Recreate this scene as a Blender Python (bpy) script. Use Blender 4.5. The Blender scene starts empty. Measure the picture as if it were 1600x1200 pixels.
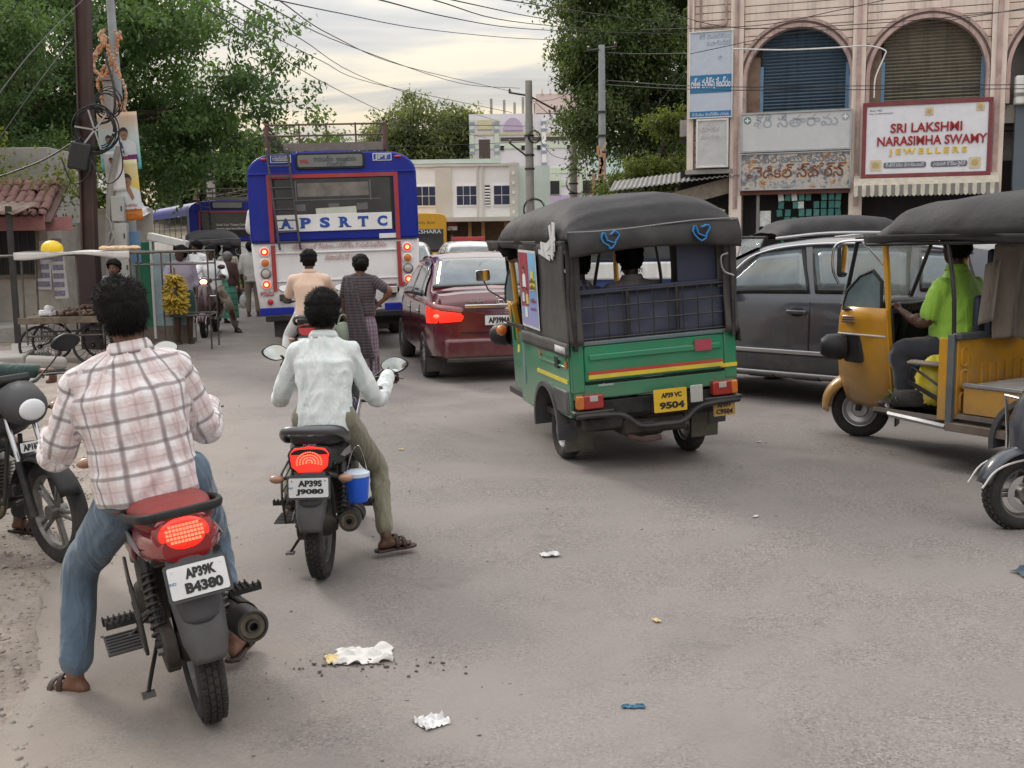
import bpy,bmesh,math,random
import numpy as np
from mathutils import Vector,Matrix,Euler,noise
random.seed(7)
RNG=np.random.default_rng(11)
PI=math.pi
S=bpy.context.scene
COL=S.collection
R_=math.radians
cam_d=bpy.data.cameras.new('camera')
cam=bpy.data.objects.new('camera',cam_d)
COL.objects.link(cam)
cam_d.sensor_width=36.0
cam_d.lens=36.0*1700/1600
cam_d.clip_start=0.05
cam_d.clip_end=3000
_p=math.atan(230/1700)
_r=math.radians(0.8)
F_=Vector((0,math.cos(_p),-math.sin(_p)))
R0_=Vector((1,0,0));U0_=Vector((0,math.sin(_p),math.cos(_p)))
RR_=R0_*math.cos(_r)-U0_*math.sin(_r)
UU_=U0_*math.cos(_r)+R0_*math.sin(_r)
mw=Matrix((RR_,UU_,-F_)).transposed().to_4x4()
mw.translation=Vector((0,0,1.7))
cam.matrix_world=mw
S.camera=cam
SUN_EL,SUN_AZ=R_(34),R_(38)
W=bpy.data.worlds.new('World');S.world=W;W.use_nodes=True
nt=W.node_tree;nt.nodes.clear()
def wn(t,**k):
 n=nt.nodes.new(t)
 for a,b in k.items():setattr(n,a,b)
 return n
out=wn('ShaderNodeOutputWorld');bg=wn('ShaderNodeBackground');bg.inputs[1].default_value=0.12
sky=wn('ShaderNodeTexSky',sky_type='NISHITA',sun_disc=False)
sky.sun_elevation=SUN_EL;sky.sun_rotation=-SUN_AZ;sky.air_density=1.6;sky.dust_density=3.0
tc=wn('ShaderNodeTexCoord');sep=wn('ShaderNodeSeparateXYZ')
nt.links.new(tc.outputs['Generated'],sep.inputs[0])
def wm(op,a,b=None,clamp=False):
 n=wn('ShaderNodeMath',operation=op);n.use_clamp=clamp
 for i,v in enumerate((a,b)):
  if v is None:continue
  if isinstance(v,(int,float)):n.inputs[i].default_value=v
  else:nt.links.new(v,n.inputs[i])
 return n.outputs[0]
zc=wm('MAXIMUM',sep.outputs[2],0.0)
den=wm('ADD',zc,0.14)
cx=wm('DIVIDE',sep.outputs[0],den);cy=wm('DIVIDE',sep.outputs[1],den)
comb=wn('ShaderNodeCombineXYZ');nt.links.new(cx,comb.inputs[0]);nt.links.new(cy,comb.inputs[1])
n1=wn('ShaderNodeTexNoise');n1 .inputs['Scale'].default_value=1.9;n1 .inputs['Detail'].default_value=7;n1 .inputs['Roughness'].default_value=0.52;n1 .inputs['Distortion'].default_value=0.35
mp=wn('ShaderNodeMapping');mp.inputs['Scale'].default_value=(0.62,1.25,1);mp.inputs['Location'].default_value=(3.1,1.7,0);mp.inputs['Rotation'].default_value=(0,0,0.25)
nt.links.new(comb.outputs[0],mp.inputs[0]);nt.links.new(mp.outputs[0],n1 .inputs['Vector'])
rp=wn('ShaderNodeValToRGB')
e=rp.color_ramp.elements
e[0].position=0.40;e[0].color=(3.7,3.85,4.25,1)
e[1].position=0.60;e[1].color=(6.6,6.1,5.3,1)
m=rp.color_ramp.elements.new(0.49);m.color=(4.7,4.7,4.85,1)
nt.links.new(n1 .outputs['Fac'],rp.inputs[0])
hz=wm('SUBTRACT',1.0,wm('MULTIPLY',zc,3.6),True)
hz=wm('POWER',hz,1.6)
warm=wn('ShaderNodeMixRGB',blend_type='MULTIPLY');warm.inputs[2].default_value=(1.08,0.98,0.80,1)
nt.links.new(hz,warm.inputs[0]);nt.links.new(rp.outputs[0],warm.inputs[1])
zz=wm('ADD',wm('MULTIPLY',zc,2.45),0.66)
ov=wn('ShaderNodeVectorMath',operation='SCALE');nt.links.new(warm.outputs[0],ov.inputs[0]);nt.links.new(zz,ov.inputs['Scale'])
mix=wn('ShaderNodeMixRGB');mix.inputs[0].default_value=0.86
nt.links.new(sky.outputs[0],mix.inputs[1]);nt.links.new(ov.outputs[0],mix.inputs[2])
nt.links.new(mix.outputs[0],bg.inputs[0]);nt.links.new(bg.outputs[0],out.inputs[0])
sd=bpy.data.lights.new('sun','SUN');sd.energy=1.4;sd.angle=R_(14);sd.color=(1.0,0.94,0.85)
sun=bpy.data.objects.new('sun',sd);COL.objects.link(sun)
sdir=Vector((-math.sin(SUN_AZ)*math.cos(SUN_EL),math.cos(SUN_AZ)*math.cos(SUN_EL),math.sin(SUN_EL)))
sun.rotation_euler=(-sdir).to_track_quat('-Z','Y').to_euler()
S.render.engine='CYCLES'
vs=S.view_settings
vs.view_transform='Standard';vs.look='None';vs.gamma=1;vs.use_curve_mapping=False;vs.exposure=0.28
#  helpers
MATS={}
def mat(name,col,rough=0.6,metal=0.0,var=0.12,vscale=6.0,bump=0.0,bscale=40.0,coat=0.0,emit=None,estr=0.0,alpha=1.0,trans=0.0,dirt=0.0,spec=0.5,coord='Object',dirtcol=(0.23,0.19,0.15),sheen=0.0):
 if name in MATS:return MATS[name]
 m=bpy.data.materials.new(name);m.use_nodes=True
 t=m.node_tree;N=t.nodes;L=t.links
 b=N['Principled BSDF']
 b.inputs['Roughness'].default_value=rough;b.inputs['Metallic'].default_value=metal
 b.inputs['Coat Weight'].default_value=coat;b.inputs['Coat Roughness'].default_value=0.06
 b.inputs['Alpha'].default_value=alpha;b.inputs['Transmission Weight'].default_value=trans
 b.inputs['Specular IOR Level'].default_value=spec
 if sheen:b.inputs['Sheen Weight'].default_value=sheen
 tcn=N.new('ShaderNodeTexCoord')
 src=tcn.outputs[coord]
 no=N.new('ShaderNodeTexNoise');no.inputs['Scale'].default_value=vscale;no.inputs['Detail'].default_value=6;no.inputs['Roughness'].default_value=0.62
 L.new(src,no.inputs['Vector'])
 mr=N.new('ShaderNodeMapRange');mr.inputs[1].default_value=0.3;mr.inputs[2].default_value=0.7
 mr.inputs[3].default_value=1-var;mr.inputs[4].default_value=1+var
 L.new(no.outputs['Fac'],mr.inputs[0])
 sc=N.new('ShaderNodeVectorMath');sc.operation='SCALE';sc.inputs[0].default_value=col[:3]
 L.new(mr.outputs[0],sc.inputs['Scale'])
 cur=sc.outputs[0]
 if dirt:
  n2=N.new('ShaderNodeTexNoise');n2 .inputs['Scale'].default_value=vscale*0.55;n2 .inputs['Detail'].default_value=9;n2 .inputs['Roughness'].default_value=0.72
  L.new(src,n2 .inputs['Vector'])
  r2=N.new('ShaderNodeMapRange');r2 .inputs[1].default_value=0.47;r2 .inputs[2].default_value=0.72;r2 .inputs[3].default_value=0;r2 .inputs[4].default_value=dirt
  L.new(n2 .outputs['Fac'],r2 .inputs[0])
  mx=N.new('ShaderNodeMixRGB');mx.inputs[2].default_value=(*dirtcol,1)
  L.new(r2 .outputs[0],mx.inputs[0]);L.new(cur,mx.inputs[1]);cur=mx.outputs[0]
  ra=N.new('ShaderNodeMath');ra.operation='MULTIPLY_ADD';ra.inputs[1].default_value=0.45;ra.inputs[2].default_value=rough;ra.use_clamp=True
  L.new(r2 .outputs[0],ra.inputs[0]);L.new(ra.outputs[0],b.inputs['Roughness'])
 L.new(cur,b.inputs['Base Color'])
 if bump:
  n3=N.new('ShaderNodeTexNoise');n3 .inputs['Scale'].default_value=bscale;n3 .inputs['Detail'].default_value=5
  L.new(src,n3 .inputs['Vector'])
  bp=N.new('ShaderNodeBump');bp.inputs['Strength'].default_value=bump;bp.inputs['Distance'].default_value=0.02
  L.new(n3 .outputs['Fac'],bp.inputs['Height']);L.new(bp.outputs[0],b.inputs['Normal'])
 if emit:
  b.inputs['Emission Color'].default_value=(*emit,1);b.inputs['Emission Strength'].default_value=estr
 MATS[name]=m
 return m
def streaks(m,col,fac=.6,sx=7.0,sz=.35,lo=.5,hi=.7):
 N,L,b=nodes(m);src=b.inputs['Base Color'].links[0].from_socket
 t=[n for n in N if n.type=='TEX_COORD'][0].outputs['Object']
 mp=N.new('ShaderNodeMapping');mp.inputs['Scale'].default_value=(sx,sx,sz);L.new(t,mp.inputs[0])
 n=N.new('ShaderNodeTexNoise');n.inputs['Scale'].default_value=1;n.inputs['Detail'].default_value=7;n.inputs['Roughness'].default_value=.65;L.new(mp.outputs[0],n.inputs['Vector'])
 r=N.new('ShaderNodeMapRange');r.inputs[1].default_value=lo;r.inputs[2].default_value=hi;r.inputs[3].default_value=0;r.inputs[4].default_value=fac;L.new(n.outputs['Fac'],r.inputs[0])
 x=N.new('ShaderNodeMixRGB');x.inputs[2].default_value=(*col,1);L.new(r.outputs[0],x.inputs[0]);L.new(src,x.inputs[1]);L.new(x.outputs[0],b.inputs['Base Color'])
def splash(m,col=(.17,.145,.12),z0=.25,z1=.85,fac=.5,sc=7.0):
 """road dirt thrown up on the lower panels"""
 N,L,b=nodes(m);src=b.inputs['Base Color'].links[0].from_socket
 t=[n for n in N if n.type=='TEX_COORD'][0].outputs['Object'];s=N.new('ShaderNodeSeparateXYZ');L.new(t,s.inputs[0])
 n=N.new('ShaderNodeTexNoise');n.inputs['Scale'].default_value=sc;n.inputs['Detail'].default_value=9;n.inputs['Roughness'].default_value=.75;L.new(t,n.inputs['Vector'])
 a=N.new('ShaderNodeMath');a.operation='MULTIPLY_ADD';a.inputs[1].default_value=-.9;L.new(n.outputs['Fac'],a.inputs[0]);L.new(s.outputs[2],a.inputs[2])
 r=N.new('ShaderNodeMapRange');r.inputs[1].default_value=z0-.45;r.inputs[2].default_value=z1-.45;r.inputs[3].default_value=fac;r.inputs[4].default_value=0;L.new(a.outputs[0],r.inputs[0])
 x=N.new('ShaderNodeMixRGB');x.inputs[2].default_value=(*col,1);L.new(r.outputs[0],x.inputs[0]);L.new(src,x.inputs[1]);L.new(x.outputs[0],b.inputs['Base Color'])
def nodes(m):return m.node_tree.nodes,m.node_tree.links,m.node_tree.nodes['Principled BSDF']
class MB:
 """collects geometry; build() links ONE mesh object"""
 def __init__(s):s.v=[];s.f=[];s.mi=[];s.m=0;s.T=None
 def mt(s,i):s.m=i;return s
 def add(s,vs,fs):
  o=len(s.v)
  if s.T is not None:vs=[s.T@Vector(v)for v in vs]
  s.v.extend([tuple(v)for v in vs]);s.f.extend([tuple(o+i for i in f)for f in fs]);s.mi.extend([s.m]*len(fs))
  return s
 def box(s,c,d,rot=None,taper=None):
  x,y,z=d[0]/2,d[1]/2,d[2]/2
  tx,ty=taper or(1,1)
  P=[(-x,-y,-z),(x,-y,-z),(x,y,-z),(-x,y,-z),(-x*tx,-y*ty,z),(x*tx,-y*ty,z),(x*tx,y*ty,z),(-x*tx,y*ty,z)]
  M_=Euler(rot).to_matrix()if rot else Matrix.Identity(3)
  C=Vector(c)
  return s.add([C+M_@Vector(p)for p in P],[(0,3,2,1),(4,5,6,7),(0,1,5,4),(1,2,6,5),(2,3,7,6),(3,0,4,7)])
 def ring(s,c,ax,u,r,n,r2=None):
  w=ax.cross(u);r2=r2 or r
  return[c+u*(r*math.cos(2*PI*i/n))+w*(r2*math.sin(2*PI*i/n))for i in range(n)]
 def tube(s,pts,r,n=8,caps=True,closed=False,flat=1.0):
  pts=[Vector(p)for p in pts];k=len(pts)
  rs=r if hasattr(r,'__len__')else[r]*k
  vs=[];u=None
  for i,p in enumerate(pts):
   a=pts[(i+1)%k]if(closed or i<k-1)else pts[i];b=pts[i-1]if(closed or i>0)else pts[i]
   t=(a-b)
   t=t.normalized()if t.length>1e-9 else Vector((0,0,1))
   if u is None:
    u=Vector((0,0,1)).cross(t)
    if u.length<0.1:u=Vector((1,0,0)).cross(t)
    u.normalize()
   u=(u-t*u.dot(t));u.normalize()
   vs+=s.ring(p,t,u,rs[i],n,rs[i]*flat)
  fs=[]
  for i in range(k if closed else k-1):
   j=(i+1)%k
   for q in range(n):
    q2=(q+1)%n
    fs.append((i*n+q,i*n+q2,j*n+q2,j*n+q))
  if caps and not closed:
   fs.append(tuple(range(n-1,-1,-1)));fs.append(tuple((k-1)*n+q for q in range(n)))
  return s.add(vs,fs)
 def cyl(s,a,b,r0,r1=None,n=16,caps=True):return s.tube([a,b],[r0,r0 if r1 is None else r1],n,caps)
 def sph(s,c,r,n=12,m=8,rot=None):
  if not hasattr(r,'__len__'):r=(r,r,r)
  M_=Euler(rot).to_matrix()if rot else Matrix.Identity(3);C=Vector(c)
  vs=[C+M_@Vector((0,0,-r[2]))]
  for j in range(1,m):
   a=-PI/2+PI*j/m
   for i in range(n):
    b=2*PI*i/n
    vs.append(C+M_@Vector((r[0]*math.cos(a)*math.cos(b),r[1]*math.cos(a)*math.sin(b),r[2]*math.sin(a))))
  vs.append(C+M_@Vector((0,0,r[2])))
  fs=[]
  for i in range(n):fs.append((0,1+(i+1)%n,1+i))
  for j in range(m-2):
   for i in range(n):
    a=1+j*n+i;b=1+j*n+(i+1)%n
    fs.append((a,b,b+n,a+n))
  t=len(vs)-1;o=1+(m-2)*n
  for i in range(n):fs.append((o+i,o+(i+1)%n,t))
  return s.add(vs,fs)
 def lathe(s,prof,c=(0,0,0),ax=(1,0,0),n=28,closed=False):
  """prof: (r, h) pairs along axis"""
  A=Vector(ax).normalized();u=Vector((0,0,1)).cross(A)
  if u.length<0.1:u=Vector((1,0,0))
  u.normalize();C=Vector(c);vs=[];k=len(prof)
  for r,h in prof:vs+=s.ring(C+A*h,A,u,max(r,1e-4),n)
  fs=[]
  for i in range(k if closed else k-1):
   j=(i+1)%k
   for q in range(n):
    q2=(q+1)%n
    fs.append((i*n+q,i*n+q2,j*n+q2,j*n+q))
  return s.add(vs,fs)
 def loft(s,secs,caps=True,closed=True):
  n=len(secs[0]);vs=[Vector(p)for sec in secs for p in sec];fs=[]
  for i in range(len(secs)-1):
   for q in range(n if closed else n-1):
    q2=(q+1)%n
    fs.append((i*n+q,i*n+q2,(i+1)*n+q2,(i+1)*n+q))
  if caps and closed:
   fs.append(tuple(range(n-1,-1,-1)));fs.append(tuple((len(secs)-1)*n+q for q in range(n)))
  return s.add(vs,fs)
 def prism(s,poly,a,b,axis='x'):
  """poly in the two other axes, extruded a..b along axis"""
  def mk(p,t):
   return{'x':(t,p[0],p[1]),'y':(p[0],t,p[1]),'z':(p[0],p[1],t)}[axis]
  n=len(poly)
  vs=[mk(p,a)for p in poly]+[mk(p,b)for p in poly]
  fs=[tuple(range(n-1,-1,-1)),tuple(range(n,2*n))]+[(i,(i+1)%n,n+(i+1)%n,n+i)for i in range(n)]
  return s.add(vs,fs)
 def plate(s,poly,th,M_):
  """poly (u,v) in the local XY plane of matrix M_, thickness th along its +Z"""
  n=len(poly)
  vs=[M_@Vector((p[0],p[1],0))for p in poly]+[M_@Vector((p[0],p[1],th))for p in poly]
  fs=[tuple(range(n-1,-1,-1)),tuple(range(n,2*n))]+[(i,(i+1)%n,n+(i+1)%n,n+i)for i in range(n)]
  return s.add(vs,fs)
 def sheet(s,fn,nu,nv,th=0.0):
  """fn(u,v)->point, thin sheet; thickness by solidify afterwards"""
  vs=[fn(i/nu,j/nv)for i in range(nu+1)for j in range(nv+1)]
  fs=[(i*(nv+1)+j,(i+1)*(nv+1)+j,(i+1)*(nv+1)+j+1,i*(nv+1)+j+1)for i in range(nu)for j in range(nv)]
  return s.add(vs,fs)
 def build(s,name,mats,parent=None,ang=38,bev=0,sub=0,solid=0,fixn=True,seg=2):
  me=bpy.data.meshes.new(name)
  me.from_pydata([tuple(v)for v in s.v],[],s.f)
  mats=mats if isinstance(mats,(list,tuple))else[mats]
  for m_ in mats:me.materials.append(m_)
  if len(mats)>1:me.polygons.foreach_set('material_index',np.array(s.mi,dtype=np.int32))
  if fixn:
   b=bmesh.new();b.from_mesh(me);bmesh.ops.recalc_face_normals(b,faces=b.faces[:]);b.to_mesh(me);b.free()
  if ang:
   me.polygons.foreach_set('use_smooth',np.ones(len(me.polygons),dtype=bool))
   me.set_sharp_from_angle(angle=R_(ang))
  me.update()
  o=bpy.data.objects.new(name,me);COL.objects.link(o)
  if parent is not None:o.parent=parent
  if solid:
   q=o.modifiers.new('solid','SOLIDIFY');q.thickness=solid;q.offset=0
  if bev:
   q=o.modifiers.new('bevel','BEVEL');q.width=bev;q.segments=seg;q.limit_method='ANGLE';q.angle_limit=R_(40);q.harden_normals=False
  if sub:
   q=o.modifiers.new('sub','SUBSURF');q.levels=sub;q.render_levels=sub
  return o
def B(name,mats,parent,c,d,rot=None,bev=0.0,**k):
 return MB().box(c,d,rot).build(name,mats,parent,bev=bev,**k)
def TB(name,mats,parent,pts,r,n=8,**k):
 return MB().tube(pts,r,n,**{a:k.pop(a)for a in('closed','flat','caps')if a in k}).build(name,mats,parent,**k)
def tag(o,label=None,cat=None,group=None,kind=None):
 if label:o['label']=label
 if cat:o['category']=cat
 if group:o['group']=group
 if kind:o['kind']=kind
 return o
def empty(name,loc=(0,0,0),rz=0.0,label=None,cat=None,group=None,rx=0,ry=0):
 o=bpy.data.objects.new(name,None);COL.objects.link(o);o.location=loc
 o.rotation_euler=(rx,ry,rz);o.empty_display_size=0.2
 return tag(o,label,cat,group)
def copy_tree(o,parent=None,loc=None,rz=None,label=None,group=None):
 c=o.copy();COL.objects.link(c)
 c.parent=parent
 for ch in list(o.children):copy_tree(ch,c)
 if loc is not None:c.location=loc
 if rz is not None:c.rotation_euler.z=rz
 if label:c['label']=label
 if group:c['group']=group
 return c
def bez(pts,n=8):
 """Catmull-Rom through pts"""
 P=[Vector(p)for p in pts];P=[P[0]*2-P[1]]+P+[P[-1]*2-P[-2]];o=[]
 for i in range(1,len(P)-2):
  for k in range(n):
   t=k/n
   o.append(0.5*((2*P[i])+(P[i+1]-P[i-1])*t+(2*P[i-1]-5*P[i]+4*P[i+1]-P[i+2])*t*t+(3*P[i]-P[i-1]-3*P[i+1]+P[i+2])*t**3))
 o.append(P[-2]);return o
def rrect(w,h,r,n=4):
 o=[]
 for cx_,cy_,a0 in((w/2-r,h/2-r,0),(-w/2+r,h/2-r,90),(-w/2+r,-h/2+r,180),(w/2-r,-h/2+r,270)):
  for i in range(n+1):
   a=R_(a0+90*i/n);o.append((cx_+r*math.cos(a),cy_+r*math.sin(a)))
 return o
def frame(loc,xdir,ydir):
 """matrix whose X is the reading direction, Y the up of the text, Z out of the surface"""
 x=Vector(xdir).normalized();y=Vector(ydir);z=x.cross(y).normalized();y=z.cross(x)
 M_=Matrix((x,y,z)).transposed().to_4x4();M_.translation=Vector(loc);return M_
BACK=lambda loc:frame(loc,(1,0,0),(0,0,1))
def text(s,size,m,parent,M_,name='lettering',bold=0.0,ext=0.001,width=None,align='CENTER',sp=1.0,height=None,shear=0):
 c=bpy.data.curves.new(name,'FONT');c.body=s;c.size=size;c.extrude=ext;c.offset=bold
 c.align_x=align;c.align_y='CENTER';c.space_character=sp;c.resolution_u=3;c.shear=shear
 o=bpy.data.objects.new(name,c);COL.objects.link(o)
 dg=bpy.context.evaluated_depsgraph_get()
 me=bpy.data.meshes.new_from_object(o.evaluated_get(dg))
 bpy.data.objects.remove(o);bpy.data.curves.remove(c)
 me.name=name;me.materials.clear();me.materials.append(m)
 if len(me.vertices):
  co=np.empty(len(me.vertices)*3);me.vertices.foreach_get('co',co);co=co.reshape(-1,3)
  if width:
   w=np.ptp(co[:,0]);co[:,0]*=width/max(w,1e-6)
  if height:
   co[:,1]-=(co[:,1].max()+co[:,1].min())/2
   co[:,1]*=height/max(np.ptp(co[:,1]),1e-6)
  me.vertices.foreach_set('co',co.ravel());me.update()
 o=bpy.data.objects.new(name,me);COL.objects.link(o);o.parent=parent;o.matrix_local=M_
 return o
def bigmesh(name,V,Fq,m,parent=None,cols=None,smooth=False):
 """fast mesh of quads/tris from numpy arrays (all faces the same size)"""
 me=bpy.data.meshes.new(name);k=Fq.shape[1]
 me.vertices.add(len(V));me.vertices.foreach_set('co',V.astype(np.float32).ravel())
 me.loops.add(Fq.size);me.loops.foreach_set('vertex_index',Fq.astype(np.int32).ravel())
 me.polygons.add(len(Fq));me.polygons.foreach_set('loop_start',np.arange(0,Fq.size,k,dtype=np.int32))
 if smooth:me.polygons.foreach_set('use_smooth',np.ones(len(Fq),dtype=bool))
 me.materials.append(m);me.update(calc_edges=True)
 if cols is not None:
  a=me.attributes.new('tint','FLOAT','POINT');a.data.foreach_set('value',cols.astype(np.float32))
 o=bpy.data.objects.new(name,me);COL.objects.link(o)
 if parent is not None:o.parent=parent
 return o
#  ground and road
def road_mat():
 m=mat('asphalt',(0.200,0.181,0.171),0.86,var=0.10,vscale=0.9,coord='Object')
 N,L,b=nodes(m)
 base=b.inputs['Base Color'].links[0].from_socket
 tcn=[n for n in N if n.type=='TEX_COORD'][0].outputs['Object']
 vo=N.new('ShaderNodeTexVoronoi');vo.inputs['Scale'].default_value=120;L.new(tcn,vo.inputs['Vector'])
 cr=N.new('ShaderNodeValToRGB');el=cr.color_ramp.elements
 el[0].position=0.0;el[0].color=(0.38,0.36,0.36,1);el[1].position=1.0;el[1].color=(1.5,1.47,1.44,1)
 k=cr.color_ramp.elements.new(0.35);k.color=(0.88,0.88,0.88,1);k=cr.color_ramp.elements.new(0.8);k.color=(1.06,1.05,1.04,1)
 sp=N.new('ShaderNodeSeparateXYZ');L.new(vo.outputs['Color'],sp.inputs[0]);L.new(sp.outputs[0],cr.inputs[0])
 nz=N.new('ShaderNodeTexNoise');nz.inputs['Scale'].default_value=2.2;nz.inputs['Detail'].default_value=4;L.new(tcn,nz.inputs['Vector'])
 fm=N.new('ShaderNodeMapRange');fm.inputs[1].default_value=0.35;fm.inputs[2].default_value=0.65;fm.inputs[3].default_value=0.15;fm.inputs[4].default_value=0.85
 L.new(nz.outputs['Fac'],fm.inputs[0])
 mx=N.new('ShaderNodeMixRGB');mx.blend_type='MULTIPLY';L.new(fm.outputs[0],mx.inputs[0]);L.new(base,mx.inputs[1]);L.new(cr.outputs[0],mx.inputs[2])
 cur=mx.outputs[0]
 n4=N.new('ShaderNodeTexNoise');n4 .inputs['Scale'].default_value=0.33;n4 .inputs['Detail'].default_value=5;n4 .inputs['Roughness'].default_value=0.6;n4 .inputs['Distortion'].default_value=0.6;L.new(tcn,n4 .inputs['Vector'])
 f4=N.new('ShaderNodeMapRange');f4 .inputs[1].default_value=0.49;f4 .inputs[2].default_value=0.56;f4 .inputs[3].default_value=0;f4 .inputs[4].default_value=0.55;L.new(n4 .outputs['Fac'],f4 .inputs[0])
 m4=N.new('ShaderNodeMixRGB');m4 .inputs[2].default_value=(0.250,0.225,0.210,1);L.new(f4 .outputs[0],m4 .inputs[0]);L.new(cur,m4 .inputs[1]);cur=m4 .outputs[0]
 n5=N.new('ShaderNodeTexNoise');n5 .inputs['Scale'].default_value=1.3;n5 .inputs['Detail'].default_value=8;n5 .inputs['Roughness'].default_value=0.7;L.new(tcn,n5 .inputs['Vector'])
 f5=N.new('ShaderNodeMapRange');f5 .inputs[1].default_value=0.60;f5 .inputs[2].default_value=0.70;f5 .inputs[3].default_value=0;f5 .inputs[4].default_value=0.4;L.new(n5 .outputs['Fac'],f5 .inputs[0])
 m5=N.new('ShaderNodeMixRGB');m5 .inputs[2].default_value=(0.085,0.075,0.07,1);L.new(f5 .outputs[0],m5 .inputs[0]);L.new(cur,m5 .inputs[1]);cur=m5 .outputs[0]
 nd=N.new('ShaderNodeTexNoise');nd.inputs['Scale'].default_value=1.5;nd.inputs['Detail'].default_value=6;L.new(tcn,nd.inputs['Vector'])
 va=N.new('ShaderNodeVectorMath');va.operation='MULTIPLY_ADD';va.inputs[1].default_value=(0.9,0.9,0.9);L.new(nd.outputs['Color'],va.inputs[0]);L.new(tcn,va.inputs[2])
 vc=N.new('ShaderNodeTexVoronoi');vc.feature='DISTANCE_TO_EDGE';vc.inputs['Scale'].default_value=0.42;L.new(va.outputs[0],vc.inputs['Vector'])
 fc=N.new('ShaderNodeMapRange');fc.inputs[1].default_value=0.0;fc.inputs[2].default_value=0.006;fc.inputs[3].default_value=0.28;fc.inputs[4].default_value=0;L.new(vc.outputs['Distance'],fc.inputs[0])
 fcm=N.new('ShaderNodeMath');fcm.operation='MULTIPLY';L.new(fc.outputs[0],fcm.inputs[0]);L.new(fm.outputs[0],fcm.inputs[1])
 mc=N.new('ShaderNodeMixRGB');mc.inputs[2].default_value=(0.07,0.06,0.055,1);L.new(fcm.outputs[0],mc.inputs[0]);L.new(cur,mc.inputs[1]);cur=mc.outputs[0]
 at_=N.new('ShaderNodeAttribute');at_.attribute_name='tint'
 n6=N.new('ShaderNodeTexNoise');n6 .inputs['Scale'].default_value=2.6;n6 .inputs['Detail'].default_value=8;n6 .inputs['Roughness'].default_value=0.68;L.new(tcn,n6 .inputs['Vector'])
 s6=N.new('ShaderNodeMath');s6 .operation='MULTIPLY_ADD';s6 .inputs[1].default_value=-3.0;L.new(n6 .outputs['Fac'],s6 .inputs[0]);L.new(at_.outputs['Fac'],s6 .inputs[2])
 f6=N.new('ShaderNodeMapRange');f6 .inputs[1].default_value=-1.6;f6 .inputs[2].default_value=-.1;f6 .inputs[3].default_value=0.9;f6 .inputs[4].default_value=0;L.new(s6 .outputs[0],f6 .inputs[0])
 m6=N.new('ShaderNodeMixRGB');m6 .inputs[2].default_value=(0.27,0.232,0.198,1);L.new(f6 .outputs[0],m6 .inputs[0]);L.new(cur,m6 .inputs[1]);cur=m6 .outputs[0]
 L.new(cur,b.inputs['Base Color'])
 bp=N.new('ShaderNodeBump');bp.inputs['Strength'].default_value=0.55;bp.inputs['Distance'].default_value=0.006
 nb=N.new('ShaderNodeTexNoise');nb.inputs['Scale'].default_value=60;nb.inputs['Detail'].default_value=8;nb.inputs['Roughness'].default_value=0.7;L.new(tcn,nb.inputs['Vector'])
 L.new(nb.outputs['Fac'],bp.inputs['Height']);L.new(bp.outputs[0],b.inputs['Normal'])
 return m
EARTH=mat('earth',(0.25,0.205,0.165),0.95,var=0.25,vscale=1.5,bump=0.8,bscale=14,dirt=0.5,dirtcol=(0.14,0.12,0.10))
ASPH=road_mat()
g_=MB();g_.box((0,300,-0.25),(1600,1400,0.4));tag(g_.build('ground',EARTH,ang=0),kind='structure')
EDGE=[(-1.2,-8),(-1.4,0),(-1.62,3.0),(-2.05,4.4),(-2.6,6.0),(-3.1,8.4),(-3.75,11.0),(-4.9,13.6),(-6.1,16.6),(-7.3,19.6),(-9.0,24),(-12,33),(-17,50),(-28,90)]
def edge_x(y):
 return np.interp(y,[p[1]for p in EDGE],[p[0]for p in EDGE])
ys=np.concatenate([np.arange(-8,16,0.16),np.arange(16,90,1.2),[90]])
ds=np.array([0,.12,.25,.4,.6,.8,1.1,1.5,2,2.6,3.3,4.5,6,8,11,15,22,32,50,75])
V=[];T=[]
for y in ys:
 ex=edge_x(y)+0.13*noise.noise(Vector((y*1.7,3.3,0)))+0.06*noise.noise(Vector((y*7,1.3,0)))
 for d in ds:
  V.append((ex+d,y,0.012+0.012*noise.noise(Vector(((ex+d)*0.4,y*0.4,0)))*min(1,d/3)));T.append(d)
nc=len(ds);nr=len(ys)
Fq=np.array([(i*nc+j,i*nc+j+1,(i+1)*nc+j+1,(i+1)*nc+j)for i in range(nr-1)for j in range(nc-1)])
road=bigmesh('road',np.array(V),Fq,ASPH,cols=np.array(T),smooth=True);tag(road,kind='structure')
b=bmesh.new();b.from_mesh(road.data)
be=[e_ for e_ in b.edges if e_.is_boundary]
r_=bmesh.ops.extrude_edge_only(b,edges=be)
for v in[x for x in r_['geom']if isinstance(x,bmesh.types.BMVert)]:v.co.z=-0.04
b.to_mesh(road.data);b.free()
V=[];nv=40
ysv=np.arange(-4,22,0.10)
for y in ysv:
 ex=edge_x(y)+0.30
 for j in range(nv+1):
  d=(j/nv)**1.5*7.0
  x=ex-d
  f=min(1,max(0,(d-0.3)/0.5))
  h=-0.012+f*0.016+f*0.03*(noise.fractal(Vector((x*1.3,y*1.3,0)),0.8,2.0,4)+0.35)+f*0.012*noise.noise(Vector((x*9,y*9,2)))
  V.append((x,y,h))
Fq=np.array([(i*(nv+1)+j,i*(nv+1)+j+1,(i+1)*(nv+1)+j+1,(i+1)*(nv+1)+j)for i in range(len(ysv)-1)for j in range(nv)])
VERGE=mat('verge_earth',(0.275,0.235,0.20),0.95,var=0.22,vscale=2.3,bump=1.0,bscale=26,dirt=0.6,dirtcol=(0.155,0.135,0.12))
tag(bigmesh('dirt_verge',np.array(V),Fq[:,::-1],VERGE,smooth=True),kind='structure')
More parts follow.
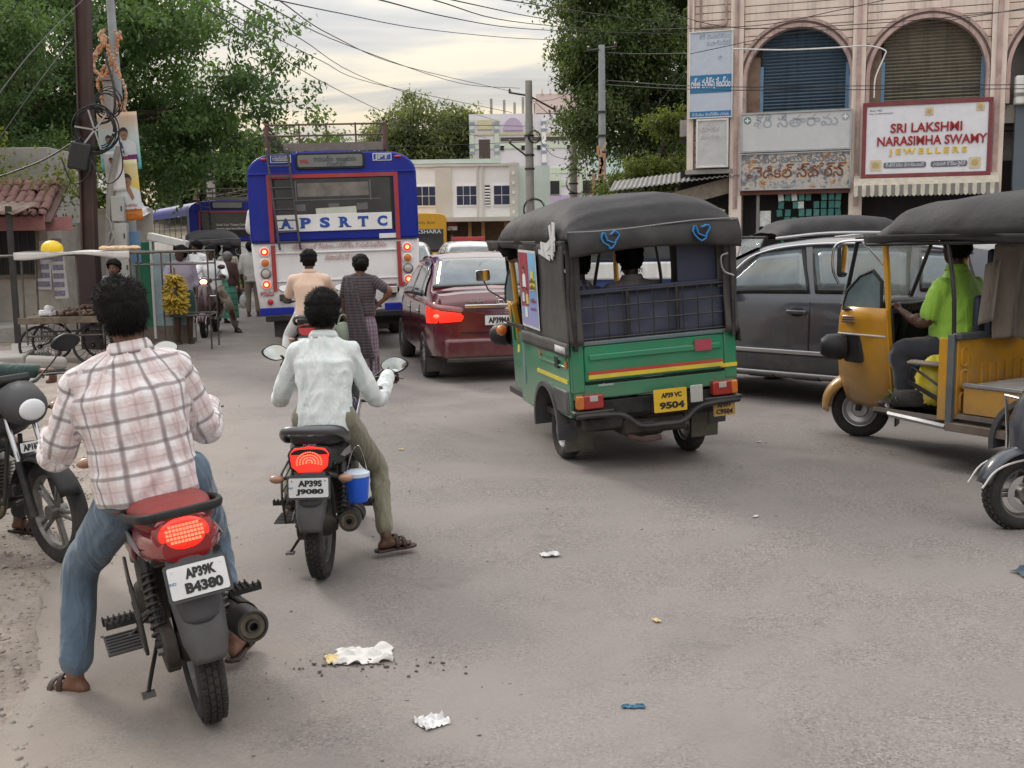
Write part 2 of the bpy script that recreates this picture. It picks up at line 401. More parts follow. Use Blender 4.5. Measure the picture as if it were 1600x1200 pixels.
def pebbles(name,n,fn,size,m,lab):
 ico=bmesh.new();bmesh.ops.create_icosphere(ico,subdivisions=1,radius=1);iv=np.array([v.co[:]for v in ico.verts]);fi=np.array([[v.index for v in f.verts]for f in ico.faces]);ico.free()
 k=len(iv);V=np.empty((n*k,3));Fs=np.empty((n*len(fi),3),int)
 for i in range(n):
  c=fn();s_=size*(0.35+RNG.random()**3*2.0)
  sc=np.array([s_*RNG.uniform(.7,1.3),s_*RNG.uniform(.7,1.3),s_*RNG.uniform(.35,.7)])
  V[i*k:(i+1)*k]=iv*sc*RNG.uniform(.75,1.25,(k,1))+np.array(c)+np.array([0,0,s_*.2]);Fs[i*len(fi):(i+1)*len(fi)]=fi+i*k
 return tag(bigmesh(name,V,Fs,m),lab,'gravel',kind='stuff')
def fn1():
 y=2.2+11*RNG.random()**1.6;return(edge_x(y)-abs(RNG.normal(0,0.9))+0.12+RNG.normal(0,.1),y,0.008)
pebbles('loose_gravel',9000,fn1,0.0065,mat('gravel',(0.25,0.225,0.2),0.9,var=0.5,vscale=30),'loose gravel and clods strewn over the dirt verge at the road edge')
def fn2():
 y=3+15*RNG.random();return(edge_x(y)+abs(RNG.normal(0,2.4)),y,0.016)
pebbles('road_grit',900,fn2,0.0035,MATS['gravel'],'scattered grit and small crumbs lying on the asphalt')
def fn3():
 a=RNG.random()*6.28;r=abs(RNG.normal(0,.17));return(-0.60+math.cos(a)*r*1.6,4.16+math.sin(a)*r*.5,0.017)
pebbles('soil_crumbs',120,fn3,0.0048,mat('soil',(0.13,0.10,0.08),0.95,var=0.3,vscale=30),'dark soil crumbs beside the torn paper sheet')
#  trees
def leaf_mat(name,col,tcol=None):
 m=bpy.data.materials.new(name);m.use_nodes=True;N=m.node_tree.nodes;L=m.node_tree.links
 b=N['Principled BSDF'];b.inputs['Roughness'].default_value=0.55
 a=N.new('ShaderNodeAttribute');a.attribute_name='tint'
 r=N.new('ShaderNodeValToRGB');e=r.color_ramp.elements
 c=Vector(col)
 e[0].color=(*(c*0.55),1);e[1].color=(c.x*1.7,c.y*1.45,c.z*1.1,1)
 L.new(a.outputs['Fac'],r.inputs[0]);L.new(r.outputs[0],b.inputs['Base Color'])
 t=N.new('ShaderNodeBsdfTranslucent');s=N.new('ShaderNodeMixShader');s.inputs[0].default_value=0.42
 g2=N.new('ShaderNodeMixRGB');g2 .blend_type='MULTIPLY';g2 .inputs[0].default_value=1;g2 .inputs[2].default_value=(1.5,1.5,0.6,1)
 L.new(r.outputs[0],g2 .inputs[1]);L.new(g2 .outputs[0],t.inputs[0])
 L.new(b.outputs[0],s.inputs[1]);L.new(t.outputs[0],s.inputs[2]);L.new(s.outputs[0],N['Material Output'].inputs['Surface'])
 return m
BARK=mat('bark',(0.085,0.065,0.05),0.9,var=0.3,vscale=5,bump=1,bscale=18)
LEAF={'neem':leaf_mat('neem_leaves',(0.085,0.165,0.078)),'dark':leaf_mat('dark_leaves',(0.075,0.125,0.055)),'bright':leaf_mat('bright_leaves',(0.11,0.155,0.042)),'far':leaf_mat('far_leaves',(0.13,0.175,0.09)),'lime':leaf_mat('lime_leaves',(0.16,0.20,0.06))}
def tree(name,base,trunk_h,blobs,nclus,nleaf,lsize,leaf,label,cat='tree',group=None,tr=0.28,seed=1,drop=0.25,spray=0.55,hollow=0.5,limbs=26,gap=0.09):
 rg=np.random.default_rng(seed)
 root=empty(name,base,label=label,cat=cat,group=group)
 B0=Vector(base)
 cs=[]
 vol=np.array([r[0]*r[1]*r[2]for _,r in blobs]);vol=vol/vol.sum()
 while len(cs)<nclus:
  k=rg.choice(len(blobs),p=vol);c,r=blobs[k]
  d=rg.normal(size=3);d/=np.linalg.norm(d);q=(hollow+(1-hollow)*rg.random())**0.6
  p=np.array(c)+d*np.array(r)*q
  w=noise.noise(Vector(p*0.55)+Vector((seed,0,0)))
  if w<gap:continue
  cs.append(p)
 cs=np.array(cs)
 tk=MB()
 top=Vector(np.mean([c for c,_ in blobs],axis=0))-Vector((0,0,np.mean([r[2]for _,r in blobs])*0.5))if len(blobs)else Vector((0,0,trunk_h))
 top=Vector((top.x*0.4,top.y*0.4,trunk_h))
 pts=[Vector((0,0,-0.1)),Vector((tr*.3,0,trunk_h*.35)),top*1.0*.7+Vector((0,0,trunk_h*.0)),top]
 pts[2]=Vector((top.x*.6,top.y*.6,trunk_h*.7))
 tk.tube(bez(pts,4),list(np.linspace(tr*1.25,tr*.75,13)),10)
 tk.build('trunk',BARK,root,ang=60)
 lb=MB()
 sel=rg.choice(len(cs),min(limbs,len(cs)),replace=False)
 for i in sel:
  e=Vector(cs[i])-Vector((0,0,0))
  mid=top.lerp(e,0.45)+Vector((rg.normal()*.4,rg.normal()*.4,rg.random()*.6))
  q3=top.lerp(e,0.75)+Vector((rg.normal()*.25,rg.normal()*.25,rg.random()*.3))
  lb.tube(bez([top-Vector((0,0,.15)),mid,q3,e],3),list(np.linspace(tr*.42,tr*.07,10)),6)
 lb.build('limbs',BARK,root,ang=60)
 n=nclus*nleaf
 ci=np.repeat(np.arange(nclus),nleaf)
 sub=rg.normal(size=(nclus,6,3))*spray*np.array([1,1,.6])
 si=rg.integers(0,6,n)
 P=cs[ci]+sub[ci,si]+rg.normal(size=(n,3))*spray*0.42*np.array([1,1,.65])
 P[:,2]-=np.abs(rg.normal(size=n))*drop*0.5
 A=rg.normal(size=(n,3));A[:,2]-=0.35+drop;A/=np.linalg.norm(A,axis=1)[:,None]
 Bv=rg.normal(size=(n,3));Bv[:,2]*=.4;Bv-=A*(A*Bv).sum(1)[:,None];Bv/=np.linalg.norm(Bv,axis=1)[:,None]
 L_=lsize*rg.uniform(.6,1.35,(n,1));w=L_*rg.uniform(.16,.30,(n,1))
 Nn=np.cross(A,Bv)
 V=np.stack([P,P+A*L_*.45+Bv*w+Nn*w*.35,P+A*L_,P+A*L_*.45-Bv*w+Nn*w*.35],1).reshape(-1,3)
 Fq=(np.arange(n)[:,None]*4+np.array([0,1,2,3]))
 tint=np.clip(np.repeat(rg.uniform(0.0,.85,nclus)[ci]+rg.normal(0,.14,n),4),0,1)
 bigmesh('crown',V,Fq,LEAF[leaf],root,cols=tint)
 return root
tree('neem_tree',(-13.6,33,0),4.2,[((0,0,7.4),(5.2,4,3.2)),((-4.5,1,8.2),(4.5,4,3.6)),((3.8,-1,7.0),(2.8,3,1.9)),((-1.6,0,10.4),(3.0,3.2,1.9)),((-8.5,0,7.5),(4,3,4)),((5.8,0,5.7),(1.5,2.0,.8)),((0.5,0,4.7),(5.5,3.0,1.5))],400,420,0.17,'neem','huge neem tree spreading over the street behind the parked blue bus',tr=.45,seed=3,spray=.55,hollow=.35,limbs=60)
tree('neem_tree',(-14.2,25.5,0),3.2,[((-.6,0,5.2),(2.6,2,1.5)),((1.4,0,6.6),(2.4,2,1.7)),((-2.5,1,7.6),(3.0,2,2.2)),((3.0,1,4.2),(1.3,1.3,1.0))],190,330,0.12,'neem','dense neem crown at the far left edge, above the grey concrete block',tr=.3,seed=5,spray=.45,hollow=.4)
tree('young_tree',(-12.3,22.5,0),2.4,[((-.2,0,3.9),(1.25,1,.85)),((.7,0,3.4),(.7,.6,.5)),((-1.2,0,4.4),(.8,.8,.6))],80,240,0.12,'lime','yellow green bushy tree just above the grey concrete block',tr=.12,seed=8,spray=.28,drop=.5)
tree('roadside_tree',(-20,62,0),3,[((0,0,5.5),(7,3,3.2)),((7,0,4.6),(5,3,2.6)),((-7,0,6),(6,3,3.5))],240,240,0.34,'dark','dark tree mass far down the street beyond the parked blue bus',tr=.4,seed=9,spray=.9)
tree('round_tree',(-6.6,88,0),5,[((.2,0,9.3),(3.6,3,2.7)),((2.6,0,9.6),(2.2,2,1.9)),((-2.4,0,8.8),(2.4,2,2.2)),((0,-1,6.3),(4.4,2.5,2.4)),((-.6,0,11.4),(1.4,1.4,1.2))],330,200,0.32,'far','rounded leafy tree standing between the big blue bus and the coloured flats',tr=.4,seed=12,spray=.75,hollow=.55)
tree('tamarind_tree',(7.6,50,0),4.5,[((0,0,9.3),(4.8,3,3.2)),((-2.7,-1,10.4),(2.3,2,1.6)),((-3.6,-1,7.7),(1.6,1.8,1.7)),((-1.5,0,12.2),(3.6,3,1.8)),((1.5,0,5.9),(3.6,2.5,2.4)),((-3.2,0,5.8),(1.3,1.3,1.2)),((3,0,12),(3.5,3,2.4))],520,330,0.19,'dark','tall dark tree rising behind the lamp pole beside the shop building',tr=.5,seed=21,spray=.6,hollow=.35,drop=.5)
tree('green_tree',(5.2,39.5,0),2.2,[((-.1,0,4.1),(1.6,1.3,1.25)),((.2,0,5.2),(1.1,1,.8)),((1.1,0,3.5),(1.2,1,.9)),((-1.3,0,3.2),(.7,.8,.8))],170,260,0.13,'bright','small bright green tree in front of the tall dark tree',tr=.14,seed=23,spray=.32,hollow=.4)
#  shop building on the right
PEACH=mat('peach_paint',(0.76,0.65,0.575),0.8,var=0.10,vscale=1.6,bump=.25,bscale=25,dirt=0.35,dirtcol=(0.36,0.29,0.24))
PINKT=mat('pink_trim',(0.50,0.36,0.33),0.8,var=.2,vscale=3,dirt=0.6,dirtcol=(0.14,0.11,0.10))
CONC=mat('concrete',(0.33,0.31,0.29),0.9,var=.18,vscale=1.4,bump=.5,bscale=20,dirt=.5,dirtcol=(0.15,0.14,0.13))
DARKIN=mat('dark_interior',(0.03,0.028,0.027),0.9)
WHITEP=mat('white_paint',(0.72,0.72,0.70),0.6,var=.07,vscale=2,dirt=.35,dirtcol=(0.42,0.40,0.37))
BLUEF=mat('blue_frame',(0.12,0.24,0.38),0.6,dirt=.3)
SHUTB=mat('blue_shutter',(0.045,0.080,0.120),0.5,var=.15,vscale=2,dirt=.35,dirtcol=(0.04,0.05,0.06))
SHUTG=mat('brown_shutter',(0.15,0.135,0.10),0.55,var=.2,vscale=2,dirt=.6,dirtcol=(0.06,0.055,0.045))
GROOVE=mat('groove',(0.16,0.11,0.09),0.9)
streaks(PEACH,(.26,.20,.17),.45);streaks(PINKT,(.10,.08,.07),.7);streaks(WHITEP,(.35,.31,.27),.4);streaks(SHUTB,(.02,.03,.04),.6);streaks(SHUTG,(.05,.045,.035),.6)
sb=empty('shop_building',(5.0,31.0,0),math.atan2(-.31,.95),'peach plank clad shop building with arched shuttered openings on the right','building')
B('rear_wall',CONC,sb,(7,5.2,4.8),(14.0,9.0,9.6),ang=0)
bays=[(1.50,4.34,2.94,1.40,5.80),(4.68,7.72,6.20,1.46,5.74),(8.09,11.1,9.6,1.46,5.74)]
pil=[(-0.02,0.16),(1.16,1.50),(4.34,4.68),(7.72,8.09),(11.1,11.4)]
ZB=3.05
for a,b_ in pil:
 z0=3.4 if a<1 else 0
 B('pillar',PEACH,sb,((a+b_)/2,.14,(9.4+z0)/2),(b_-a,.42,9.4-z0),bev=.015)
 B('pillar_fillet',PINKT,sb,((a+b_)/2,-.085,(9.4+z0)/2+1.2),((b_-a)*.34,.05,9.4-z0-2.4))
def archx(zz,sc,r,zs):
 if zz<=zs:return r
 q=r*r-(zz-zs)**2
 return math.sqrt(q)if q>0 else-1
rowh=0.20
def board(poly):
 MB().prism(poly,.10,.16,'y').build('board',PEACH,sb,ang=0,bev=.008,seg=1)
for(s0,s1,sc,r,zs)in bays:
 ro=r+.02
 B('wall',GROOVE,sb,((s0+s1)/2,.30,9.45),(s1-s0,.22,4.0-.2),ang=0)if False else None
 z=4.4
 while z<9.3:
  za,zb=z+.012,z+rowh-.008
  xs=[archx(zz,sc,ro,zs)for zz in(za,(za+zb)/2,zb)]
  if xs[0]<=0 and xs[2]<=0:
   board([(s0+.01,za),(s1-.01,za),(s1-.01,zb),(s0+.01,zb)])
  else:
   xa,xm,xb=[max(x,.001)for x in xs]
   if sc-xa-s0>.02 or sc-xb-s0>.05:
    board([(s0+.01,za),(max(sc-xa,s0+.012),za),(max(sc-xm,s0+.012),(za+zb)/2),(max(sc-xb,s0+.012),zb),(s0+.01,zb)])
    board([(s1-.01,za),(s1-.01,zb),(min(sc+xb,s1-.012),zb),(min(sc+xm,s1-.012),(za+zb)/2),(min(sc+xa,s1-.012),za)])
  z+=rowh
 n=20;arc=[(sc+ro*math.cos(PI-PI*i/n),zs+ro*math.sin(PI-PI*i/n))for i in range(n+1)]
 mb=MB()
 mb.prism([(s0,4.4),(sc-ro,4.4)]+arc[:n//2+1]+[(sc,9.4),(s0,9.4)],.14,.30,'y');mb.prism([(s1,4.4),(s1,9.4),(sc,9.4)]+arc[n//2:]+[(sc+ro,4.4)],.14,.30,'y')
 mb.build('wall',GROOVE,sb,ang=0)
 for(r0,r1,y0,y1,m_)in((r-.05,r+.045,-.06,.30,PINKT),(r+.05,r+.11,-.02,.12,mat('dark_moulding',(0.16,0.115,0.10),.85,var=.3,vscale=4)),(r+.115,r+.20,-.05,.11,PINKT)):
  mb=MB();secs=[]
  pts=[(sc-1,4.85)]+[]
  path=[(-1,4.9,0)]+[(0,0,PI-PI*i/28)for i in range(29)]+[(1,4.9,0)]
  for k,zz,a in path:
   if k:cs_,sn_,z_=float(k),0.0,zz
   else:cs_,sn_,z_=math.cos(a),math.sin(a),zs
   secs.append([(sc+cs_*q0,y,z_+sn_*q0)for q0,y in((r0,y0),(r1,y0),(r1,y1),(r0,y1))])
  mb.loft(secs);mb.build('arch_moulding',m_,sb,ang=30)
B('room_back',DARKIN,sb,(6.4,1.02,6),(10.2,.1,7),ang=0)if False else None
B('cornice',PEACH,sb,(7,.1,9.5),(14.2,.7,.25),bev=.02)
def shutter(s0,s1,z0,sc,r,zs,m_):
 mb=MB();z=z0
 while z<zs+r:
  x=archx(z+.05,sc,r+.1,zs)
  if x<=0:break
  a,b2=max(s0,sc-x),min(s1,sc+x)
  if b2-a>.1:
   mb.loft([[(q,.30,z),(q,.275,z+.02),(q,.262,z+.045),(q,.275,z+.07),(q,.30,z+.088),(q,.33,z+.045)]for q in(a,b2)])
  z+=.09
 mb.build('shutter',m_,sb,ang=30)
 for q in(s0,s1):B('shutter_rail',BLUEF,sb,(q,.27,(z0+zs+.4)/2),(.09,.10,zs+.4-z0))
shutter(1.98,4.22,4.95,2.94,1.4,5.8,SHUTB)
shutter(5.12,7.56,4.9,6.20,1.46,5.74,SHUTG)
shutter(8.6,10.9,4.9,9.6,1.46,5.74,SHUTB)
for q in(1.56,4.30):B('blue_strip',BLUEF,sb,(q,-.03,5.35),(.07,.03,.95))
for(s0,s1,z)in((1.5,1.94,5.6),(4.7,5.07,5.6)):B('side_panel',mat('stained_panel',(.22,.15,.11),.8,dirt=.7,dirtcol=(.07,.04,.03)),sb,((s0+s1)/2,.24,z),(s1-s0,.06,1.7))
for z in np.arange(3.5,9.3,rowh):
 B('board',PEACH,sb,(.66,.13,z+rowh/2),(.99,.06,rowh-.02),bev=.006,seg=1,ang=0)
B('wall',GROOVE,sb,(.66,.24,6.4),(1.0,.16,5.9),ang=0)
for c,d in(((.33,.05,8.3),(.05,.07,1.9)),((1.02,.05,8.3),(.05,.07,1.9)),((.675,.05,7.36),(.74,.07,.05))):B('moulding',PINKT,sb,c,d)
B('soffit',CONC,sb,(.6,.55,3.42),(1.3,1.3,.12))
B('ground_wall',CONC,sb,(4.5,.30,4.65),(9.5,.3,.45),ang=0)
for q in(1.33,4.5,7.9):B('column',CONC,sb,(q,.2,1.5),(.34,.5,3.0),bev=.02)
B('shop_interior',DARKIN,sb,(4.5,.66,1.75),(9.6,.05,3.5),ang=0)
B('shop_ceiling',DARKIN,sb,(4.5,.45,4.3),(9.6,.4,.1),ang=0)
PKT=[mat('packet_teal',(.03,.15,.14),.3,var=.4,vscale=12),mat('packet_green',(.05,.20,.165),.3,var=.4,vscale=12),mat('packet_white',(.55,.58,.56),.4,var=.3,vscale=12)]
pk=0
for i in range(9):
 for j in range(6):
  if RNG.random()<.22:continue
  o=B('packet',PKT[RNG.choice(3,p=[.5,.35,.15])],None,(0,0,0),(.15,.03,.19),bev=.006,seg=1)
  o.matrix_world=sb_m=Matrix.Translation((5,31,0))@Euler((0,0,math.atan2(-.31,.95))).to_matrix().to_4x4()@Matrix.Translation((2.55+i*.19+RNG.normal(0,.01),.05+RNG.normal(0,.02),2.66-j*.21))@Euler((0,RNG.normal(0,.07),0)).to_matrix().to_4x4()
  tag(o,'small teal foil packet hanging in rows at the shop front under the rusted sign','packet','snack packets hanging in the shop front')
B('door_post',mat('shop_post',(.20,.19,.18),.6,dirt=.4),sb,(1.95,.02,1.4),(.08,.08,2.8))
B('counter',mat('counter',(.25,.18,.12),.6),sb,(3.0,.25,.5),(2.2,.5,1.0),bev=.02)
B('lintel',mat('red_lintel',(.16,.05,.04),.7,dirt=.4),sb,(2.92,-.03,2.80),(2.9,.16,.10))
B('notice',MATS['packet_white'],sb,(2.15,.03,2.1),(.30,.01,.42))
sbM=Matrix.Translation((5,31,0))@Euler((0,0,math.atan2(-.31,.95))).to_matrix().to_4x4()
def sloc(s,y,z):return tuple(sbM@Vector((s,y,z)))
def sign(name,s0,s1,z0,z1,y,face,fr,frw,label,cat='sign',th=.10):
 r=empty(name,sloc((s0+s1)/2,y,z0),math.atan2(-.31,.95),label,cat)
 w,h=s1-s0,z1-z0
 B('face',face,r,(0,0,h/2),(w-frw*.6,th,h-frw*.6),bev=.004,seg=1)
 if frw:
  for c,d in(((0,0,frw/2),(w,th+.06,frw)),((0,0,h-frw/2),(w,th+.06,frw)),((-w/2+frw/2,0,h/2),(frw,th+.06,h-2*frw)),((w/2-frw/2,0,h/2),(frw,th+.06,h-2*frw))):
   B('frame_bar',fr,r,c,d,bev=.006,seg=1)
 return r
def fl(x,z,y):return frame((x,y,z),(1,0,0),(0,0,1))
JRED=mat('sign_red',(.20,.035,.045),.5,var=.12,dirt=.3);JLET=mat('letter_red',(.33,.012,.018),.35);JYEL=mat('letter_yellow',(.72,.50,.03),.4)
SGREY=mat('sign_grey',(.13,.14,.17),.5);SW=mat('sign_white',(.74,.75,.80),.45,var=.05,dirt=.2,dirtcol=(.5,.49,.48))
j=sign('jewellers_sign',4.64,7.80,3.10,5.05,-.22,SW,JRED,.105,'white jewellers sign with red and yellow raised letters in a maroon frame')
fy=-.056
text('SRI LAKSHMI',.24,JLET,j,fl(0.0,1.27,fy),bold=.0045,ext=.02,width=1.74,height=.24)
text('NARASIMHA SWAMY',.24,JLET,j,fl(0.12,.94,fy),bold=.0045,ext=.02,width=2.66,height=.24)
text('JEWELLERS',.24,JYEL,j,fl(0.06,.65,fy),bold=.006,ext=.02,width=1.9,height=.2,sp=1.5)
for x,w in((-.5,1.05),(.58,.88)):
 MB().plate(rrect(w,.15,.05),.006,fl(x,.32,fy)).build('name_strip',SGREY,j,ang=0)
text('శ్రీ లక్ష్మీ నరసింహ స్వామి జ్యూయలర్స్',.12,SW,j,fl(-.5,.32,fy-.008),ext=.002,width=.95)
text('ఎదురుగా కోర్టు రైల్వే',.12,SW,j,fl(.58,.32,fy-.008),ext=.002,width=.78)
text('Since 1962',.07,SGREY,j,fl(-1.25,1.74,fy),ext=.002)
text('Prop. N. SUBRAHMANYAM',.05,SGREY,j,fl(-1.12,1.66,fy),ext=.002)
GOLD=mat('emblem_cream',(.60,.52,.36),.5,var=.2,vscale=20);GOLD2=mat('emblem_gold',(.5,.36,.14),.5)
for x,z,w in((.06,1.67,.2),(1.28,1.73,.2),(-1.22,.33,.28),(1.2,.33,.28)):
 MB().plate(rrect(w,w,.02),.01,fl(x,z,fy)).build('emblem_panel',GOLD,j,ang=0)
 MB().plate([(w*.3*math.cos(a),w*.3*math.sin(a))for a in np.linspace(0,2*PI,11)[:-1]],.008,fl(x,z,fy-.011)).build('emblem',GOLD2,j,ang=0)
AW=[mat('awning_cream',(.62,.58,.48),.8,dirt=.4),mat('awning_grey',(.22,.21,.20),.8,dirt=.3)]
aw=empty('awning',sloc(6.22,-.25,2.6),math.atan2(-.31,.95),'grey and cream striped awning with scalloped edge under the jewellers sign','awning')
W_=3.5
B('awning_roof',mat('awning_top',(.50,.46,.38),.8,var=.2,dirt=.5),aw,(0,-.12,.44),(W_,.75,.03),rot=(R_(26),0,0))
ns=34
for i in range(ns):
 x0=-W_/2+W_*i/ns;w=W_/ns
 o=MB().prism([(x0,.30),(x0+w,.30),(x0+w,.045)]+[(x0+w*(1-t),.045-.045*math.sin(PI*t))for t in(.25,.5,.75)]+[(x0,.045)],-.47,-.455,'y').build('awning_stripe',AW[i%2],aw,ang=0)
for x in(-W_/2,W_/2-.02):MB().prism([(-.46,.05),(-.46,.30),(.22,.62),(.22,.50)],x,x+.02,'x').build('awning_side',AW[0],aw,ang=0)
LB=mat('sign_pale',(.50,.56,.66),.55,var=.05,dirt=.15);SBL=mat('sign_blue',(.02,.17,.36),.5,var=.1);GB=mat('glyph_grey',(.28,.32,.36),.6)
s1_=sign('clinic_sign',.05,1.24,4.86,7.18,-.12,LB,WHITEP,.03,'tall pale blue clinic sign with blue Telugu band on the building corner')
for z,h in((.92,.48),(.10,.18)):B('blue_band',SBL,s1_,(0,-.056,z),(1.12,.008,h))
text('రక్త పరీక్ష కేంద్రం',.3,SW,s1_,fl(0,.92,-.062),ext=.003,bold=.006,width=1.08)
text('డి.సి.యం. కాంప్లెక్సు ఎదురు',.1,SW,s1_,fl(0,.10,-.062),ext=.003,width=1.0)
text('శ్రీ వెంకటేశ్వర',.16,GB,s1_,fl(.1,2.16,-.051),ext=.003,width=.85);text('డయాగ్నస్టిక్',.16,GB,s1_,fl(.2,1.98,-.051),ext=.003,width=.66)
text('రా',.14,GB,s1_,fl(.25,1.6,-.051),ext=.003)
s2_=sign('blank_sign',.26,1.14,3.52,4.84,-.12,mat('sign_weathered',(.52,.53,.53),.7,var=.1,dirt=.4),WHITEP,.05,'weathered white board with faint writing below the tall clinic sign')
text('వినాయక',.17,mat('faint_print',(.36,.36,.37),.7),s2_,fl(-.05,1.02,-.052),ext=.002,width=.5);text('మందుల',.15,MATS['faint_print'],s2_,fl(-.05,.82,-.052),ext=.002,width=.5)
s3_=sign('faded_sign',1.47,4.38,3.88,4.94,-.16,mat('sign_faded',(.56,.57,.58),.7,var=.1,vscale=1.2,dirt=.45,dirtcol=(.33,.33,.33)),mat('frame_grey',(.38,.39,.40),.6,dirt=.4),.05,'faded white board with a grey Telugu name above the rusted sign')
text('శ్రీ సీతారామ',.42,mat('faded_letters',(.33,.36,.40),.7),s3_,fl(0,.78,-.052),ext=.003,bold=.004,width=2.2)
GRN=mat('cross_green',(.08,.22,.17),.6)
for x in(-1.27,1.28):
 MB().plate([(.1*math.cos(a),.1*math.sin(a))for a in np.linspace(0,2*PI,17)[:-1]],.004,fl(x,.86,-.052)).build('round_badge',MATS['faded_letters']if x>0 else GRN,s3_,ang=0)
 for w,h in((.13,.035),(.035,.13)):B('cross_bar',SW,s3_,(x,-.058-w*.004,.86),(w,.003,h))
RUST=mat('rusted_sign',(.30,.31,.34),.7,var=.12,vscale=2)
N,L,b=nodes(RUST);tcn=[n for n in N if n.type=='TEX_COORD'][0].outputs['Object']
nn=N.new('ShaderNodeTexNoise');nn.inputs['Scale'].default_value=3.2;nn.inputs['Detail'].default_value=9;nn.inputs['Roughness'].default_value=.75;L.new(tcn,nn.inputs['Vector'])
rr=N.new('ShaderNodeValToRGB');e=rr.color_ramp.elements;e[0].position=.38;e[0].color=(.12,.125,.14,1);e[1].position=.70;e[1].color=(.13,.04,.018,1)
k=rr.color_ramp.elements.new(.46);k.color=(.24,.25,.27,1);k=rr.color_ramp.elements.new(.52);k.color=(.52,.50,.46,1);k=rr.color_ramp.elements.new(.60);k.color=(.42,.23,.09,1)
L.new(nn.outputs['Fac'],rr.inputs[0]);L.new(rr.outputs[0],b.inputs['Base Color'])
s4_=sign('rusted_sign',1.47,4.38,2.86,3.86,-.16,RUST,MATS['frame_grey'],.035,'rusted peeling signboard with flaking Telugu letters above the dark shop')
RL=mat('rust_letters',(.19,.075,.04),.8,var=.5,vscale=8);GL=mat('peeled_letters',(.17,.18,.20),.8,var=.3,vscale=8)
text('కోస్టల్ బయోకెమికల్స్',.3,GL,s4_,fl(0,.82,-.052),ext=.002,bold=.006,width=2.7);text('మెడికల్ స్టోర్స్',.42,RL,s4_,fl(0,.46,-.052),ext=.002,bold=.008,width=2.6)
text('అన్ని రకముల మందులు మరియు ఇంజక్షన్లు లభించును',.14,MATS['sign_weathered'],s4_,fl(0,.12,-.052),ext=.002,width=2.6)
B('ac_unit',WHITEP,sb,(8.75,.0,5.2),(.9,.5,.7),bev=.03)
gb=empty('grey_building',sloc(8.35,-.15,0),math.atan2(-.31,.95),'blue grey plastered building front at the right edge beside the jewellers','building')
GB2=mat('bluegrey_plaster',(.11,.135,.16),.8,var=.1,vscale=1.5,bump=.2)
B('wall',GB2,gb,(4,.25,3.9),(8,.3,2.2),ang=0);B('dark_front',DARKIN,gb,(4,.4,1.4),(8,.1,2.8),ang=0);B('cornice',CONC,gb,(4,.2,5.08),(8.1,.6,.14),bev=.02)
for q in(.15,3.9,7.8):B('column',GB2,gb,(q,.12,1.4),(.3,.3,2.8))
st=empty('tin_shed',(4.9,32.2,0),R_(-10),'low grey shed with a sloping tin roof beside the shop building','shed')
TIN=mat('old_tin',(.20,.20,.20),.55,metal=.3,var=.25,vscale=3,dirt=.6,dirtcol=(.20,.13,.08));WOODD=mat('old_wood',(.20,.165,.13),.85,var=.25,vscale=8,bump=.6,bscale=30)
def corrug(name,m_,parent,w,l,loc,rot,n=26,amp=.018):
 mb=MB();mb.sheet(lambda u,v:Vector(((u-.5)*w,(v-.5)*l,amp*math.sin(u*n*2*PI))),n*6,3)
 o=mb.build(name,m_,parent,solid=.004,fixn=False);o.location=loc;o.rotation_euler=rot;return o
corrug('roof_sheet',TIN,st,3.6,2.6,(-.1,-.2,3.32),(R_(9),R_(-6),0))
B('wall',mat('shed_wall',(.25,.22,.19),.9,var=.2,dirt=.4),st,(0,1.0,1.5),(3.0,.12,3.0));B('fascia_board',WOODD,st,(.7,-1.2,2.85),(2.2,.05,.42),rot=(0,R_(-14),0))
for x in(-1.5,.0,1.5):B('post',WOODD,st,(x,-1.05,1.5),(.09,.09,3.0))
B('tarp_flap',mat('torn_tarp',(.46,.42,.34),.8,var=.3,vscale=6,bump=.8,bscale=9),st,(1.0,-1.32,2.25),(.6,.02,.45),rot=(R_(12),R_(20),0))
#  far buildings
wb=empty('white_building',(-2.4,58,0),R_(0),'white flat roofed building with blue glass windows behind the school bus','building')
WP=mat('white_plaster',(.88,.87,.88),.8,var=.05,vscale=.7,dirt=.15,dirtcol=(.4,.38,.35));BEI=mat('beige_plaster',(.62,.59,.54),.8,var=.08,vscale=.7)
BGL=mat('blue_glass',(.008,.014,.06),.35,var=.3,vscale=1.2,spec=.8);MINT=mat('mint_plaster',(.64,.74,.69),.8,var=.08,vscale=1)
B('wall',WP,wb,(-2,4,4.05),(9.7,8,2.9),ang=0);B('parapet',BEI,wb,(.2,-.06,5.45),(5.5,.12,.13));B('beige_panel',BEI,wb,(-1.05,-.04,4.0),(.85,.12,2.7))
B('ledge',BEI,wb,(-1.6,-.5,2.63),(9,1.2,.22));B('ground_floor',mat('brown_front',(.13,.08,.05),.7,var=.3),wb,(-2,.6,1.3),(9.2,.3,2.6),ang=0)
B('roof_slab',MINT,wb,(-2.2,2.5,5.66),(8.4,5,.22));B('side_wing',MINT,wb,(3.7,3.0,3.6),(1.7,5,3.6),ang=0)
B('corner_pier',BEI,wb,(2.62,-.04,4.1),(.42,.14,2.9))
for k in range(5):B('pier_hole',WP,wb,(2.62,-.13,3.0+k*.5),(.12,.04,.16))
for x in(.72,1.0):B('rib',BEI,wb,(x,-.05,4.0),(.1,.1,2.8))
for k in range(7):B('louvre',WP,wb,(1.25,-.06,3.35+k*.15),(.26,.10,.05),rot=(R_(30),0,0))
B('louvre_void',DARKIN,wb,(1.25,.0,3.85),(.26,.04,1.1))
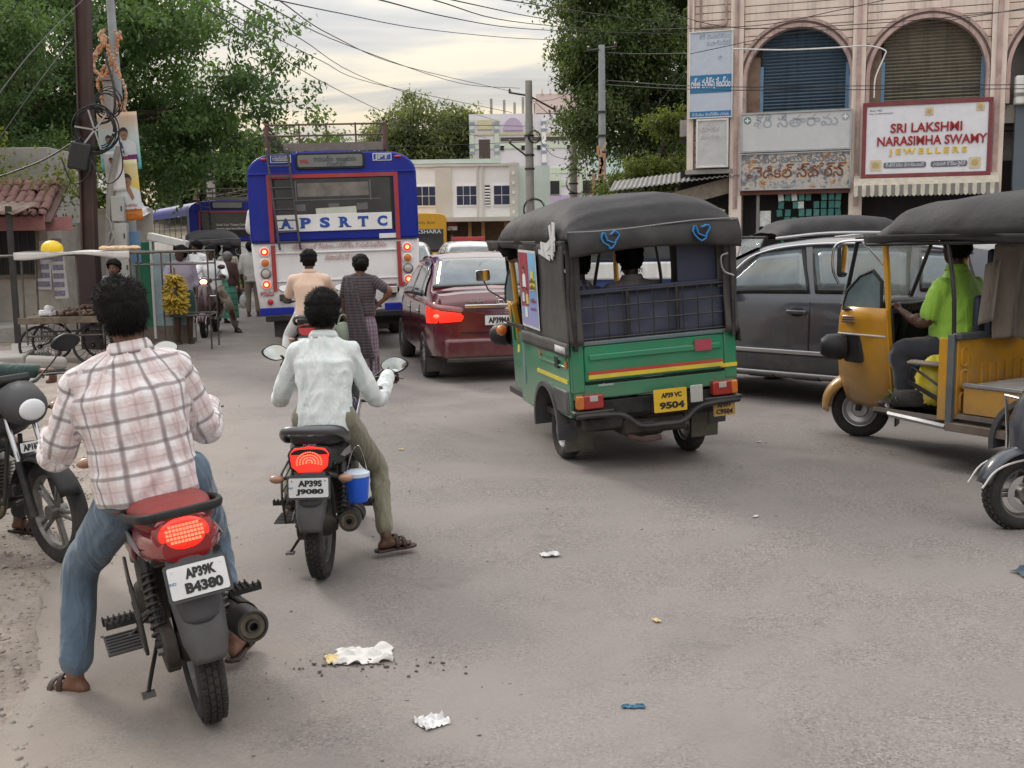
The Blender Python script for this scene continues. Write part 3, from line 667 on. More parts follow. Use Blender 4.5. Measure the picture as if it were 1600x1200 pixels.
for x,w in((-2.0,1.05),(.16,1.07),(2.0,.85),(-4.3,1.0)):
 f=B('window',WP,wb,(x,-.03,3.87),(w+.1,.08,1.12),bev=.006,seg=1)
 nn=3 if w>.9 else 2
 for i in range(nn):
  for k in range(2):B('pane',BGL,f,(x-w/2+w*(i+.5)/nn,-.078,3.63+k*.5),(w/nn-.035,.02,.46),rot=(R_(RNG.uniform(-1.5,1.5)),R_(0),R_(RNG.uniform(-2,2))))
B('sign_board',mat('red_board',(.35,.05,.04),.5),wb,(-.65,-.55,2.42),(.55,.06,.18));B('sign_board',WP,wb,(-.6,-.56,2.18),(.5,.05,.2))
for x in(.3,1.0,2.2):B('shop_column',mat('ochre',(.38,.22,.09),.7),wb,(x,-.3,1.3),(.18,.2,2.4))
cb=empty('flats_building',(1.7,85,0),0,'tall pastel coloured block of flats with unfinished columns on the roof','building')
LIL=mat('lilac_plaster',(.74,.71,.76),.8,var=.06,vscale=.6);PNK=mat('pink_plaster',(.72,.58,.55),.8,var=.06,vscale=.6);PUR=mat('mauve_plaster',(.50,.40,.56),.8,var=.06,vscale=.6);PGR=mat('pale_green',(.60,.68,.56),.8,var=.06);SLB=mat('slate_blue',(.30,.33,.42),.8);YEL=mat('pale_yellow',(.60,.55,.36),.8);AQ=mat('aqua_plaster',(.55,.70,.70),.8,var=.06)
B('wall',LIL,cb,(0,5,5.5),(9.4,10,11),ang=0)
B('upper_storey',PNK,cb,(2.6,4,11.7),(4.4,8,1.5),ang=0)
B('side_wing',AQ,cb,(5.8,3,5.2),(3,6,8.0),ang=0)
for z,m_ in((8.6,PGR),(6.7,PGR),(5.75,PGR),(9.5,YEL)):
 B('band',m_,cb,(0,-.03,z),(9.42,.1,.16 if z>9 else.42))
for x in(-4.5,-2.6,-.1,1.0,3.4,4.5):
 B('pilaster',WP if x>0 else PGR,cb,(x,-.09,8.0),(.34,.12,5.2))
 for z in(10.3,9.75,8.6,8.1,7.2,6.3,5.8):B('quoin',SLB if z<10.5 else WP,cb,(x,-.16,z),(.42,.08,.22))
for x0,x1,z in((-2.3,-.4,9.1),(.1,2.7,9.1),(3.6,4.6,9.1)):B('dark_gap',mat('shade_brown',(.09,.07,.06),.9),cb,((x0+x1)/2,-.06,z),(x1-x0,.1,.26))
for x in(-2.2,-.6,.6,2.9,3.8):w_=B('window',DARKIN,cb,(x,-.06,8.45),(.26,.1,.34));B('frame',WP,w_,(x,-.1,8.64),(.34,.12,.05))
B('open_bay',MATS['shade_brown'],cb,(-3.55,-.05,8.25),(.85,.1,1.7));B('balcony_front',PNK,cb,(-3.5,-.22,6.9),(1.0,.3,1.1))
B('yellow_panel',YEL,cb,(-3.5,-.1,10.2),(1.1,.1,.7));B('mauve_wall',PUR,cb,(2.6,-.12,4.3),(5.0,.2,1.0))
for x in(1.6,4.1):
 B('balcony_recess',PGR,cb,(x,-.1,5.6),(1.35,.2,1.5));w_=B('window',DARKIN,cb,(x+.2,-.22,5.4),(.7,.06,1.0));B('frame',PNK,w_,(x-.55,-.24,5.6),(.18,.08,1.6))
B('green_band',PGR,cb,(3.6,-.15,3.5),(2.4,.2,.4));B('ground_floor',MATS['brown_front'],cb,(0,-.1,1.5),(9.4,.2,3.0),ang=0)
arcp=[(-1.35+.75*math.cos(a),9.75+.95*math.sin(a))for a in np.linspace(0,PI,14)]
MB().prism(arcp,-.16,-.02,'y').build('arched_panel',PUR,cb,ang=0)
for x in(-3.0,-2.0,-1.2,-.55,.35):B('roof_column',CONC,cb,(x,1,11.5),(.2,.2,[1.5,1.3,.9,1.7,.8][[-3.0,-2.0,-1.2,-.55,.35].index(x)]))
B('water_tank',mat('tank_black',(.03,.03,.035),.5),cb,(3.9,3,12.9),(.9,.9,.9),bev=.2)
for x in np.arange(.9,4.8,.62):B('roof_post',PNK,cb,(x,-.05,12.6),(.14,.2,.35))
for nm,x,y,w,h,m_,lb_ in(('aqua_house',-19,95,12,6.5,AQ,'low aqua house far behind the round leafy tree'),('cream_house',9.5,74,6,5.2,YEL,'cream house glimpsed behind the utility poles')):
 h_=empty(nm,(x,y,0),0,lb_,'building');B('wall',m_,h_,(0,3,h/2),(w,6,h),ang=0);B('parapet',WP,h_,(0,0,h),(w+.2,.2,.5))
 for q in np.linspace(-w*.35,w*.35,3):f=B('window',WP,h_,(q,-.02,h*.62),(1.3,.08,1.2));B('pane',BGL,f,(q,-.07,h*.62),(1.1,.03,1.0))
#  left side: tiled house, poles, cart
LIME=mat('limewash',(.40,.37,.32),.9,var=.14,vscale=1.6,bump=.4,bscale=14,dirt=.7,dirtcol=(.15,.135,.12))
TILE=mat('clay_tile',(.155,.075,.065),.8,var=.35,vscale=5,dirt=.5,dirtcol=(.07,.06,.05))
PINKF=mat('pink_fascia',(.34,.145,.145),.7,var=.15,dirt=.4)
STEELD=mat('dark_steel',(.05,.045,.045),.55,metal=.4,var=.3)
RUSTB=mat('red_oxide',(.055,.028,.024),.6,var=.25,vscale=4,dirt=.35,dirtcol=(.05,.03,.025))
PAPER=mat('paper',(.55,.53,.52),.8,var=.15,vscale=6);PRINT=mat('print_ink',(.22,.2,.27),.8,var=.4,vscale=30)
hs=empty('tiled_house',(-8.95,19.8,0),R_(8),'old limewashed house with red clay tiles and a rusty tin awning on the left','house')
B('wall',LIME,hs,(-1.6,.6,1.08),(4.4,.25,2.16),bev=.01)
B('side_wall',LIME,hs,(.48,3,1.05),(.22,5,2.1))
for x,w in((-.15,.72),(1.05,.01)):
 if w>.1:
  f=B('window',WOODD,hs,(x+.05,.45,1.75),(w+.1,.1,1.35));B('opening',DARKIN,f,(x+.05,.39,1.75),(w,.03,1.22))
  for q in np.linspace(-.25,.25,4):B('bar',STEELD,f,(x+.05+q,.36,1.75),(.015,.015,1.22))
B('door',mat('door_dark',(.06,.055,.05),.8),hs,(-1.25,.46,1.0),(.85,.08,2.0));B('door',DARKIN,hs,(-2.4,.44,1.2),(1.1,.08,2.3))
for x in(-.62,-1.75):B('post',WOODD,hs,(x,.1,1.15),(.11,.11,2.3))
tile_me=None
def tile_row(parent,x0,x1,y0,z0,y1,z1,dx=.17):
 """one mesh per tile, shared data"""
 global tile_me
 L_=math.hypot(y1-y0,z1-z0);nrow=max(1,round(L_/.26));a=math.atan2(z1-z0,y1-y0)
 if tile_me is None:
  mb=MB();secs=[]
  for k,yy in enumerate((0,.30)):
   rr_=.085-.012*k
   secs.append([(rr_*math.cos(t),yy,rr_*.75*math.sin(t))for t in np.linspace(0,PI,6)]+[((rr_-.014)*math.cos(t),yy,(rr_-.014)*.75*math.sin(t))for t in np.linspace(PI,0,6)])
  mb.loft(secs);o=mb.build('tile',TILE,parent,ang=50);tile_me=o.data;bpy.data.objects.remove(o)
 for r in range(nrow):
  n=int((x1-x0)/dx)
  for i in range(n):
   o=bpy.data.objects.new('tile',tile_me);COL.objects.link(o);o.parent=parent
   t=r/nrow
   o.location=(x0+dx*(i+.5)+RNG.normal(0,.008),y0+(y1-y0)*t,z0+(z1-z0)*t+RNG.normal(0,.006)+.02)
   o.rotation_euler=(a+RNG.normal(0,.03),RNG.normal(0,.05),RNG.normal(0,.05))
B('roof_deck',mat('deck',(.10,.06,.05),.9),hs,(-1.3,.65,2.46),(4.0,1.75,.05),rot=(R_(27),0,0))
tile_row(hs,-2.3,.75,-.05,2.16,1.3,2.86)
TINR=mat('rusty_tin',(.17,.12,.095),.7,var=.35,vscale=3,dirt=.7,dirtcol=(.10,.055,.035))
corrug('tin_awning',TINR,hs,3.6,1.5,(-1.3,-.75,2.36),(R_(9),R_(1.5),0),n=22)
B('pink_valance',PINKF,hs,(.02,-.12,2.06),(1.15,.05,.26),bev=.01)
for i in range(9):MB().lathe([(.06,0),(.06,.1)],(-.5+i*.13,-.2,2.22),(0,1,0),8).build('ridge_tile',TILE,hs)
for x in(.35,-2.2):B('post',STEELD,hs,(x,-1.35,1.15),(.085,.085,2.35))
for x,z,w,h in((-.82,1.1,.26,1.2),(.62,1.1,.24,1.25),(-1.75,.9,.25,1.1),(.95-.6,.9,.28,.5),(.45,1.35,.3,.4)):
 p=B('poster',PAPER,hs,(x,.45,z+.2),(w,.012,h),rot=(0,R_(RNG.normal(0,2)),0))
 for k in range(int(h/.16)):B('print',PRINT,p,(x,.441,z+.2-h/2+.1+k*.16),(w*.8,.004,.1))
B('plinth',CONC,hs,(-1.6,-.3,.14),(4.6,1.6,.30),bev=.03)
B('pink_side_fascia',PINKF,hs,(.75,.1,2.05),(.5,.05,.25))
def shrub(name,loc,r,n,size,leaf,label,seed=1):
 rg=np.random.default_rng(seed);P=rg.normal(size=(n,3))*np.array(r)*.5
 A=rg.normal(size=(n,3));A[:,2]+=.5;A/=np.linalg.norm(A,axis=1)[:,None]
 Bv=np.cross(A,rg.normal(size=(n,3)));Bv/=np.linalg.norm(Bv,axis=1)[:,None];L_=size*rg.uniform(.6,1.4,(n,1))
 V=np.stack([P,P+A*L_*.5+Bv*L_*.25,P+A*L_,P+A*L_*.5-Bv*L_*.25],1).reshape(-1,3)
 root=empty(name,loc,label=label,cat='plant')
 bigmesh('foliage',V,np.arange(n)[:,None]*4+np.array([0,1,2,3]),LEAF[leaf],root,cols=np.repeat(rg.random(n),4))
 mb=MB()
 for k in range(8):mb.tube([(0,0,-r[2]*.6),tuple(rg.normal(size=3)*np.array(r)*.4)],[.012,.004],5)
 mb.build('stem',BARK,root)
shrub('creeper',(-10.4,20.6,2.95),(1.7,.5,.35),900,.10,'bright','green creeper growing over the left end of the tiled roof',2)
shrub('creeper',(-8.15,21.0,2.85),(.9,.6,.55),900,.09,'bright','green weeds sprouting at the right end of the tiled roof',4)
gbk=empty('concrete_block',(-12.2,24.4,0),R_(2),'plain grey concrete wall block rising behind the tiled house','building');B('wall',CONC,gbk,(0,1.5,1.9),(4.1,3,3.8),bev=.02)
tg=empty('tin_lean_to',(-8.1,22.6,0),R_(12),'white tin sheet lean-to behind the brown steel pole','shed');corrug('roof_sheet',mat('white_tin',(.5,.5,.52),.5,var=.2,dirt=.4),tg,1.6,1.2,(0,0,2.75),(R_(10),R_(38),0),n=10);B('wall',LIME,tg,(0,.4,1.2),(1.4,.1,2.4))
kb=empty('broken_kerb',(-6.6,14.6,0),R_(22),'broken grey concrete kerb slabs at the left beside the push cart','kerb')
for i,(x,y,z,d,rz)in enumerate(((-.9,-.4,.06,(1.5,.5,.14),4),(-.2,.55,.09,(.55,.9,.2),-8),(.05,1.6,.08,(.5,1.1,.18),3),(-1.2,.8,.05,(1.3,1.2,.12),0),(-1.4,2.4,.06,(1.6,1.6,.14),2),(-.5,-1.3,.03,(.8,.5,.1),20))):
 B('slab',CONC,kb,(x,y,z),d,rot=(R_(RNG.normal(0,2)),R_(RNG.normal(0,2)),R_(rz)),bev=.025)
rk=MB()
o=B('stone_slab',CONC,None,(-6.15,14.3,.14),(.5,.34,.15),rot=(0,.1,.4),bev=.05,seg=3);tag(o,'loose rounded stone slab lying on the broken kerb','stone')
bp_=empty('steel_pole',(-6.72,17.4,0),0,'tall dark red oxide steel beam pole behind the push cart','pole')
mb=MB()
def lean_beam(mb,w,d,t,h,dx):
 for c,s_ in(((-w/2,0),(t,d)),((w/2,0),(t,d)),((0,0),(w,t))):
  x,y=c;a,b2=s_
  mb.loft([[(x-a/2+q,y-b2/2,z),(x+a/2+q,y-b2/2,z),(x+a/2+q,y+b2/2,z),(x-a/2+q,y+b2/2,z)]for z,q in((0,0),(h,dx))])
lean_beam(mb,.19,.16,.03,8.0,.28);mb.build('beam',RUSTB,bp_,bev=.004)
B('lower_sleeve',mat('dark_sleeve',(.035,.02,.02),.7),bp_,(.02,0,.75),(.3,.26,1.5))
BLK=mat('black_cable',(.012,.012,.013),.5)
def coil(name,loc,r,n,label,tilt=0,m_=BLK):
 o=MB()
 for k in range(n):
  rr_=r*(1+RNG.normal(0,.07));cx_,cz_=RNG.normal(0,.02,2);ph=RNG.random()*6;ax=RNG.normal(0,.1)
  pts=[(cx_+rr_*math.cos(a),RNG.normal(0,.004)+.03*math.sin(a+ph)+ax*.1,cz_+rr_*(1.02+.05*math.sin(3*a+ph))*math.sin(a))for a in np.linspace(0,2*PI,33)[:-1]]
  o.tube(pts,.009,5,closed=True)
 o=o.build(name,m_,None);o.location=loc;return tag(o,label,'cable')
coil('cable_coil',(-6.36,17.15,3.42),.33,9,'big coil of black cable hung on the steel pole')
coil('cable_coil',(-6.2,17.3,3.85),.2,5,'smaller oval coil of black cable above the big coil')
cf=empty('coil_bracket',(-6.36,17.11,3.42),0,'steel cross bracket inside the big cable coil','bracket')
for a in(10,75,130):B('arm',mat('galvanised',(.34,.34,.35),.4,metal=.6,var=.2),cf,(0,0,0),(.62,.015,.025),rot=(0,R_(a),0))
GAL=MATS['galvanised']
jb=MB().box((0,0,0),(.32,.2,.42)).build('junction_box',BLK,None,bev=.03);jb.location=(-6.62,17.15,3.02);jb.rotation_euler=(0,.2,.1);tag(jb,'black junction box strapped to the steel pole under the coil','box')
def cable(name,pts,r,label,n=10,m_=BLK,grp=None):
 o=MB().tube(bez(pts,n),r,5).build(name,m_,None);tag(o,label+('' if not grp else ', '+['topmost','second from top','third from top','lowest'][k]+' of four'),'cable',grp);return o
cable('hanging_cable',[(-6.5,17.1,3.1),(-6.25,17.1,2.62),(-5.98,17.12,2.8),(-6.0,17.1,3.4)],.012,'black cable loop drooping right of the steel pole')
cable('hanging_cable',[(-6.9,17.1,3.0),(-6.75,17.1,2.62),(-6.5,17.1,2.75),(-6.4,17.15,3.2)],.011,'black cable loop drooping low across the steel pole')
cable('hanging_cable',[(-6.2,17.3,4.6),(-6.05,17.2,4.0),(-6.12,17.2,3.6),(-6.4,17.2,3.5)],.02,'thick dark cable bundle running down between the two poles')
cable('slack_cable',[(-9.6,16.5,2.75),(-8.3,16.8,2.62),(-7.3,17,2.9),(-6.6,17.15,3.3)],.014,'thin black cable sagging above the tiled roof to the pole')
cable('slack_cable',[(-9.6,17.5,3.3),(-8.6,17.5,4.4),(-7.9,17.5,5.0),(-7.2,17.5,5.9)],.008,'thin grey cable slanting up at the upper left')
cp=empty('concrete_pole',(-6.5,17.9,0),0,'slanting grey concrete pole just right of the steel pole','pole');MB().tube([(0,0,0),(.12,0,2.4),(.10,0,4.25)],[.10,.085,.07],8).build('shaft',CONC,cp,bev=0);B('cap_plate',GAL,cp,(.1,0,4.28),(.2,.2,.03))
TB('prop_pole',CONC,cp,[(.0,-.35,.9),(.16,-.35,2.6),(.34,-.35,3.2)],.05,8)
lp=empty('lamp_pole',(-6.30,18.2,0),0,'pale grey tubular pole wrapped with faded marigold strings and banners','pole')
MB().tube([(0,0,0),(.0,0,2.3),(-.02,0,2.31),(-.1,0,6.4)],[.125,.115,.085,.06],14).build('shaft',mat('pole_grey',(.30,.33,.35),.5,var=.12,dirt=.3),lp)
ORG=mat('faded_marigold',(.56,.27,.14),.9,var=.35,vscale=30);ORG2=mat('dry_garland',(.50,.38,.28),.9,var=.3,vscale=30)
gl=empty('garland',(-6.36,18.1,3.6),0,'dried orange marigold garland hanging round the pale grey pole','garland')
mb=MB();mb2=MB()
for s_ in range(9):
 ph=RNG.random()*6.3;x0=RNG.normal(0,.035);z=1.35+RNG.random()*.2 if s_<6 else.4;sw=.09+RNG.random()*.09
 for k in range(46 if s_<6 else 18):
  z-=.028;a=ph+k*.07+RNG.normal(0,.12)
  r=.10+sw*abs(math.sin(k*.13+ph))*(1 if s_%2 else.6)
  (mb if RNG.random()<.5 else mb2).sph((x0+r*math.cos(a),-.03+r*.5*math.sin(a),z),.021+.012*RNG.random(),6,4)
tag(mb.build('flower_string',ORG,gl),kind='stuff');tag(mb2 .build('dry_flower_string',ORG2,gl),kind='stuff')
mb=MB().sheet(lambda u,v:Vector((-.11+.26*u,-.11+.03*math.sin(u*9),.12-.22*v+.02*math.sin(7*u))),10,4);mb.build('cloth_knot',ORG,gl,solid=.01)
def gradmat(name,c0,c1,c2,axis=2,lo=-.5,hi=.5):
 m=bpy.data.materials.new(name);m.use_nodes=True;N=m.node_tree.nodes;L=m.node_tree.links;b=N['Principled BSDF'];b.inputs['Roughness'].default_value=.5
 t=N.new('ShaderNodeTexCoord');s=N.new('ShaderNodeSeparateXYZ');L.new(t.outputs['Object'],s.inputs[0])
 nz=N.new('ShaderNodeTexNoise');nz.inputs['Scale'].default_value=4;nz.inputs['Detail'].default_value=3;L.new(t.outputs['Object'],nz.inputs['Vector'])
 ad=N.new('ShaderNodeMath');ad.operation='MULTIPLY_ADD';ad.inputs[1].default_value=.5*(hi-lo);L.new(nz.outputs['Fac'],ad.inputs[0]);L.new(s.outputs[axis],ad.inputs[2])
 mr=N.new('ShaderNodeMapRange');mr.inputs[1].default_value=lo+.25*(hi-lo);mr.inputs[2].default_value=hi+.25*(hi-lo);L.new(ad.outputs[0],mr.inputs[0])
 r=N.new('ShaderNodeValToRGB');e=r.color_ramp.elements;e[0].color=(*c0,1);e[1].color=(*c2,1);k=e.new(.5);k.color=(*c1,1)
 L.new(mr.outputs[0],r.inputs[0]);L.new(r.outputs[0],b.inputs['Base Color']);return m
SKINP=mat('print_skin',(.30,.16,.10),.6);HAIRP=mat('print_hair',(.03,.025,.025),.6);WHP=mat('print_white',(.62,.66,.68),.6);NAVYP=mat('print_navy',(.05,.07,.20),.6);PURP=mat('print_purple',(.14,.03,.14),.6);REDP=mat('print_red',(.5,.05,.06),.6);CYP=mat('print_cyan',(.35,.55,.66),.6)
def figure(parent,x,z,s,y,shirt=WHP,lean=0,arms=False):
 """flat printed portrait: shoulders, neck, face, hair"""
 P=lambda pts,m_,dy,nm:MB().prism([(x+s*a,z+s*b2)for a,b2 in pts],y-.002*dy-.002,y-.002*dy,'y').build(nm,m_,parent,ang=0)
 P([(-.62,-1.3),(-.58,-.52),(-.42,-.34),(-.14,-.24),(.14,-.24),(.42,-.34),(.58,-.52),(.62,-1.3)],shirt,1,'printed_shirt')
 P([(-.12,-.32),(.12,-.32),(.1,-.1),(-.1,-.1)],SKINP,2,'printed_neck')
 P([(.21*math.cos(a),.05+.27*math.sin(a))for a in np.linspace(0,2*PI,17)[:-1]],SKINP,3,'printed_face')
 P([(.23*math.cos(a),.1+.27*math.sin(a))for a in np.linspace(-.25,PI+.25,13)]+[(-.15,.15),(0,.19),(.15,.15)],HAIRP,4,'printed_hair')
 P([(-.1,-.04),(-.05,-.02),(0,-.03),(.05,-.02),(.1,-.04),(0,-.065)],HAIRP,4,'printed_moustache')
def banner(name,w,h,m_,loc,rot,label,wav=.02):
 r=empty(name,loc,0,label,'banner');r.rotation_euler=rot
 mb=MB().sheet(lambda u,v:Vector(((u-.5)*w,wav*math.sin(u*5+v*3)*(v),h/2-v*h)),12,12);mb.build('sheet',m_,r,solid=.004,ang=60)
 return r
bn=banner('banner',.64,.90,gradmat('banner_teal',(.10,.48,.52),(.55,.62,.60),(.62,.30,.10),2,-.45,.6),(-6.22,17.75,3.30),(0,R_(-2),0),'portrait banner in orange and teal with two men on the lamp pole',wav=.006)
figure(bn,.09,.10,.30,-.014,shirt=WHP);figure(bn,-.16,.02,.22,-.012,shirt=CYP)
MB().prism([(.02,-.02),(.05,-.02),(.10,-.26),(.06,-.28)],-.030,-.028,'y').build('printed_scarf',NAVYP,bn,ang=0)
MB().prism([(-.22,-.24),(-.1,-.20),(.05,-.23),(.28,-.22),(.29,-.34),(.1,-.40),(-.02,-.36),(-.2,-.32)],-.034,-.032,'y').build('printed_swash',PURP,bn,ang=0)
text('మా జన్మ',.13,WHP,bn,frame((0,-.037,-.20),(1,0,0),(0,0,1)),bold=.004,width=.26);text('శుభాకాంక్షలు',.09,REDP,bn,frame((.03,-.037,-.30),(1,0,0),(0,0,1)),bold=.002,width=.36)
b2_=banner('banner',.38,.96,gradmat('banner_yellow',(.60,.12,.02),(.70,.52,.05),(.66,.62,.42),2,-.55,.5),(-6.10,17.68,2.52),(0,R_(-3),0),'yellow banner with one man resting his chin on his hand below the teal one',wav=.012)
figure(b2_,0,.14,.34,-.020,shirt=WHP)
MB().prism([(-.02,.02),(.03,.06),(.05,.04),(.10,-.12),(.06,-.16)],-.034,-.032,'y').build('printed_hand',SKINP,b2_,ang=0)
for k,w in((0,.26),(1,.3),(2,.24)):text('జన్మదిన శుభాకాంక్షలు',.06,REDP,b2_,frame((0,-.034,-.24-k*.075),(1,0,0),(0,0,1)),width=w)
b3_=banner('banner',.30,.62,WHITEP,(-6.27,17.6,2.82),(0,R_(-3),0),'crumpled white sheet banner with a faint portrait beside the steel pole',wav=.02)
figure(b3_,-.03,.16,.14,-.014,shirt=PAPER)
for k,(z,h)in enumerate(((2.23,.40),(1.80,.40),(1.3,.45))):
 m_=MB().box((0,0,0),(.20,.2,h)).build('meter_box',mat('box_grey',(.40,.40,.38),.5,var=.1,dirt=.35),None,bev=.012);m_.location=(-6.24+.02*k,17.6,z);m_.rotation_euler=(0,0,.15)
 tag(m_,['upper','middle','lowest'][k]+' of the grey metal meter boxes on the poles','box','meter boxes on the poles')
 h_=B('latch',STEELD,m_,(.06,-.105,0),(.02,.01,.08))
for k in range(4):cable('meter_cable',[(-6.42+.03*k,17.5,2.15-.1*k),(-6.30+.02*k,17.42,1.95-.12*k),(-6.40+.03*k,17.42,1.7-.1*k),(-6.36,17.5,1.3)],.010,'thin grey cables looping round the meter boxes',8,CONC,'cables looping round the meter boxes')
pb=MB().box((0,0,0),(.18,.02,.5)).build('notice_board',mat('blue_board',(.12,.22,.36),.6),None,bev=.004);pb.location=(-6.05,17.7,1.62);tag(pb,'narrow blue board on the pole under the yellow banner','board')
WD=mat('cart_wood',(.15,.115,.085),.85,var=.35,vscale=9,bump=.5,bscale=30,dirt=.4,dirtcol=(.07,.06,.05));TUBE=mat('cart_tube',(.12,.11,.10),.5,metal=.6,var=.4,dirt=.5,dirtcol=(.09,.05,.03))
ct=empty('push_cart',(-6.1,15.6,0),R_(12),'wooden push cart with spoked wheels and a cloth canopy frame beside the steel pole','cart')
for i in range(7):B('plank',WD,ct,(0,-.42+i*.14,.66),(1.5,.13,.03),rot=(R_(RNG.normal(0,1)),0,0),bev=.004,seg=1)
for y in(-.49,.49):B('side_rail',WD,ct,(0,y,.64),(1.6,.04,.09),bev=.005)
def spoke_wheel(parent,c,r,rw=.02,n=18,mt_=STEELD,ax=(1,0,0),name='wheel',rimm=None):
 w_=MB().tube([tuple(Vector(c)+(Vector((0,r*math.cos(a),r*math.sin(a)))if ax[0]else Vector((r*math.cos(a),0,r*math.sin(a)))))for a in np.linspace(0,2*PI,33)[:-1]],rw,7,closed=True).build(name,BLK,parent)
 mb=MB()
 for a in np.linspace(0,2*PI,n+1)[:-1]:
  e=Vector((0,(r-rw)*math.cos(a),(r-rw)*math.sin(a)))if ax[0]else Vector(((r-rw)*math.cos(a),0,(r-rw)*math.sin(a)))
  mb.cyl(c,tuple(Vector(c)+e),.004,n=4)
 mb.lathe([(.03,-.05),(.03,.05)],c,ax,10);mb.build('spokes',rimm or mt_,w_)
 return w_
for x in(-.55,.15):
 for y in(-.42,.42):spoke_wheel(ct,(x,y,.28),.27,ax=(0,1,0))
for y in(-.42,.42):TB('axle_bar',TUBE,ct,[(-.7,y,.42),(.6,y,.42)],.015)
for x in(-.55,.15):TB('axle',TUBE,ct,[(x,-.5,.28),(x,.5,.28)],.014)
for x in(-.7,-.2,.3,.72):
 for y in(-.46,.46):TB('leg',TUBE,ct,[(x,y,.64),(x,y,.30 if x<.5 else.0)],.012)
for x,y in((-.72,-.45),(.72,-.45),(-.72,.45),(.72,.45),(0,-.45)):TB('canopy_post',TUBE,ct,[(x,y,.66),(x*.98,y,1.56)],.014)
for y in(-.47,.47):TB('canopy_rail',TUBE,ct,[(-1.0,y,1.53),(1.5 if y<0 else.8,y,1.56)],.018)
for x in(-.75,.75):TB('canopy_rail',TUBE,ct,[(x,-.5,1.55),(x,.5,1.55)],.014)
MB().sheet(lambda u,v:Vector((-.78+1.5*u,-.55+1.1*v,1.575+.02*math.sin(9*u+3*v)-.03*math.sin(3.1*v)*1)),24,12).build('canopy_sheet',mat('canopy_cloth',(.58,.56,.55),.8,var=.1,dirt=.3),ct,solid=.004)
MB().sheet(lambda u,v:Vector((-.78+1.5*u,-.56-.015*math.sin(14*u),1.58-(.07+.035*math.sin(7*u+1))*v)),30,3).build('canopy_hem',MATS['canopy_cloth'],ct,solid=.004)
hb=MB().sph((0,0,0),(.15,.15,.12),18,12).build('yellow_bowl',mat('yellow_plastic',(.70,.48,.01),.35),None);hb.location=(-6.45,15.45,1.62);tag(hb,'round yellow plastic bowl upturned on the cart canopy','bowl')
hb2=MB();
for k in range(9):hb2 .sph((RNG.uniform(-.3,.3),RNG.uniform(-.1,.1),.02),(.07+.03*RNG.random(),.06,.035),8,6)
o=hb2 .build('flower_packets',mat('pale_orange',(.60,.42,.25),.7,var=.4,vscale=14),None);o.location=(-5.5,15.55,1.60);tag(o,'heap of pale yellow and pink paper packets on the canopy end','packets')
def heap(name,loc,rx,ry,h,n,size,m_,label,cat,el=1.6):
 mb=MB()
 for i in range(n):
  a=RNG.random()*6.3;r=RNG.random()**.5;z=h*(1-r)*RNG.uniform(.6,1.1)
  mb.sph((rx*r*math.cos(a),ry*r*math.sin(a),z),(size*el,size,size*.7),7,5,rot=(RNG.normal(0,.4),RNG.normal(0,.4),RNG.random()*3))
 o=mb.build(name,m_,None);o.location=loc;return tag(o,label,cat)
heap('brown_heap',(-6.0,15.6,.70),.55,.33,.12,190,.035,mat('jaggery',(.10,.055,.035),.7,var=.5,vscale=20),'heap of flat brown roots spread on the cart planks','produce')
o=heap('plastic_bag',(-6.55,15.4,.71),.1,.08,.09,14,.06,mat('bag_white',(.62,.60,.62),.4,var=.1),'crumpled white plastic bag at the left end of the cart','bag',1.0)
sc_=empty('showcase_stall',(-6.0,18.3,0),R_(8),'glass showcase stall with green and white panels behind the vendor','stall')
B('green_panel',mat('green_panel',(.03,.20,.11),.5),sc_,(-.1,0,.85),(.26,.3,1.7),bev=.01);B('glass_case',mat('case_glass',(.34,.44,.47),.2,var=.3,vscale=3),sc_,(.32,0,.9),(.55,.35,1.2),bev=.01)
for x in(.04,.62):B('case_edge',WHITEP,sc_,(x,-.19,.95),(.04,.04,1.7),rot=(0,R_(-3 if x>.3 else 0),0))
B('case_top',WHITEP,sc_,(.3,-.02,1.72),(.62,.4,.12),rot=(0,R_(14),0),bev=.01);B('base',WOODD,sc_,(.2,0,.15),(.9,.4,.3))
bs=empty('banana_rack',(-5.15,17.2,0),R_(6),'iron rack of the banana stall beside the white scooter','rack')
for x in(-.28,.42):
 for y in(-.2,.5):TB('post',TUBE,bs,[(x,y,0),(x,y,1.55)],.013)
for z in(.55,1.35,1.55):
 for y in(-.2,.5):TB('rail',TUBE,bs,[(-.7 if z>1 else-.28,y,z),(.42,y,z)],.012)
for x in(-.28,.42):TB('rail',TUBE,bs,[(x,-.2,.55),(x,.5,.55)],.012);TB('rail',TUBE,bs,[(x,-.2,1.55),(x,.5,1.55)],.012)
BAN=mat('banana_skin',(.42,.29,.03),.5,var=.3,vscale=14,dirt=.4,dirtcol=(.12,.13,.02))
bm1=MB().tube(bez([(0,0,0),(.02,-.02,-.05),(.05,-.02,-.10),(.09,-.015,-.13)],3),[.008,.014,.018,.020,.020,.020,.018,.016,.012,.005],7).build('banana',BAN,None)
bd=bm1 .data;bpy.data.objects.remove(bm1)
bb_=empty('banana_bunch',(-5.20,16.92,.62),0,'big hanging bunch of ripe yellow bananas on the iron rack','bananas')
MB().tube([(0,0,0),(0,0,.8)],.02,7).build('stalk',mat('stalk',(.16,.14,.06),.8),bb_)
bb_.scale=(.8,.8,.85)
for i in range(240):
 a=RNG.random()*6.3;z=RNG.uniform(.03,.68);r=.04+.11*RNG.random()**.4*math.sin(PI*min(1,z/.7+.12))
 o=bpy.data.objects.new('banana',bd);COL.objects.link(o);o.parent=bb_
 o.location=(r*math.cos(a),r*math.sin(a),z);o.rotation_euler=(RNG.normal(0,.3),RNG.normal(-.5,.3),a);o.scale=(1.05,)*3
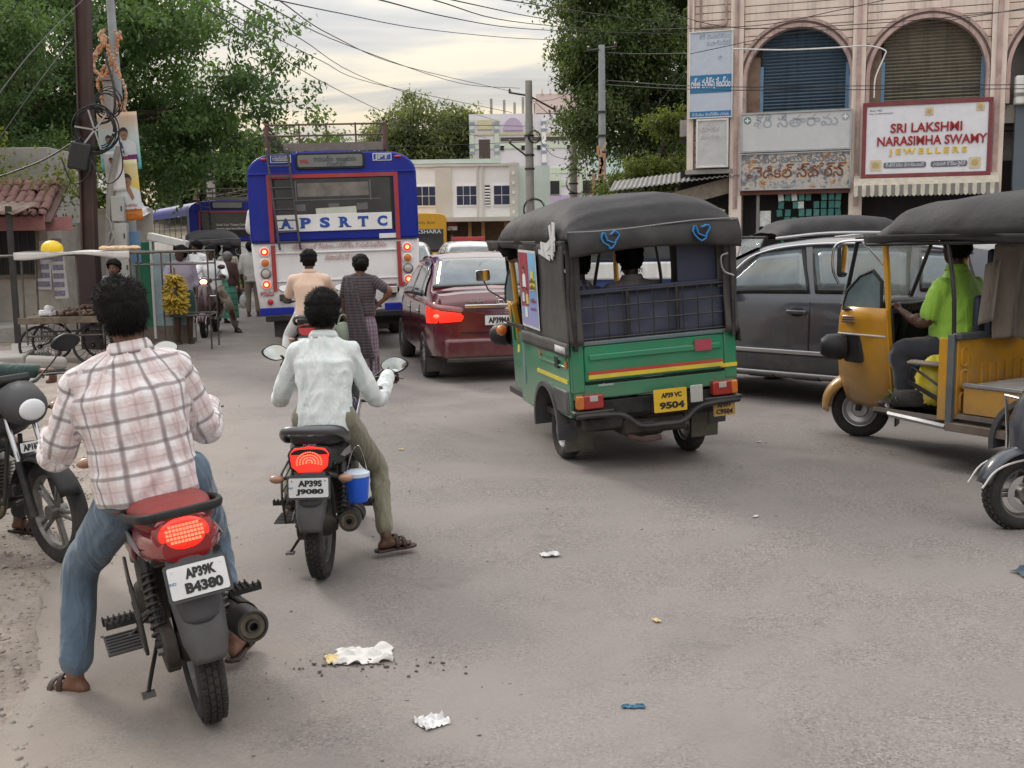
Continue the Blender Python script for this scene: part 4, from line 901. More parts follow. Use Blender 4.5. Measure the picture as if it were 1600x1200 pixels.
#  motorcycles
RUBBER=mat('tyre_rubber',(.022,.021,.021),.85,var=.25,vscale=12,dirt=.5,dirtcol=(.10,.085,.07),bump=.3,bscale=60)
CHROME=mat('chrome',(.62,.62,.63),.16,metal=1,var=.08,dirt=.2)
ALLOY=mat('dull_alloy',(.20,.195,.185),.45,metal=.7,var=.3,vscale=14,dirt=.6,dirtcol=(.085,.07,.055))
BPL=mat('black_plastic',(.016,.016,.018),.5,spec=.3,var=.2,vscale=8,dirt=.35,dirtcol=(.09,.08,.07))
GPL=mat('grey_plastic',(.052,.053,.058),.6,var=.15,vscale=9,bump=.15,bscale=200,dirt=.35,dirtcol=(.12,.105,.09))
FRM=mat('frame_black',(.018,.018,.018),.4,var=.3,dirt=.5,dirtcol=(.10,.085,.07))
GREASE=mat('greasy_metal',(.055,.048,.042),.6,metal=.4,var=.5,vscale=16,dirt=.7,dirtcol=(.09,.07,.05))
SEATB=mat('black_seat',(.018,.018,.019),.55,var=.15,bump=.25,bscale=150)
REDP_=mat('bike_red',(.25,.012,.016),.25,coat=.6,var=.1,dirt=.3,dirtcol=(.13,.08,.07))
SEATR=mat('red_seat',(.24,.022,.016),.5,var=.18,vscale=8,bump=.3,bscale=160,dirt=.35,dirtcol=(.12,.05,.04))
PLATE=mat('plate_white',(.68,.69,.70),.4,var=.05,dirt=.25,dirtcol=(.4,.38,.35));PLY=mat('plate_yellow',(.68,.43,.02),.45,var=.06,dirt=.35,dirtcol=(.35,.2,.05));INK=mat('plate_black',(.015,.015,.018),.5)
LENSR=mat('red_lens',(.42,.008,.006),.15,coat=.5);LITR=mat('red_lamp_lit',(.8,.03,.01),.3,emit=(1.0,.018,.010),estr=.95);LITC=mat('lamp_core',(1,.3,.12),.3,emit=(1.0,.075,.05),estr=1.5)
LENSA=mat('amber_lens',(.52,.15,.02),.2,coat=.4);LENSB=mat('amber_lens_pale',(.38,.20,.13),.3,coat=.3);GLASSM=mat('mirror_glass',(.75,.78,.80),.03,metal=1,var=.02)
MIRW=mat('mirror_sky',(.8,.82,.84),.08,metal=1,var=.02)
def wheel(parent,c,r,w,m_rim=ALLOY,name='wheel',spokes='alloy',ns=5,tread=True,rimr=.70,disc=False,ax=(1,0,0)):
 """tyre is the part; rim, tread, disc are its sub-parts"""
 h=w/2;ri=r*rimr
 prof=[(ri,-h*.72),(ri+(r-ri)*.35,-h),(ri+(r-ri)*.7,-h*.95),(r-.012,-h*.66),(r-.002,-h*.3),(r,0),(r-.002,h*.3),(r-.012,h*.66),(ri+(r-ri)*.7,h*.95),(ri+(r-ri)*.35,h),(ri,h*.72),(ri-.004,0)]
 T=MB().lathe(prof,c,ax,48,closed=True).build(name,RUBBER,parent,ang=60)
 A=Vector(ax).normalized();C=Vector(c);u=Vector((0,0,1)).cross(A).normalized();v=A.cross(u)
 if tread:
  mb=MB();n=int(2*PI*r/.036)
  for i in range(n):
   for k,(o_,wd,ln)in enumerate(((-h*.62,.018,.022),(-h*.2,.016,.026),(h*.2,.016,.026),(h*.62,.018,.022))):
    a=2*PI*(i+.5*(k%2))/n
    e=u*math.cos(a)+v*math.sin(a);t=A.cross(e)
    rr_=r-(.004 if abs(o_)>h*.4 else-.003)
    p=C+e*rr_+A*o_
    sk=.35*(1 if o_>0 else-1)
    q=[p+A*(x*wd/2)+t*(y*ln/2+x*sk*wd/2)+e*z for z in(-.006,.0025)for x,y in((-1,-1),(1,-1),(1,1),(-1,1))]
    mb.add(q,[(0,3,2,1),(4,5,6,7),(0,1,5,4),(1,2,6,5),(2,3,7,6),(3,0,4,7)])
  tag(mb.build('tread',RUBBER,T,ang=0),kind='stuff')
 MB().lathe([(ri+.004,-h*.62),(ri+.006,-h*.72),(ri-.006,-h*.66),(ri-.02,-h*.3),(ri-.02,h*.3),(ri-.006,h*.66),(ri+.006,h*.72),(ri+.004,h*.62),(ri-.01,0)],c,ax,40,closed=True).build('rim',m_rim,T,ang=30)
 mb=MB()
 if spokes=='alloy':
  for i in range(ns):
   a=2*PI*i/ns
   for s_ in(-.14,.14):
    e0=u*math.cos(a+s_*2.2)+v*math.sin(a+s_*2.2);e1=u*math.cos(a+s_*.8)+v*math.sin(a+s_*.8)
    mb.tube([C+e0*.04,C+e1*(ri-.012)],[.014,.010],6)
  mb.lathe([(.0,-.05),(.042,-.05),(.042,.05),(.0,.05)],c,ax,18)
 elif spokes=='steel':
  mb.lathe([(ri-.015,h*.2),(ri*.75,h*.55),(ri*.5,h*.35),(ri*.42,h*.62),(0,h*.66)],c,ax,30)
  mb.lathe([(ri-.015,-h*.2),(ri*.75,-h*.55),(ri*.5,-h*.35),(ri*.42,-h*.62),(0,-h*.66)],c,ax,30)
 elif spokes=='hubcap':
  mb.lathe([(ri-.004,h*.62),(ri*.9,h*.74),(ri*.45,h*.80),(ri*.3,h*.72),(0,h*.70)],c,ax,36)
  mb.lathe([(ri-.004,-h*.62),(ri*.9,-h*.74),(ri*.45,-h*.80),(ri*.3,-h*.72),(0,-h*.70)],c,ax,36)
 mb.build('spokes' if spokes=='alloy' else 'wheel_disc',m_rim,T,ang=35)
 if spokes=='hubcap':
  mb=MB()
  for i in range(9):
   a=2*PI*i/9
   e=u*math.cos(a)+v*math.sin(a);t=A.cross(e)
   for s_ in(-1,1):
    p=C+A*(s_*h*.775)
    q=[p+e*(ri*.42)-t*.010,p+e*(ri*.42)+t*.010,p+e*(ri*.84)+t*.024,p+e*(ri*.84)-t*.024]
    mb.add([x-A*(s_*.004)for x in q]+[x+A*(s_*.006)for x in q],[(0,1,2,3),(4,5,6,7),(0,1,5,4),(1,2,6,5),(2,3,7,6),(3,0,4,7)])
  tag(mb.build('vents',BPL,T,ang=0),kind='stuff')
 if disc:
  for s_ in(disc,):
   MB().lathe([(ri*.45,0),(ri*.72,0),(ri*.72,.004),(ri*.45,.004)],C+A*(h*.8*s_),ax,32,closed=True).build('brake_disc',CHROME,T,ang=30)
 return T
def spring(parent,a,b,r,turns,m_,body=.016):
 a,b=Vector(a),Vector(b);d=(b-a);t=d.normalized();u=t.orthogonal().normalized();v=t.cross(u);n=turns*10
 o=MB().tube([a+d*(.08+.72*i/n)+u*r*math.cos(2*PI*i/10)+v*r*math.sin(2*PI*i/10)for i in range(n+1)],.0055,6).build('spring',m_,parent)
 MB().tube([a,b],body,10).tube([a+d*.8,b],body*1.7,12).lathe([(.022,-.02),(.022,.02)],a,(1,0,0),12).lathe([(.022,-.02),(.022,.02)],b,(1,0,0),12).build('shock_absorber',FRM,parent)
 return o
def plate_(parent,M_,w,h,lines,m_=PLATE,sz=.042,frame_m=GPL,ind=True,bold=.0022):
 p=MB().plate(rrect(w,h,.008),.004,M_).build('number_plate',m_,parent,ang=0)
 if frame_m:
  MB().plate(rrect(w+.022,h+.022,.012),.005,M_@Matrix.Translation((0,0,-.006))).build('plate_holder',frame_m,parent,ang=0)
 for k,s_ in enumerate(lines):
  yy=h*(.5-(k+.5)/len(lines))*.88
  text(s_[0],sz,INK,p,M_@Matrix.Translation((s_[1],yy,.0052)),bold=bold,ext=.0006,width=s_[2],height=s_[3]if len(s_)>3 else h/len(lines)*.68)
 if ind:text('IND',.014,SBL,p,M_@Matrix.Translation((-w/2+.012,0,.0052)),ext=.0004)
 for q in(-1,1):MB().lathe([(.0001,.006),(.004,.006),(.004,.001)],M_@Vector((q*w*.42,h*.36,0)),(M_.to_3x3()@Vector((0,0,1))),8).build('screw',CHROME,p)
 return p
def mirror(parent,base,top,s,m_glass=MIRW,tilt=0,shape=(.075,.05),ang=0,yaw=0):
 TB('mirror_stem',FRM,parent,bez([base,(Vector(base).lerp(Vector(top),.5)+Vector((s*.02,.03,.02))),top],5),.005,8)
 M_=frame(Vector(top)+Vector((s*.035,0,.02)),(math.cos(yaw),math.sin(yaw),tilt),(0,.12,1))
 hs_=MB().plate([(shape[0]*math.cos(a)*(1+.12*math.cos(2*a)),shape[1]*math.sin(a))for a in np.linspace(0,2*PI,25)[:-1]],.022,M_@Matrix.Translation((0,0,-.022))).build('mirror',BPL,parent,bev=.006)
 MB().plate([(shape[0]*.9*math.cos(a)*(1+.12*math.cos(2*a)),shape[1]*.88*math.sin(a))for a in np.linspace(0,2*PI,25)[:-1]],.002,M_@Matrix.Translation((0,0,.0005))).build('mirror_glass',m_glass,hs_,ang=0)
def indicator(parent,a,b,lens=LENSB,fwd=-1):
 a,b=Vector(a),Vector(b)
 s=TB('indicator',BPL,parent,[a,b],.010,8)
 MB().sph(b,(.042,.026,.024),12,8).build('indicator_lens',lens,s)
def motorcycle(name,loc,rz,lean,label,body=REDP_,seat=SEATR,style='oval',lines=None,scale=1.0,steer=0,front_plate=None,lit=True,cowl=GPL,mirrors=True,group=None,detail=True,tank_m=None,guard=False):
 r=empty(name,loc,rz,label,'motorcycle',group,ry=-lean);r.scale=(scale,)*3
 tank_m=tank_m or body
 R=.305
 wheel(r,(0,0,R),R,.105,name='rear_wheel',tread=detail)
 fx=math.sin(steer)*.08
 wheel(r,(fx*.4,1.27,R),R,.085,name='front_wheel',tread=False,ax=(math.cos(steer),-math.sin(steer)*-1,0)if steer else(1,0,0),disc=False)
 for s in(-1,1):TB('swing_arm',FRM,r,[(s*.085,0,R),(s*.09,.28,R+.02),(s*.07,.5,R+.06)],.017,8)
 cc=[(0+.095*math.cos(a),R+.085*math.sin(a))for a in np.linspace(PI*.5,PI*1.5,12)]+[(.44,R-.03),(.50,R+.02),(.46,R+.10),(.3,R+.105)]
 MB().prism(cc,-.125,-.075,'x').build('chain_cover',GREASE,r,bev=.008)
 MB().lathe([(.0,-.07),(.05,-.07),(.065,-.05),(.065,.05),(.03,.10),(0,.10)],(0,0,R),(1,0,0),20).build('hub',GREASE,r)
 MB().lathe([(.0,0),(.016,0),(.016,.02),(0,.02)],(-.145,0,R),(1,0,0),6).build('axle_nut',ALLOY,r)
 def mg(u,v):
  a=R_(20+62*u);w=.074+.012*math.sin(PI*min(1,u*1.2))if u<.75 else(.082-(u-.75)*.10)
  q=v*2-1
  rr_=.37-.022*abs(q)**2.5*(1 if abs(q)<.99 else 1.6)
  return Vector((q*w,-rr_*math.sin(a),R+rr_*math.cos(a)))
 MB().sheet(mg,18,8).build('inner_mudguard',GPL,r,solid=.006)
 fm=[]
 for t,w,y in((0,.080,-.262),(.07,.084,-.290),(.15,.082,-.312),(.225,.062,-.325),(.245,.05,-.325)):
  z=.735-t
  fm.append([(q*w,y+.022*abs(q)**3,z)for q in(-1,-.8,-.4,0,.4,.8,1)])
 mb=MB();mb.loft(fm,caps=False,closed=False);mb.build('mudguard_flap',GPL,r,solid=.006)
 for s in(-1,1):spring(r,(s*.125,.02,R+.02),(s*.115,.16,.64),.026,9,FRM if style!='oval' else mat('spring_grey',(.085,.08,.075),.5,metal=.5,dirt=.6))
 for s in(-1,1):
  TB('frame_tube',FRM,r,[(s*.11,-.18,.70),(s*.12,.2,.68),(s*.12,.55,.63),(s*.05,.95,.80)],.014,8)
  TB('frame_tube',FRM,r,[(s*.10,.45,.64),(s*.11,.48,.40),(s*.10,.52,.24),(s*.07,.95,.34),(s*.04,1.0,.72)],.014,8)
 wide=style=='wide'
 secs=[]
 for y,w,z0,z1 in((.50,.10,.60,.72),(.32,.135,.60,.755),(.10,.15,.625,.785),(-.08,.145,.66,.80),(-.20,.115 if not wide else.125,.69,.805),(-.27,.085 if not wide else.105,.71,.80)):
  secs.append([(w*math.copysign(abs(math.cos(a))**.6,math.cos(a)),y,(z0+z1)/2+(z1-z0)/2*math.copysign(abs(math.sin(a))**.75,math.sin(a)))for a in np.linspace(0,2*PI,21)[:-1]])
 tc_=MB().loft(secs).build('tail_cowl',body,r,ang=50)
 for s in(-1,1):
  MB().prism([(.34,.66),(.02,.70),(-.12,.735),(.05,.735),(.33,.71)],s*.147,s*.153,'x').build('decal',mat('decal_silver',(.45,.45,.47),.3,metal=.5),tc_,ang=0)
  MB().prism([(.62,.56),(.32,.58),(.22,.68),(.35,.70),(.60,.68)],s*.125,s*.15,'x').build('side_panel',body,r,bev=.012)
  MB().prism([(.60,.36),(.36,.42),(.30,.56),(.60,.56)],s*.10,s*.13,'x').build('lower_side_panel',BPL,r,bev=.012)
 secs=[]
 for y,w,z0,z1 in((.66,.06,.745,.775),(.6,.10,.745,.80),(.42,.135,.745,.805),(.26,.15,.745,.825),(.18,.15,.75,.86),(.02,.145,.765,.885),(-.12,.13,.785,.895),(-.20,.10,.80,.885),(-.235,.05,.82,.865)):
  secs.append([(w*math.copysign(abs(math.cos(a))**.55,math.cos(a)),y,(z0+z1)/2+(z1-z0)/2*math.copysign(abs(math.sin(a))**.7,math.sin(a)))for a in np.linspace(0,2*PI,25)[:-1]])
 st_=MB().loft(secs).build('seat',[seat],r,ang=60)
 if style=='oval':
  TB('seat_stitching',SEATB,st_,[(x*1.01,y,z)for x,y,z in[(.128,-.12,.842),(.10,-.205,.845),(.04,-.243,.846),(-.04,-.243,.846),(-.10,-.205,.845),(-.128,-.12,.842),(-.15,.1,.82),(-.155,.3,.79)]],.004,5)
 if style=='oval':
  TB('grab_rail',BPL,r,bez([(-.165,.20,.80),(-.168,.02,.835),(-.15,-.17,.87),(-.10,-.27,.885),(.10,-.27,.885),(.15,-.17,.87),(.168,.02,.835),(.165,.20,.80)],6),.013,8,flat=1.3)
 else:
  TB('grab_rail',mat('rail_grey',(.11,.11,.12),.35,metal=.6),r,bez([(-.16,.18,.78),(-.17,.0,.81),(-.165,-.14,.86),(-.12,-.25,.90),(0,-.275,.905),(.12,-.25,.90),(.165,-.14,.86),(.17,.0,.81),(.16,.18,.78)],6),.019,10,flat=1.2)
 if style=='oval':
  hb_=[(.108*math.cos(a)*(1+.08*math.sin(a)),.078*math.sin(a))for a in np.linspace(0,2*PI,33)[:-1]]
  M_=frame((0,-.235,.800),(1,0,0),(0,.28,1))
  h_=MB().plate(hb_,.06,M_@Matrix.Translation((0,0,-.05))).build('tail_housing',body,r,bev=.014,seg=3)
  lm=MB();lm.T=M_;secs=[]
  for k,(sc_,zz)in enumerate(((1,.006),(.97,.022),(.8,.034),(.5,.042),(.15,.045))):secs.append([(.088*sc_*math.cos(a),.058*sc_*math.sin(a),zz)for a in np.linspace(0,2*PI,33)[:-1]])
  lm.loft(secs);lens=lm.build('tail_lamp',LITR if lit else LENSR,r,ang=60)
  core=MB();core.T=M_
  for i in range(11):
   for j in range(5):
    x,y=(i-5)*.012,(j-2)*.014
    if(x/.072)**2+(y/.042)**2<1:core.box((x,y,.044-.010*((x/.07)**2+(y/.05)**2)),(.0095,.0095,.005))
  tag(core.build('lens_cells',LITC if lit else LENSR,lens,ang=0),kind='stuff')
 else:
  M_=frame((0,-.255,.735),(1,0,0),(0,.22,1))
  outl=lambda k:[(x*k,y*k)for x,y in((-.108,.035),(-.085,.066),(0,.078),(.085,.066),(.108,.035),(.098,-.035),(.06,-.066),(-.06,-.066),(-.098,-.035))]
  h_=MB().plate(outl(1.14),.06,M_@Matrix.Translation((0,0,-.055))).build('tail_housing',BPL,r,bev=.01,seg=3)
  lens=MB().plate(outl(1),.022,M_).build('tail_lamp',LITR if lit else LENSR,r,bev=.006)
  core=MB();core.T=M_
  for k in range(5):
   for a in np.linspace(-.2,PI+.2,4+4*k):
    x,y=.017*k*math.cos(a),.014*k*math.sin(a)-.012
    core.box((x,y,.024),(.009,.007,.004))
  if lit:tag(core.build('lens_cells',LITC,lens,ang=0),kind='stuff')
  B('lower_reflector',LENSR,r,(0,-.27,.660),(.10,.02,.030),bev=.004)
  for s in(-1,1):indicator(r,(s*.07,-.22,.64),(s*.19,-.24,.63))
  text('ST-RIDER',.018,GAL,r,M_@Matrix.Translation((0,.083,.004)),ext=.0006)
 if style=='oval':
  B('sticker',mat('sticker_red',(.25,.02,.03),.5),r,(0,-.262,.730),(.11,.004,.032),rot=(R_(-16),0,0));text('అమ్మదీవెన',.03,PLATE,r,frame((0,-.2665,.730),(1,0,0),(0,.28,1)),ext=.0005,width=.10)
  B('plate_mount',GPL,r,(0,-.235,.715),(.15,.05,.08),rot=(R_(-16),0,0),bev=.01)
 if lines:
  if style=='oval':M_=frame((0.01,-.335,.655),(1,0,0),(0,.30,1));plate_(r,M_,.20,.112,lines,sz=.038)
  else:M_=frame((0,-.335,.60),(1,0,0),(0,.16,1));plate_(r,M_,.215,.105,lines)
 for s in(-1,1):
  for y,z,l in((.16,.40,.13),(.50,.30,.13)):
   pg=TB('foot_peg',ALLOY,r,[(s*.10,y+.03,z+.02),(s*.17,y,z)],.010,8)
   mb=MB()
   mb.box((s*(.17+l/2),y,z),(l,.034,.024))
   for k in range(6):mb.box((s*(.185+l*.17*k),y,z+.014),(.008,.040,.014))
   mb.build('peg_rubber',RUBBER,pg,bev=.002,seg=1,ang=0)
 if detail:
  sg=TB('saree_guard',FRM,r,[(-.19,.12,.66),(-.20,-.05,.62),(-.19,-.12,.50),(-.185,-.08,.34),(-.18,.10,.30),(-.18,.20,.34),(-.185,.20,.60),(-.19,.12,.66)],.007,7)
  for k in range(5):TB('guard_bar',FRM,sg,[(-.19,-.08+.0*k,.36+.055*k),(-.188,.20,.40+.055*k)],.004,5)
  mb=MB();mb.box((-.24,.30,.27),(.14,.22,.012))
  for k in range(6):mb.box((-.24,.21+.035*k,.28),(.13,.008,.008))
  mb.build('foot_board',GPL,r,bev=.003,seg=1,ang=0);TB('board_bracket',FRM,r,[(-.12,.35,.34),(-.22,.33,.27)],.008);TB('side_stand',FRM,r,[(-.10,.34,.26),(-.17,.18,.16),(-.20,.10,.12)],.009);B('stand_foot',ALLOY,r,(-.20,.09,.115),(.05,.05,.012))
 mb=MB();a=Vector((.155,.42,.29));b2=Vector((.19,-.17,.365));d=(b2-a).normalized()
 L_=(b2-a).length
 mu=MB().lathe([(.024,0),(.03,.02),(.058,.10),(.062,L_*.5),(.062,L_-.012),(.058,L_),(.050,L_),(.048,L_-.010),(.026,L_-.012),(.024,L_+.012),(.016,L_+.012),(.014,L_-.04),(.0,L_-.04)],a,d,26).build('silencer',mat('muffler_black',(.045,.042,.042),.5,metal=.4,var=.3,dirt=.55,dirtcol=(.10,.085,.065)),r,ang=40)
 MB().lathe([(.046,L_-.009),(.027,L_-.0105)],a,d,24).build('silencer_cap',mat('muffler_end',(.15,.12,.085),.6,metal=.5,var=.4,vscale=20),mu)
 MB().loft([[tuple(a+d*t+Vector((.068*math.cos(q),0,.068*math.sin(q))))for q in np.linspace(-.3,1.6,7)]for t in(.18,.42)],caps=False,closed=False).build('heat_shield',BPL,mu,solid=.004)
 TB('exhaust_pipe',mat('pipe_steel',(.16,.13,.10),.4,metal=.8,var=.3),r,bez([(.155,.44,.29),(.13,.7,.24),(.08,.9,.26),(.05,.92,.36)],5),.02,10)
 en=MB();en.box((0,.66,.36),(.22,.30,.22));en.lathe([(.0,-.15),(.085,-.15),(.095,-.12),(.095,.12),(.085,.15),(0,.15)],(0,.58,.32),(1,0,0),20)
 en.build('engine',GREASE,r,bev=.02);en=MB()
 for k in range(8):en.box((0,.78+.018*k*.3,.42+.022*k),(.17,.15,.008),rot=(R_(-20),0,0))
 en.box((0,.80,.50),(.10,.10,.2),rot=(R_(-20),0,0));en.build('cylinder_fins',ALLOY,r,ang=0)
 secs=[]
 for y,w,z0,z1 in((.58,.07,.70,.80),(.66,.115,.70,.87),(.80,.135,.69,.93),(.93,.14,.70,.94),(1.03,.11,.74,.92),(1.08,.05,.78,.88)):
  secs.append([(w*math.copysign(abs(math.cos(a))**.7,math.cos(a)),y,(z0+z1)/2+(z1-z0)/2*math.copysign(abs(math.sin(a))**.8,math.sin(a)))for a in np.linspace(0,2*PI,25)[:-1]])
 tk=MB().loft(secs).build('fuel_tank',tank_m,r,ang=60)
 if style!='oval':
  for s in(-1,1):MB().prism([(1.0,.86),(.74,.80),(.66,.82),(.9,.90)],s*.139,s*.146,'x').build('decal',MATS['decal_silver'],tk,ang=0)
 MB().lathe([(.035,0),(.035,.012),(.028,.018),(0,.018)],(0,.86,.937),(0,0,1),16).build('tank_cap',CHROME,tk)
 fe=empty('fork_assembly',(0,1.06,0),-steer);fe.parent=r
 def F(p):return(p[0],p[1]-1.06,p[2])
 M_f=Matrix.Translation((0,1.06,0))@Matrix.Rotation(steer,4,'Z')@Matrix.Translation((0,-1.06,0))
 bpy.data.objects.remove(fe)
 def part(o):o.matrix_basis=M_f@o.matrix_basis;return o
 for s in(-1,1):
  f_=part(TB('fork',CHROME,r,[(s*.075,1.03,.92),(s*.075,1.16,.58)],.015,10));TB('fork_lower',ALLOY if not guard else BPL,f_,[(s*.075,1.15,.60),(s*.078,1.27,R)],.023,10)
 def fg(u,v):
  a=R_(-62+130*u);q=v*2-1
  rr_=R+.035-.03*abs(q)**3
  return Vector((q*.062,1.27+rr_*math.sin(-a),R+rr_*math.cos(a)))
 part(MB().sheet(fg,16,6).build('front_mudguard',tank_m if not guard else BPL,r,solid=.005))
 hc=MB();secs=[]
 for y,w,z0,z1 in((1.02,.10,.86,1.02),(1.10,.125,.80,1.04),(1.18,.115,.80,1.0),(1.22,.08,.82,.96)):
  secs.append([(w*math.copysign(abs(math.cos(a))**.8,math.cos(a)),y,(z0+z1)/2+(z1-z0)/2*math.sin(a))for a in np.linspace(0,2*PI,21)[:-1]])
 part(hc.loft(secs).build('headlamp_cowl',cowl,r,ang=60));part(MB().sph((0,1.225,.89),(.075,.02,.06),16,10).build('headlight',mat('lamp_glass',(.7,.72,.74),.08,var=.05,spec=.9),r))
 part(B('instruments',BPL,r,(0,1.03,1.03),(.18,.10,.05),rot=(R_(35),0,0),bev=.015))
 part(TB('handlebar',FRM,r,bez([(-.37,.90,1.02),(-.24,.93,1.03),(-.12,1.00,1.0),(.12,1.00,1.0),(.24,.93,1.03),(.37,.90,1.02)],4),.011,8))
 for s in(-1,1):
  g_=part(TB('hand_grip',RUBBER,r,[(s*.26,.922,1.028),(s*.38,.898,1.02)],.017,10))
  TB('lever',ALLOY,g_,bez([(s*.22,.96,1.03),(s*.28,.985,1.03),(s*.36,.97,1.02),(s*.41,.95,1.015)],3),.0055,6)
  indicator_p=(s*.09,1.08,.86)
  ind_=part(TB('front_indicator',BPL,r,[indicator_p,(s*.20,1.07,.86)],.010,8));MB().sph((s*.215,1.07,.86),(.042,.026,.024),12,8).build('indicator_lens',LENSB,ind_)
 if mirrors:
  for s in(-1,1):
   n0=len(r.children)
   before=set(r.children);mirror(r,(s*.22,.95,1.03),(s*.33,.97,1.18),s,tilt=-.15*s if not wide else-.1,shape=(.082,.052))
   for o in[x for x in r.children if x not in before]:part(o)
 if front_plate:
  p_=front_plate
  M_=frame((0,1.275,.70),(-1,0,0),(0,-.1,1));part(plate_(r,M_,.23,.055,[(p_,0,.205)],frame_m=None,ind=False))
 if guard:
  for s in(-1,1):TB('crash_guard',FRM,r,bez([(s*.04,.98,.66),(s*.22,.97,.62),(s*.27,.92,.48),(s*.22,.86,.33),(s*.10,.82,.27)],5),.014,9)
 return r
splash(GPL,z0=.1,z1=.65,sc=14,fac=.35,col=(.12,.105,.09));splash(BPL,z0=.1,z1=.5,sc=14,fac=.3)
b1=motorcycle('motorcycle',(-1.10,3.72,.012),R_(25.5),R_(7),'red motorcycle with red seat and lit oval tail lamp under the plaid shirted rider',lines=[('AP39K',.01,.105),('B4380',.014,.13)],scale=.93,mirrors=False)
mirror(b1,(.16,.96,1.02),(.17,1.0,1.30),1,shape=(.055,.036))
b2=motorcycle('motorcycle',(-.97,5.33,.014),R_(1),R_(0.5),'dark motorcycle with lit tail lamp and a blue can hung on its right side',body=BPL,seat=SEATB,style='wide',lines=[('AP39S',.01,.13),('J9080',.01,.15)],scale=.87,steer=R_(8),tank_m=mat('tank_blueblack',(.02,.025,.06),.2,coat=.6,dirt=.2),mirrors=False)
b3=motorcycle('motorcycle',(-3.50,6.20,.0),R_(-117),R_(-3),'black motorcycle with crash guard cut off by the left edge of the picture',body=BPL,seat=SEATB,style='wide',lines=None,scale=.95,steer=R_(-12),tank_m=mat('tank_black',(.02,.02,.024),.15,coat=.8,dirt=.25),front_plate='AP16 BV 8452',lit=False,guard=True,detail=False)
b4=motorcycle('motorcycle',(-2.31,12.4,.014),R_(6),R_(0),'black motorcycle with unlit tail lamp just behind the blue and white bus',body=BPL,seat=SEATB,style='wide',lines=[('AP39',.0,.13),('JS180',.0,.15)],scale=.92,lit=False,detail=False,tank_m=MATS['tank_black'])
for s,base,top,yw in((-1,(-.22,.95,1.03),(-.37,1.0,1.19),.5),(1,(.22,.93,1.03),(.34,.90,1.10),-.2)):
 mirror(b2,base,top,s,tilt=.1*s,shape=(.085,.055),yaw=yw)
bc=empty('blue_can',(-.775,5.28,.41),R_(5),'blue plastic can with white lid hanging on the right of the second motorcycle','can')
MB().lathe([(0,0),(.062,0),(.068,.01),(.078,.15),(.078,.165),(.070,.175),(0,.175)],(0,0,0),(0,0,1),26).build('body',mat('blue_plastic',(.010,.10,.62),.35,var=.08),bc)
MB().lathe([(.074,0),(.082,.0),(.082,.022),(.06,.034),(0,.036)],(0,0,.165),(0,0,1),26).build('lid',mat('lid_white',(.55,.62,.72),.4),bc)
bc.scale=(.78,.78,.78)
TB('wire_handle',CHROME,bc,bez([(-.075,0,.15),(-.05,-.03,.24),(-.02,0,.33),(.02,-.02,.36),(.05,0,.27),(.075,0,.15)],4),.003,6)
MB().plate([(-.05,0),(.05,0),(.045,.1),(-.05,.1)],.002,frame((0,-.0745,.04),(1,0,0),(0,0,1))).build('label',mat('label_blue',(.03,.16,.60),.4),bc,ang=0)if False else None
